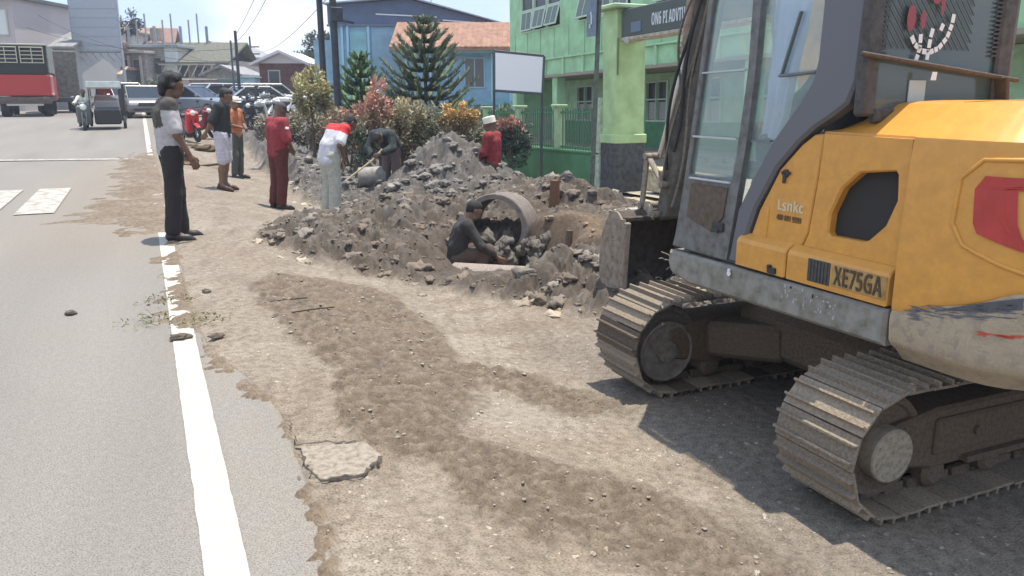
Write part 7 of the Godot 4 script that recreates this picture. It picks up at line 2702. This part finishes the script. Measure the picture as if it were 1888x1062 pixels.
# ---------------------------------------------------------------- traffic
func wheel(called: String, parent: Node3D, at: Vector3, r: float, w: float, axis: Vector3, spokes := false) -> void:
	var b := B.new()
	b.lathe(at - axis * w / 2, axis, [Vector2(r * 0.62, 0.0), Vector2(r * 0.9, 0.0), Vector2(r, w * 0.2), Vector2(r, w * 0.8), Vector2(r * 0.9, w), Vector2(r * 0.62, w)], 18)
	var t := obj(called, b, mat(0.02, 0.02, 0.02, 0.85), parent)
	b = B.new()
	if spokes:
		for k in 9:
			var a := TAU * k / 9
			var u := axis.cross(Vector3.UP).normalized()
			b.bar(at, at + (u * cos(a) + Vector3.UP * sin(a)) * r * 0.64, 0.012, 0.012)
		b.cyl(at - axis * w * 0.4, at + axis * w * 0.4, 0.035, -1, 8)
	else:
		b.lathe(at - axis * w * 0.42, axis, [Vector2(0.0, w * 0.1), Vector2(r * 0.2, w * 0.0), Vector2(r * 0.62, w * 0.16), Vector2(r * 0.62, w * 0.68), Vector2(r * 0.2, w * 0.84), Vector2(0.0, w * 0.74)], 16)
	obj("rim", b, mat(0.32, 0.32, 0.33, 0.4, "", 1, 0.5), t)


func car(label: String, at: Vector3, turn: float, paint: Material, suv: bool, lamps := false, group := "cars parked or passing at the far junction") -> Node3D:
	# nose towards +z
	var o := thing("car", label, "car", at, turn, group)
	var h := 1.62 if suv else 1.45
	var b := B.new()
	var w := 1.70
	var prof := V2([[2.05, 0.32], [2.12, 0.48], [2.10, 0.72], [1.95, 0.90], [1.0, 1.0], [-1.9, 1.02], [-2.1, 0.85], [-2.12, 0.45], [-2.0, 0.30]]) if suv else V2([[2.05, 0.28], [2.12, 0.44], [2.08, 0.64], [1.9, 0.78], [0.95, 0.90], [-1.75, 0.94], [-2.05, 0.82], [-2.1, 0.42], [-2.0, 0.26]])
	b.prism(prof, Vector3(-w / 2, 0, 0), Vector3.BACK, Vector3.UP, Vector3(w, 0, 0), 0.07)
	obj("body", b, paint, o)
	b = B.new()
	var cabin := V2([[1.15, 0.93], [0.35, h - 0.06], [-1.75, h - 0.06], [-2.02, 0.95]]) if suv else V2([[1.05, 0.86], [0.2, h - 0.06], [-1.2, h - 0.06], [-1.9, 0.90]])
	b.prism(cabin, Vector3(-w / 2 + 0.10, 0, 0), Vector3.BACK, Vector3.UP, Vector3(w - 0.2, 0, 0), 0.08)
	obj("windows", b, mat(0.025, 0.03, 0.035, 0.08), o)
	b = B.new()
	var c1: Vector2 = cabin[1]
	var c2: Vector2 = cabin[2]
	b.box(Vector3(0, h - 0.04, (c1.x + c2.x) / 2), Vector3(w - 0.26, 0.07, c1.x - c2.x + 0.02), 0.03)
	for s in [-1.0, 1.0]:
		for z in [[cabin[0], cabin[1]], [cabin[3], cabin[2]], [Vector2(-0.45, 0.95), Vector2(-0.5, h - 0.06)]]:
			b.bar(Vector3(s * (w / 2 - 0.115), z[0].y, z[0].x), Vector3(s * (w / 2 - 0.13), z[1].y, z[1].x), 0.04, 0.07, 0.0, Vector3.BACK)
	obj("roof", b, paint, o)
	for s in [-1.0, 1.0]:
		b = B.new()
		b.box(Vector3(s * 0.62, 0.66, 2.07), Vector3(0.34, 0.14, 0.10), 0.03)
		var m := mat(0.7, 0.7, 0.68, 0.15)
		if lamps:
			m = mat(0.8, 0.8, 0.8, 0.2, "", 1, 0, "", 1, 0.37)
			m.emission_enabled = true
			m.emission = Color(1, 1, 0.95)
			m.emission_energy_multiplier = 1.6
		obj("headlight", b, m, o)
		b = B.new()
		b.box(Vector3(s * 0.70, 0.74, -2.08), Vector3(0.22, 0.22, 0.08), 0.02)
		obj("tail_light", b, mat(0.35, 0.02, 0.02, 0.3), o)
		b = B.new()
		b.box(Vector3(s * 0.93, 1.0, 0.85), Vector3(0.16, 0.12, 0.07), 0.02)
		obj("mirror", b, paint, o)
	b = B.new()
	b.box(Vector3(0, 0.62, 2.10), Vector3(0.86, 0.16, 0.05), 0.01)
	b.box(Vector3(0, 0.40, 2.10), Vector3(1.3, 0.12, 0.05), 0.01)
	obj("grille", b, mat(0.03, 0.03, 0.032, 0.4), o)
	for z in [-1.3, 1.35]:
		for s in [-1.0, 1.0]:
			wheel("wheel", o, Vector3(s * (w / 2 - 0.09), 0.33, z), 0.33, 0.2, Vector3(s, 0, 0))
	return o


func motorcycle(label: String, at: Vector3, turn: float, paint: Material, lean := 0.0) -> Node3D:
	var o := thing("motorcycle", label, "motorcycle", at, turn, "motorcycles parked on the verge")
	o.rotation.z = lean
	var dark := mat(0.03, 0.03, 0.032, 0.6)
	wheel("wheel", o, Vector3(0, 0.28, 0.62), 0.28, 0.08, Vector3.RIGHT, true)
	wheel("wheel", o, Vector3(0, 0.28, -0.60), 0.28, 0.09, Vector3.RIGHT, true)
	var b := B.new()
	b.prism(V2([[0.42, 0.50], [0.50, 0.95], [0.38, 1.0], [0.28, 0.62], [-0.1, 0.46], [-0.35, 0.62], [-0.85, 0.82], [-0.88, 0.72], [-0.45, 0.42], [0.0, 0.28], [0.3, 0.34]]), Vector3(-0.11, 0, 0), Vector3.BACK, Vector3.UP, Vector3(0.22, 0, 0), 0.03)
	b.prism(V2([[0.30, 0.30], [0.44, 0.30], [0.56, 0.86], [0.42, 0.95]]), Vector3(-0.2, 0, 0), Vector3.BACK, Vector3.UP, Vector3(0.4, 0, 0), 0.04)
	obj("fairing", b, paint, o)
	b = B.new()
	b.box(Vector3(0, 0.80, -0.42), Vector3(0.25, 0.11, 0.72), 0.04)
	obj("seat", b, dark, o)
	b = B.new()
	b.tube([Vector3(-0.34, 1.03, 0.32), Vector3(-0.12, 1.04, 0.44), Vector3(0.12, 1.04, 0.44), Vector3(0.34, 1.03, 0.32)], 0.016, 6)
	for s in [-1.0, 1.0]:
		b.tube([Vector3(s * 0.2, 1.03, 0.42), Vector3(s * 0.27, 1.2, 0.40)], 0.008, 5)
		b.ball(Vector3(s * 0.28, 1.22, 0.40), Vector3(0.055, 0.035, 0.015), 8, 5)
		b.tube([Vector3(s * 0.07, 0.90, 0.46), Vector3(s * 0.06, 0.28, 0.62)], 0.02, 6)
	obj("handlebar", b, dark, o)
	b = B.new()
	b.ball(Vector3(0, 0.88, 0.54), Vector3(0.09, 0.08, 0.05), 10, 6)
	obj("headlight", b, mat(0.7, 0.7, 0.68, 0.15), o)
	b = B.new()
	b.prism(V2([[0.40, 0.50], [0.62, 0.58], [0.88, 0.46], [0.86, 0.43], [0.62, 0.53], [0.42, 0.45]]), Vector3(-0.06, 0, 0), Vector3.BACK, Vector3.UP, Vector3(0.12, 0, 0), 0.01)
	obj("mudguard", b, paint, o)
	b = B.new()
	b.box(Vector3(0, 0.36, -0.1), Vector3(0.24, 0.24, 0.36), 0.05)
	b.cyl(Vector3(0.14, 0.32, -0.1), Vector3(0.16, 0.38, -0.85), 0.035, 0.045, 10)
	obj("engine", b, mat(0.12, 0.12, 0.12, 0.5, "", 1, 0.4), o)
	return o


func build_traffic() -> void:
	var red := mat(0.50, 0.035, 0.03, 0.55, "even", 0.5)
	var dark := mat(0.02, 0.021, 0.023, 0.7, "blotch", 0.6)
	var frame := mat(0.46, 0.43, 0.30, 0.6)
	# truck seen from behind: local +z towards the camera
	var t := thing("truck", "red cargo truck with a black upper body and slatted tailgate driving away on the left", "truck", Vector3(-4.85, 0.36, -44.4), 0.03)
	var b := B.new()
	b.box(Vector3(0, 1.45, -2.6), Vector3(2.25, 0.95, 5.2), 0.03)
	obj("lower_body", b, red, t)
	b = B.new()
	b.box(Vector3(0, 2.58, -2.6), Vector3(2.22, 1.31, 5.16), 0.05)
	obj("upper_body", b, dark, t)
	for k in 2:
		for r in 5:
			b = B.new()
			b.box(Vector3(-0.55 + k * 1.06, 2.46 + r * 0.17, 0.02), Vector3(0.92, 0.045, 0.05), 0.01)
			obj("slat", b, frame, t)
		b = B.new()
		for s in [-0.46, 0.0, 0.46]:
			b.box(Vector3(-0.55 + k * 1.06 + s, 2.80, 0.03), Vector3(0.04, 0.74, 0.05), 0.01)
		obj("slat_frame", b, frame, t)
	b = B.new()
	b.box(Vector3(0, 3.26, -2.6), Vector3(2.3, 0.08, 5.26), 0.02)
	obj("top_rail", b, mat(0.36, 0.37, 0.32, 0.7), t)
	b = B.new()
	b.box(Vector3(1.13, 2.62, -2.2), Vector3(0.05, 1.2, 4.3), 0.01)
	obj("side_tarpaulin", b, mat(0.27, 0.29, 0.27, 0.8, "grime", 0.7), t)
	b = B.new()
	for z in [-0.5, -1.3]:
		b.box(Vector3(1.15, 1.45, z), Vector3(0.06, 0.95, 0.07), 0.01)
	for y in [1.05, 1.85]:
		b.box(Vector3(1.15, y, -0.9), Vector3(0.06, 0.06, 1.5), 0.01)
	obj("side_ladder", b, mat(0.62, 0.45, 0.42, 0.6), t)
	b = B.new()
	b.box(Vector3(0, 0.82, -2.6), Vector3(2.1, 0.22, 5.4), 0.02)
	b.box(Vector3(0, 0.70, 0.02), Vector3(2.2, 0.16, 0.12), 0.02)
	obj("chassis", b, mat(0.14, 0.10, 0.09, 0.7, "grime", 1.0), t)
	for s in [-1.0, 1.0]:
		b = B.new()
		b.box(Vector3(s * 0.9, 0.86, 0.06), Vector3(0.26, 0.12, 0.06), 0.01)
		obj("tail_light", b, mat(0.5, 0.2, 0.05, 0.3), t)
		for z in [-1.0, -5.2]:
			wheel("wheel", t, Vector3(s * 0.86, 0.44, z), 0.44, 0.4 if z > -2 else 0.26, Vector3(s, 0, 0))
	b = B.new()
	b.box(Vector3(0, 0.60, 0.0), Vector3(1.5, 0.14, 0.06), 0.02)
	obj("number_board", b, mat(0.55, 0.55, 0.52, 0.7), t)
	b = B.new()
	b.box(Vector3(0, 1.6, -6.1), Vector3(2.1, 1.9, 1.6), 0.12)
	obj("driver_cab", b, red, t)
	# second truck behind it
	var t2 := thing("truck", "grey-green box truck standing just right of and behind the red truck", "truck", Vector3(-4.0, 0.38, -51.6), 0.12)
	b = B.new()
	b.box(Vector3(0, 2.05, -2.2), Vector3(2.1, 2.5, 4.4), 0.04)
	obj("cargo_box", b, mat(0.17, 0.185, 0.16, 0.75, "grime", 0.6), t2)
	b = B.new()
	for k in 6:
		b.box(Vector3(1.07, 2.05, -0.4 - k * 0.72), Vector3(0.05, 2.4, 0.08), 0.01)
	b.box(Vector3(1.06, 3.1, -2.2), Vector3(0.06, 0.35, 4.3), 0.01)
	obj("side_ribs", b, mat(0.36, 0.36, 0.33, 0.7, "grime", 0.6), t2)
	b = B.new()
	b.box(Vector3(0, 0.72, -2.6), Vector3(1.9, 0.24, 5.6), 0.02)
	obj("chassis", b, mat(0.05, 0.05, 0.05, 0.8), t2)
	b = B.new()
	b.box(Vector3(0, 1.5, -5.2), Vector3(2.0, 1.7, 1.4), 0.1)
	obj("driver_cab", b, mat(0.2, 0.22, 0.2, 0.5), t2)
	for s in [-1.0, 1.0]:
		for z in [-0.9, -4.9]:
			wheel("wheel", t2, Vector3(s * 0.8, 0.42, z), 0.42, 0.3, Vector3(s, 0, 0))
	# motorcycle taxi with a covered sidecar, coming towards us
	var m := thing("motor_tricycle", "motorcycle taxi with a covered black sidecar coming along the road", "tricycle", Vector3(-1.85, 0.07, -33.6), 0.0)
	wheel("wheel", m, Vector3(0, 0.29, 0.62), 0.29, 0.1, Vector3.RIGHT, true)
	wheel("wheel", m, Vector3(0, 0.29, -0.62), 0.29, 0.1, Vector3.RIGHT, true)
	wheel("wheel", m, Vector3(1.28, 0.29, -0.1), 0.29, 0.1, Vector3.RIGHT, true)
	b = B.new()
	b.prism(V2([[0.42, 0.50], [0.50, 1.0], [0.36, 1.04], [0.28, 0.62], [-0.1, 0.5], [-0.35, 0.68], [-0.85, 0.82], [-0.88, 0.72], [-0.45, 0.42], [0.0, 0.28], [0.3, 0.34]]), Vector3(-0.13, 0, 0), Vector3.BACK, Vector3.UP, Vector3(0.26, 0, 0), 0.03)
	b.prism(V2([[0.34, 0.34], [0.46, 0.34], [0.58, 0.92], [0.44, 1.0]]), Vector3(-0.24, 0, 0), Vector3.BACK, Vector3.UP, Vector3(0.48, 0, 0), 0.05)
	obj("fairing", b, mat(0.10, 0.12, 0.11, 0.4), m)
	b = B.new()
	b.ball(Vector3(0, 0.92, 0.56), Vector3(0.12, 0.11, 0.06), 10, 6)
	obj("headlight", b, mat(0.72, 0.74, 0.72, 0.15), m)
	b = B.new()
	b.tube([Vector3(-0.36, 1.06, 0.30), Vector3(-0.12, 1.06, 0.44), Vector3(0.12, 1.06, 0.44), Vector3(0.36, 1.06, 0.30)], 0.018, 6)
	for s in [-1.0, 1.0]:
		b.tube([Vector3(s * 0.22, 1.05, 0.42), Vector3(s * 0.3, 1.24, 0.40)], 0.009, 5)
		b.ball(Vector3(s * 0.31, 1.26, 0.40), Vector3(0.06, 0.04, 0.015), 8, 5)
		b.tube([Vector3(s * 0.07, 0.95, 0.48), Vector3(s * 0.06, 0.29, 0.62)], 0.022, 6)
	obj("handlebar", b, mat(0.3, 0.3, 0.3, 0.4, "", 1, 0.5), m)
	b = B.new()
	b.prism(V2([[0.55, 0.35], [0.60, 0.80], [0.2, 0.86], [-0.55, 0.9], [-0.70, 1.0], [-0.72, 0.40], [-0.3, 0.30], [0.3, 0.30]]), Vector3(0.32, 0, 0), Vector3.BACK, Vector3.UP, Vector3(0.86, 0, 0), 0.04)
	obj("sidecar", b, mat(0.028, 0.026, 0.03, 0.5, "grime", 2.0), m)
	b = B.new()
	b.box(Vector3(0.75, 0.98, -0.45), Vector3(0.8, 0.32, 0.16), 0.05)
	obj("seat", b, mat(0.40, 0.38, 0.40, 0.7), m)
	b = B.new()
	b.box(Vector3(0.72, 1.78, -0.1), Vector3(1.12, 0.06, 1.5), 0.02)
	b.prism(V2([[0.65, 1.55], [0.72, 1.60], [0.68, 1.80], [0.62, 1.80]]), Vector3(0.16, 0, 0), Vector3.BACK, Vector3.UP, Vector3(1.12, 0, 0), 0.01)
	obj("canopy", b, mat(0.48, 0.55, 0.55, 0.6, "blotch", 1.0), m)
	b = B.new()
	for x in [0.22, 1.22]:
		for z in [-0.7, 0.5]:
			b.tube([Vector3(x, 0.85, z), Vector3(x, 1.76, z)], 0.022, 6)
	b.bar(Vector3(1.24, 1.7, -0.72), Vector3(1.24, 0.4, -0.72), 0.06, 0.2)
	obj("canopy_post", b, mat(0.05, 0.05, 0.05, 0.5), m)
	var sit := {
		"hipL": Vector3(0.10, 0.72, -0.05), "hipR": Vector3(-0.10, 0.72, -0.05), "kneeL": Vector3(0.20, 0.62, 0.33), "kneeR": Vector3(-0.20, 0.62, 0.33), "ankL": Vector3(0.17, 0.25, 0.18), "ankR": Vector3(-0.17, 0.25, 0.18), "toeL": Vector3(0.19, 0.2, 0.33), "toeR": Vector3(-0.19, 0.2, 0.33),
		"waist": Vector3(0, 0.86, -0.04), "chest": Vector3(0, 1.08, 0.0), "neck": Vector3(0, 1.21, 0.02), "head": Vector3(0, 1.35, 0.05), "shL": Vector3(0.17, 1.17, 0.0), "shR": Vector3(-0.17, 1.17, 0.0),
		"elL": Vector3(0.30, 0.97, 0.2), "wrL": Vector3(0.31, 0.95, 0.42), "elR": Vector3(-0.30, 0.97, 0.2), "wrR": Vector3(-0.31, 0.95, 0.42)}
	person("person in a pale shirt riding the motorcycle taxi", Vector3(-1.85, 0.13, -33.82), 0.0, 1.66, sit, {"skin": Color(0.1, 0.06, 0.04), "shirt": mat(0.6, 0.62, 0.56, 0.85), "trousers": mat(0.05, 0.05, 0.055, 0.9), "sleeve": 1.7, "hair": "short", "shoes": mat(0.03, 0.03, 0.03, 0.6)})
	# cars
	var silver := mat(0.40, 0.40, 0.42, 0.25, "", 1, 0.4)
	car("grey oncoming car with one headlight glinting, beyond the motorcycle taxi", Vector3(-0.75, 0.36, -46.6), 0.3, mat(0.19, 0.185, 0.19, 0.3, "", 1, 0.3), true, true)
	car("dark car half hidden behind the person on the white line", Vector3(0.15, 0.36, -42.0), 0.1, mat(0.15, 0.15, 0.155, 0.3, "", 1, 0.3), false)
	car("blue-grey car parked on the verge right of the person on the white line", Vector3(2.35, 0.36, -43.2), 0.9, mat(0.22, 0.25, 0.30, 0.3, "", 1, 0.2), false)
	car("white car parked behind the blue-grey car and the red motorcycle", Vector3(3.3, 0.36, -47.5), -0.9, mat(0.62, 0.63, 0.66, 0.25), true)
	car("pale blue car parked at the yard wall left of the person in black", Vector3(3.6, 0.36, -50.0), 1.2, mat(0.36, 0.42, 0.5, 0.3, "", 1, 0.2), false)
	car("white car parked under the stalls right of the thin poles", Vector3(5.75, 0.36, -44.6), 1.9, mat(0.66, 0.66, 0.68, 0.25), false)
	car("white van-like car parked beyond the motorcycles by the kiosk", Vector3(6.9, 0.36, -48.6), 1.7, mat(0.62, 0.63, 0.64, 0.25), true)
	# motorcycles
	var black := mat(0.03, 0.03, 0.035, 0.3)
	var white := mat(0.6, 0.6, 0.6, 0.3)
	motorcycle("red motorcycle parked on the dirt left of the person in black", on_ground(1.32, -27.8), 0.35, mat(0.5, 0.025, 0.03, 0.35), 0.08)
	motorcycle("dark red motorcycle standing just behind the bright red one", on_ground(1.75, -29.0), 0.6, mat(0.16, 0.02, 0.025, 0.4), 0.08)
	var kinds := [
		["black motorcycle parked nearest the orange-shirted person's right", 3.75, -30.6, -0.5, black], ["white motorcycle second in the parked row from the orange-shirted person", 4.2, -31.6, -0.4, white],
		["grey motorcycle in the middle of the parked row behind the maroon uniform", 4.65, -32.8, -0.6, silver], ["black motorcycle at the back of the parked row, below the white car", 4.3, -34.6, -0.3, black],
		["white motorcycle at the right end of the parked row, beside the dusty scrub", 5.1, -33.6, -0.55, white], ["blue-black motorcycle at the back left of the parked row", 3.7, -33.8, -0.2, mat(0.04, 0.05, 0.09, 0.3)],
		["silver motorcycle parked against the white car's side", 5.0, -36.0, -0.4, silver], ["dark motorcycle parked farthest back near the kiosk", 4.5, -37.6, -0.2, black]]
	for k in kinds:
		motorcycle(k[0], on_ground(k[1], k[2]), k[3], k[4], 0.1)


# ---------------------------------------------------------------- pit, debris
func ring(called: String, label: String, cat: String, at: Vector3, axis: Vector3, r: float, wall: float, len: float, m: Material) -> void:
	var b := B.new()
	b.lathe(-axis.normalized() * len / 2, axis, [Vector2(r - wall, 0.0), Vector2(r - 0.012, 0.0), Vector2(r, 0.012), Vector2(r, len - 0.012), Vector2(r - 0.012, len), Vector2(r - wall, len), Vector2(r - wall, 0.0)], 40)
	var o := obj(called, b, m)
	o.position = at
	tag(o, label, cat)


func build_pit_things() -> void:
	var conc := mat(0.22, 0.19, 0.175, 0.9, "grime", 1.6, 0.0, "bumpfine", 3.0, 0.2)
	ring("concrete_ring", "upright concrete culvert ring half filled with mud in the pit", "culvert ring", Vector3(3.84, -0.07, -8.95), Vector3(-0.62, 0.08, 0.78), 0.40, 0.065, 0.6, conc)
	ring("concrete_pipe", "buried concrete culvert pipe whose top shows at the front lip of the pit", "culvert pipe", Vector3(3.46, -0.60, -7.80), Vector3(0.78, 0.0, 0.62), 0.29, 0.05, 1.3, mat(0.33, 0.28, 0.245, 0.95, "soil", 1.8, 0.0, "bumpfine", 3.0, 0.3))
	ring("concrete_pipe", "pale concrete pipe lying in the soil behind the stooping person in white", "culvert pipe", Vector3(3.70, 0.02, -14.45), Vector3(0.95, 0.05, 0.3), 0.18, 0.04, 0.5, mat(0.36, 0.35, 0.33, 0.9, "grime", 1.6, 0.0, "bumpfine", 3.0, 0.2))
	ring("concrete_pipe", "pale dusty pipe end lying between the leaning post and the bucket", "culvert pipe", Vector3(5.42, -0.08, -8.5), Vector3(0.85, 0.1, 0.45), 0.20, 0.04, 0.8, mat(0.42, 0.41, 0.38, 0.9, "grime", 1.6, 0.0, "bumpfine", 3.0, 0.2))
	var b := B.new()
	b.tube([Vector3(0, -0.3, 0), Vector3(0.01, 0.0, 0), Vector3(0.02, 0.34, 0.01)], 0.075, 9, 0.062)
	b.tube([Vector3(0.01, 0.26, 0), Vector3(0.09, 0.36, 0.02)], 0.035, 7, 0.02)
	var st := obj("stump", b, mat(0.20, 0.10, 0.06, 0.95, "soil", 3.0, 0.0, "bump", 3.0, 0.4))
	st.position = Vector3(4.76, 0.06, -9.37)
	tag(st, "short reddish brown stump poking out of the soil right of the concrete ring", "stump")
	b = B.new()
	b.tube([Vector3(-0.02, -0.3, 0), Vector3(0.0, 0.0, 0), Vector3(0.03, 0.42, 0)], 0.05, 8, 0.04)
	st = obj("stake", b, mat(0.17, 0.115, 0.075, 0.95, "soil", 3.0, 0.0, "bump", 3.0, 0.4))
	st.position = Vector3(4.22, -0.42, -7.95)
	tag(st, "dark stake standing at the foot of the scraped brown bank in the pit", "stake")
	# mud lying in the ring
	b = B.new()
	rng.seed = 33
	for k in 46:
		var s := rng.randf_range(0.04, 0.11)
		b.x = Transform3D(Basis.from_euler(Vector3(rng.randf() * 6, rng.randf() * 6, rng.randf() * 6)).scaled(Vector3.ONE * s), Vector3(3.88 + rng.randf_range(-0.34, 0.34), -0.30 + rng.randf_range(-0.15, 0.14), -8.62 + rng.randf_range(-0.24, 0.24)))
		clod_shape(b, 60 + k % 5)
	tag(obj("mud", b, mat(0.16, 0.148, 0.13, 0.95, "soil", 2.0, 0.0, "bumpfine", 5.0, 0.3)), "wet grey mud slumped in front of the concrete ring", "mud", "", "stuff")


func lump(label: String, at: Vector3, s: Vector3, sd: int, c: Color) -> void:
	var b := B.new()
	b.x = Transform3D(Basis(Vector3.UP, sd).scaled(s), Vector3.ZERO)
	clod_shape(b, sd)
	var o := obj("clod", b, mat(c.r, c.g, c.b, 0.95, "soil", 3.0, 0.0, "bumpfine", 5.0, 0.4))
	o.position = at
	tag(o, label, "clod", "clods dropped on the road side")


func build_small_things() -> void:
	var c := Color(0.20, 0.165, 0.125)
	lump("dark clod alone on the asphalt at the left, away from the white line", Vector3(-0.58, 0.014, -6.22), Vector3(0.04, 0.02, 0.035), 2, c)
	lump("dark flat clod on the white line beside the crumbled soil", Vector3(0.09, 0.018, -5.28), Vector3(0.055, 0.025, 0.04), 3, c)
	lump("crumb of soil right of the dark flat clod", Vector3(0.30, 0.02, -5.2), Vector3(0.04, 0.02, 0.035), 4, c)
	lump("clod of soil right of the white line, level with the stray weeds", Vector3(0.33, 0.012, -6.5), Vector3(0.035, 0.02, 0.03), 5, c)
	lump("rounded dark clod on the pale dirt behind the person on the white line", on_ground(0.80, -19.2, 0.04), Vector3(0.17, 0.13, 0.14), 6, c)
	lump("large dark clod lying on the dirt by the red motorcycle", on_ground(1.55, -24.6, 0.05), Vector3(0.26, 0.16, 0.2), 7, Color(0.15, 0.11, 0.07))
	lump("low brown clod between the red motorcycle and the large dark clod", on_ground(1.2, -25.3, 0.03), Vector3(0.28, 0.09, 0.16), 8, Color(0.17, 0.12, 0.075))
	var b := B.new()
	b.x = Transform3D(Basis(Vector3.UP, 0.5), on_ground(1.32, -19.6, 0.04))
	b.bar(Vector3(-0.25, 0, 0), Vector3(0.3, 0.02, 0.05), 0.09, 0.05, 0.01)
	tag(obj("plank", b, mat(0.12, 0.08, 0.055, 0.9, "soil", 3.0)), "short dark plank lying on the dirt left of the person in black", "plank")
	# splinters on the brown soil
	for k in 2:
		b = B.new()
		b.tube([Vector3(-0.16, 0.0, 0.01), Vector3(0.0, 0.006, 0), Vector3(0.17, 0.0, -0.02)], 0.006, 5)
		var o := obj("stick", b, mat(0.07, 0.055, 0.04, 0.9))
		o.position = on_ground(0.86 + 0.12 * k, -6.15 + 0.42 * k, 0.012)
		tag(o, ["thin dark stick on the brown soil, farther one", "thin dark stick on the brown soil, nearer one"][k], "stick", "sticks on the brown soil")
	# wads of dry grass dropped by the far track
	b = B.new()
	rng.seed = 77
	for k in 130:
		var p := Vector3(3.62 + rng.randf_range(-0.38, 0.40), 0.28, -4.55 + rng.randf_range(-0.14, 0.14))
		p.y = 0.20 + rng.randf_range(0.0, 0.16)
		var d := Vector3(rng.randf_range(-1, 1), rng.randf_range(-0.1, 0.9), rng.randf_range(-0.6, 0.6)) * 0.10
		b.tube([p, p + d * 0.6 + Vector3.UP * 0.01, p + d], 0.003, 4)
	tag(obj("grass_roots", b, mat(0.30, 0.28, 0.24, 0.95)), "tangle of torn grey roots heaped behind the far track", "roots", "", "stuff")
	b = B.new()
	for k in 30:
		var s := rng.randf_range(0.06, 0.13)
		b.x = Transform3D(Basis.from_euler(Vector3(rng.randf() * 6, rng.randf() * 6, 0)).scaled(Vector3.ONE * s), Vector3(3.55 + rng.randf_range(-0.4, 0.5), 0.02 + rng.randf_range(-0.34, 0.05), -4.66 + rng.randf_range(-0.2, 0.12)))
		clod_shape(b, 70 + k % 5)
	tag(obj("mud", b, mat(0.15, 0.13, 0.115, 0.95, "soil", 2.0, 0.0, "bumpfine", 5.0, 0.3)), "dark mud heaped behind the far track under the roots", "mud", "", "stuff")
